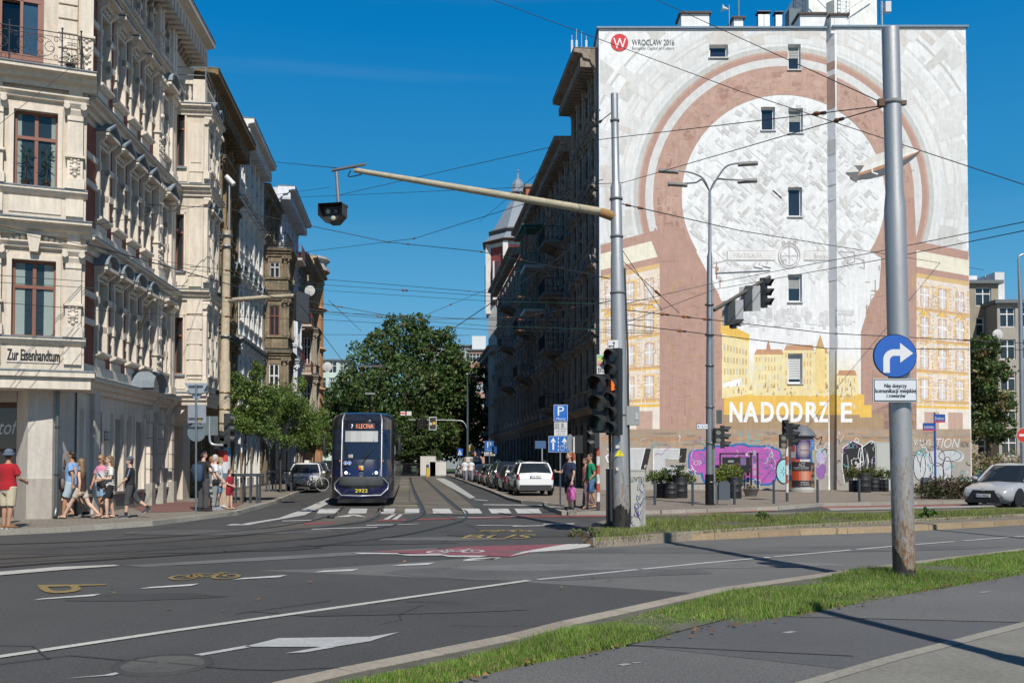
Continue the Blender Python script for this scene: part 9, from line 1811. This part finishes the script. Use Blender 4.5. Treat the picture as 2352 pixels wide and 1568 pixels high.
p, hh, J, B0 = person('long-haired woman in a brown top and beige shorts, phone at her ear, striding left', GL(186, 1191), (-1, .05), 1.70, FAIR, (.22, .13, .06), .34, legs=((34, 6), (-24, 22)), arms=((-12, 8, 15, 0), (48, 10, 118, 12)), top=(.06, .03, .025), sl=0, bot=(.50, .45, .36), bl=.30, w=.90, shoe='sandal', hd=-25, flat=True)
b = thing('phone', 'mobile phone held to the ear by the long-haired woman', 'phone', (0, 0, 0)); q = MB(); q.box(-.045, .045, -.006, .006, -.08, .08, (.20, .30, .32)); q.build('casing', 'paint', b); b.location = Matrix.LocRotScale(p.location, p.rotation_euler.to_quaternion(), p.scale) @ Vector((.06, -.12, B0+.74)); b.rotation_euler = (.2, .3, p.rotation_euler.z)
p, hh, J, B0 = person('woman half hidden behind the downpipe, grey bag and striped skirt, walking left', GL(141, 1187), (-1, .1), 1.66, TAN, (.10, .06, .04), .1, legs=((-20, 20), (22, 6)), top=(.10, .08, .08), skirt=(.50, (.05, .05, .05), (.6, .58, .54)), shoe='sandal', w=.95)
bag('taupe shoulder bag of the woman behind the downpipe', p, (-.05, .26, B0+.12), (.34, .16, .30), (.22, .17, .15), [(-.05, .2, B0+.2), (0, .14, B0+.55)], rz=.3)
def grad(f): return (.62, .66, .70) if f < .62 else mixc((.64, .6, .66), (.62, .22, .34), min(1, (f-.62)/.2))
p, hh, J, B0 = person('woman in sunglasses with a pink to white palm print T-shirt and denim shorts', GL(232, 1186), (-.35, -1), 1.72, TAN, BLO, .05, legs=((10, 8), (-6, 10)), arms=((6, 10, 12, 0), (8, 12, 15, 0)), top=grad, bot=(.22, .32, .44), bl=.40, w=.92, shoe='sandal', hd=5)
bag('black crossbody bag of the woman in the pink T-shirt', p, (.13, .12, B0+.07), (.10, .27, .2), (.025, .025, .028), [(.13, .2, B0+.16), (.14, 0, B0+.35), (.02, -.12, B0+.55)])
q = MB(); q.tube([Vector((.098, -.06, B0+.76)), Vector((.118, 0, B0+.757)), Vector((.098, .06, B0+.76))], .017, (.012, .01, .01), 6); q.build('sunglasses', 'black', p)
p, hh, J, B0 = person('woman in a white and grey striped top and black cycling shorts', GL(251, 1189), (-.75, -.65), 1.70, FAIR, (.16, .10, .05), .22, legs=((14, 16), (-8, 4)), arms=((10, 10, 85, 30), (14, 12, 60, 25)), top=(.62, .60, .55), stripes=(.12, .12, .13), sl=.62, bot=(.02, .02, .022), bl=.42, w=.94, shoe='sandal', hd=-10, flat=False)
bag('small black handbag of the woman in the striped top', p, (.19, -.02, B0+.02), (.10, .24, .14), (.02, .02, .022), [(.15, .1, B0+.1), (.1, .12, B0+.4), (0, .1, B0+.58)])
p, hh, J, B0 = person('boy in a black T-shirt and baggy grey denim shorts, bandana and backward cap', GL(298, 1189), (-.92, -.35), 1.66, FAIR, (.05, .035, .03), legs=((10, 6), (-26, 28)), arms=((22, 8, 25, 25), (-6, 8, 15, 0)), top=(.018, .018, .02), sl=.78, bot=(.055, .058, .062), bl=.62, w=1.02, shoe=(.045, .05, .06), hat=((.10, .12, .15), 'cap'), sock=(.02, .02, .02), hd=0)
q = MB(); S_, E_, W_ = J['a0']; q.tube([S_+Vector((.01, .045, .045)), S_.lerp(E_, .45)+Vector((0, .066, 0)), E_.lerp(S_, .25)+Vector((0, .068, 0))], [(.012, .022)]*3, (.30, .36, .55), 6); q.build('sleeve_stripes', 'cloth', p)
b = thing('bottle', 'green plastic bottle in the hand of the boy in black', 'bottle', Matrix.LocRotScale(p.location, p.rotation_euler.to_quaternion(), p.scale) @ (hh[1]+Vector((0, -.03, -.1)))); q = MB(); q.lathe((0, 0, 0), [(0, -.11), (.035, -.11), (.035, .05), (.014, .1), (.014, .13), (0, .13)], (.05, .30, .12), 10); q.build('bottle_body', 'car_paint', b)
p, hh, J, B0 = person('man with a blue backpack in a black T-shirt and grey trousers, hands on hips', GL(466, 1174), (.45, .9), 1.86, FAIR, (.06, .04, .03), legs=((2, 4), (4, 6)), arms=((-25, 40, 70, 60), (-10, 35, 80, 60)), top=(.02, .02, .022), bot=(.065, .065, .068), bl=.98, w=1.06, hd=-35)
bag('blue backpack on the man in the black T-shirt', p, (-.20, .02, B0+.22), (.18, .32, .50), (.04, .075, .14), [(-.15, .12, B0+.45), (.02, .13, B0+.6), (.12, .12, B0+.4)], 'backpack', 'backpack')
p, hh, J, B0 = person('older woman with short auburn hair in a black and white tiered dress', GL(485, 1170), (.75, .5), 1.68, FAIR, (.25, .10, .045), legs=((3, 2), (0, 2)), arms=((18, 12, 25, 5), (5, 12, 20, 5)), top=(.15, .16, .17), sl=.5, skirt=(.42, (.03, .03, .032), (.26, .27, .28)), shoe='sandal', w=1.08, belly=.8)
bag('black shoulder bag of the woman in the tiered dress', p, (.08, -.26, B0+.02), (.22, .09, .20), (.02, .02, .022), [(.08, -.2, B0+.1), (.03, -.12, B0+.56)])
person('bald older man in a white short-sleeved shirt and pale trousers', GL(493, 1170), (.9, .35), 1.74, FAIR, (.45, .43, .40), legs=((5, 3), (-2, 4)), arms=((10, 10, 35, 10), (12, 10, 30, 5)), top=(.62, .64, .68), bot=(.24, .26, .25), bl=.96, shoe=(.22, .22, .28), w=1.05, belly=.6)
person('woman with tied-back hair and blue shorts, half hidden behind the bald man', GL(504, 1166), (.95, .3), 1.66, FAIR, (.30, .20, .10), legs=((5, 3), (-5, 4)), top=(.55, .58, .58), bot=(.14, .27, .42), bl=.44, w=.9, shoe=(.45, .5, .48))
person('small boy in a dark red football kit beside the concrete tram pole', GL(527, 1169), (.9, -.35), 1.28, FAIR, (.09, .055, .035), legs=((3, 2), (-3, 2)), arms=((-5, 8, 70, 25), (8, 8, 60, 30)), top=(.30, .012, .025), sl=.6, bot=(.30, .012, .025), bl=.33, w=.98, shoe='sandal', hd=35)
p, hh, J, B0 = person('bearded man in a navy T-shirt looking at his phone, pink bag in his hand', GL(1309, 1171), (-.85, -.5), 1.82, FAIR, (.22, .11, .05), legs=((2, 4), (-3, 4)), arms=((4, 8, 12, 0), (28, 8, 70, 10)), top=(.018, .028, .06), bot=(.012, .012, .016), bl=.47, w=1.2, belly=.9, hd=0, shoe=(.03, .03, .031))
q = MB(); q.ball((.075, 0, B0+.685), (.045, .058, .055), (.20, .09, .04), 10, 6); q.build('beard', 'hair', p)
MW = Matrix.LocRotScale(p.location, p.rotation_euler.to_quaternion(), p.scale)
bag('small black shoulder pouch on the man in the navy T-shirt', p, (.12, .14, B0+.12), (.10, .20, .20), (.02, .02, .022), [(.13, .1, B0+.2), (.15, -.04, B0+.4), (.02, -.13, B0+.58)])
b = bag('pink carrier bag with a magenta line pattern held by the man in navy', p, hh[0]+Vector((.02, .02, -.30)), (.12, .34, .40), (.62, .16, .42), [hh[0]+Vector((.02, -.09, -.1)), hh[0]+Vector((.02, 0, .03)), hh[0]+Vector((.02, .13, -.1))], 'carrier bag', 'carrier_bag'); q = MB(); q.tube([(.065, -.1, .05), (.065, .03, .14), (.065, .1, 0), (.065, -.02, -.1), (.065, -.1, .05)], .008, (.45, .01, .15), 4, False); q.build('pattern', 'paint', b)
b = thing('phone', 'dark phone in the hand of the man in the navy T-shirt', 'phone', MW @ (hh[1]+Vector((.06, .02, .02)))); q = MB(); q.box(-.06, .06, -.035, .035, -.005, .005, (.02, .02, .02)); q.build('casing', 'paint', b)
person('man in a green T-shirt and blue shorts, hand in pocket, by the banded post', GL(1357, 1168), (-.95, -.3), 1.80, TAN, (.03, .02, .015), legs=((16, 10), (-14, 6)), arms=((-8, 10, 50, 15), (5, 8, 20, 0)), top=(.01, .20, .10), bot=(.07, .15, .28), bl=.44, w=1.08, belly=.3, shoe='sandal', hd=10)
person('woman in patterned trousers mostly hidden behind the man in green', GL(1352, 1166)+Vector((-.05, .5, 0)), (-.9, -.4), 1.66, TAN, (.06, .03, .02), .1, legs=((12, 6), (-16, 10)), top=(.32, .12, .12), bot=(.16, .10, .13), bl=.97, w=.98, shoe='sandal')
for k, px in enumerate((1058, 1072)): person(['distant person in white near the far end of the parked cars', 'second distant person in white beside the first'][k], gb(px+10, 68+k*2, .12), (0, -1), 1.75, TAN, (.1, .06, .04), top=(.6, .62, .65), bot=(.2, .2, .25), bl=.9)
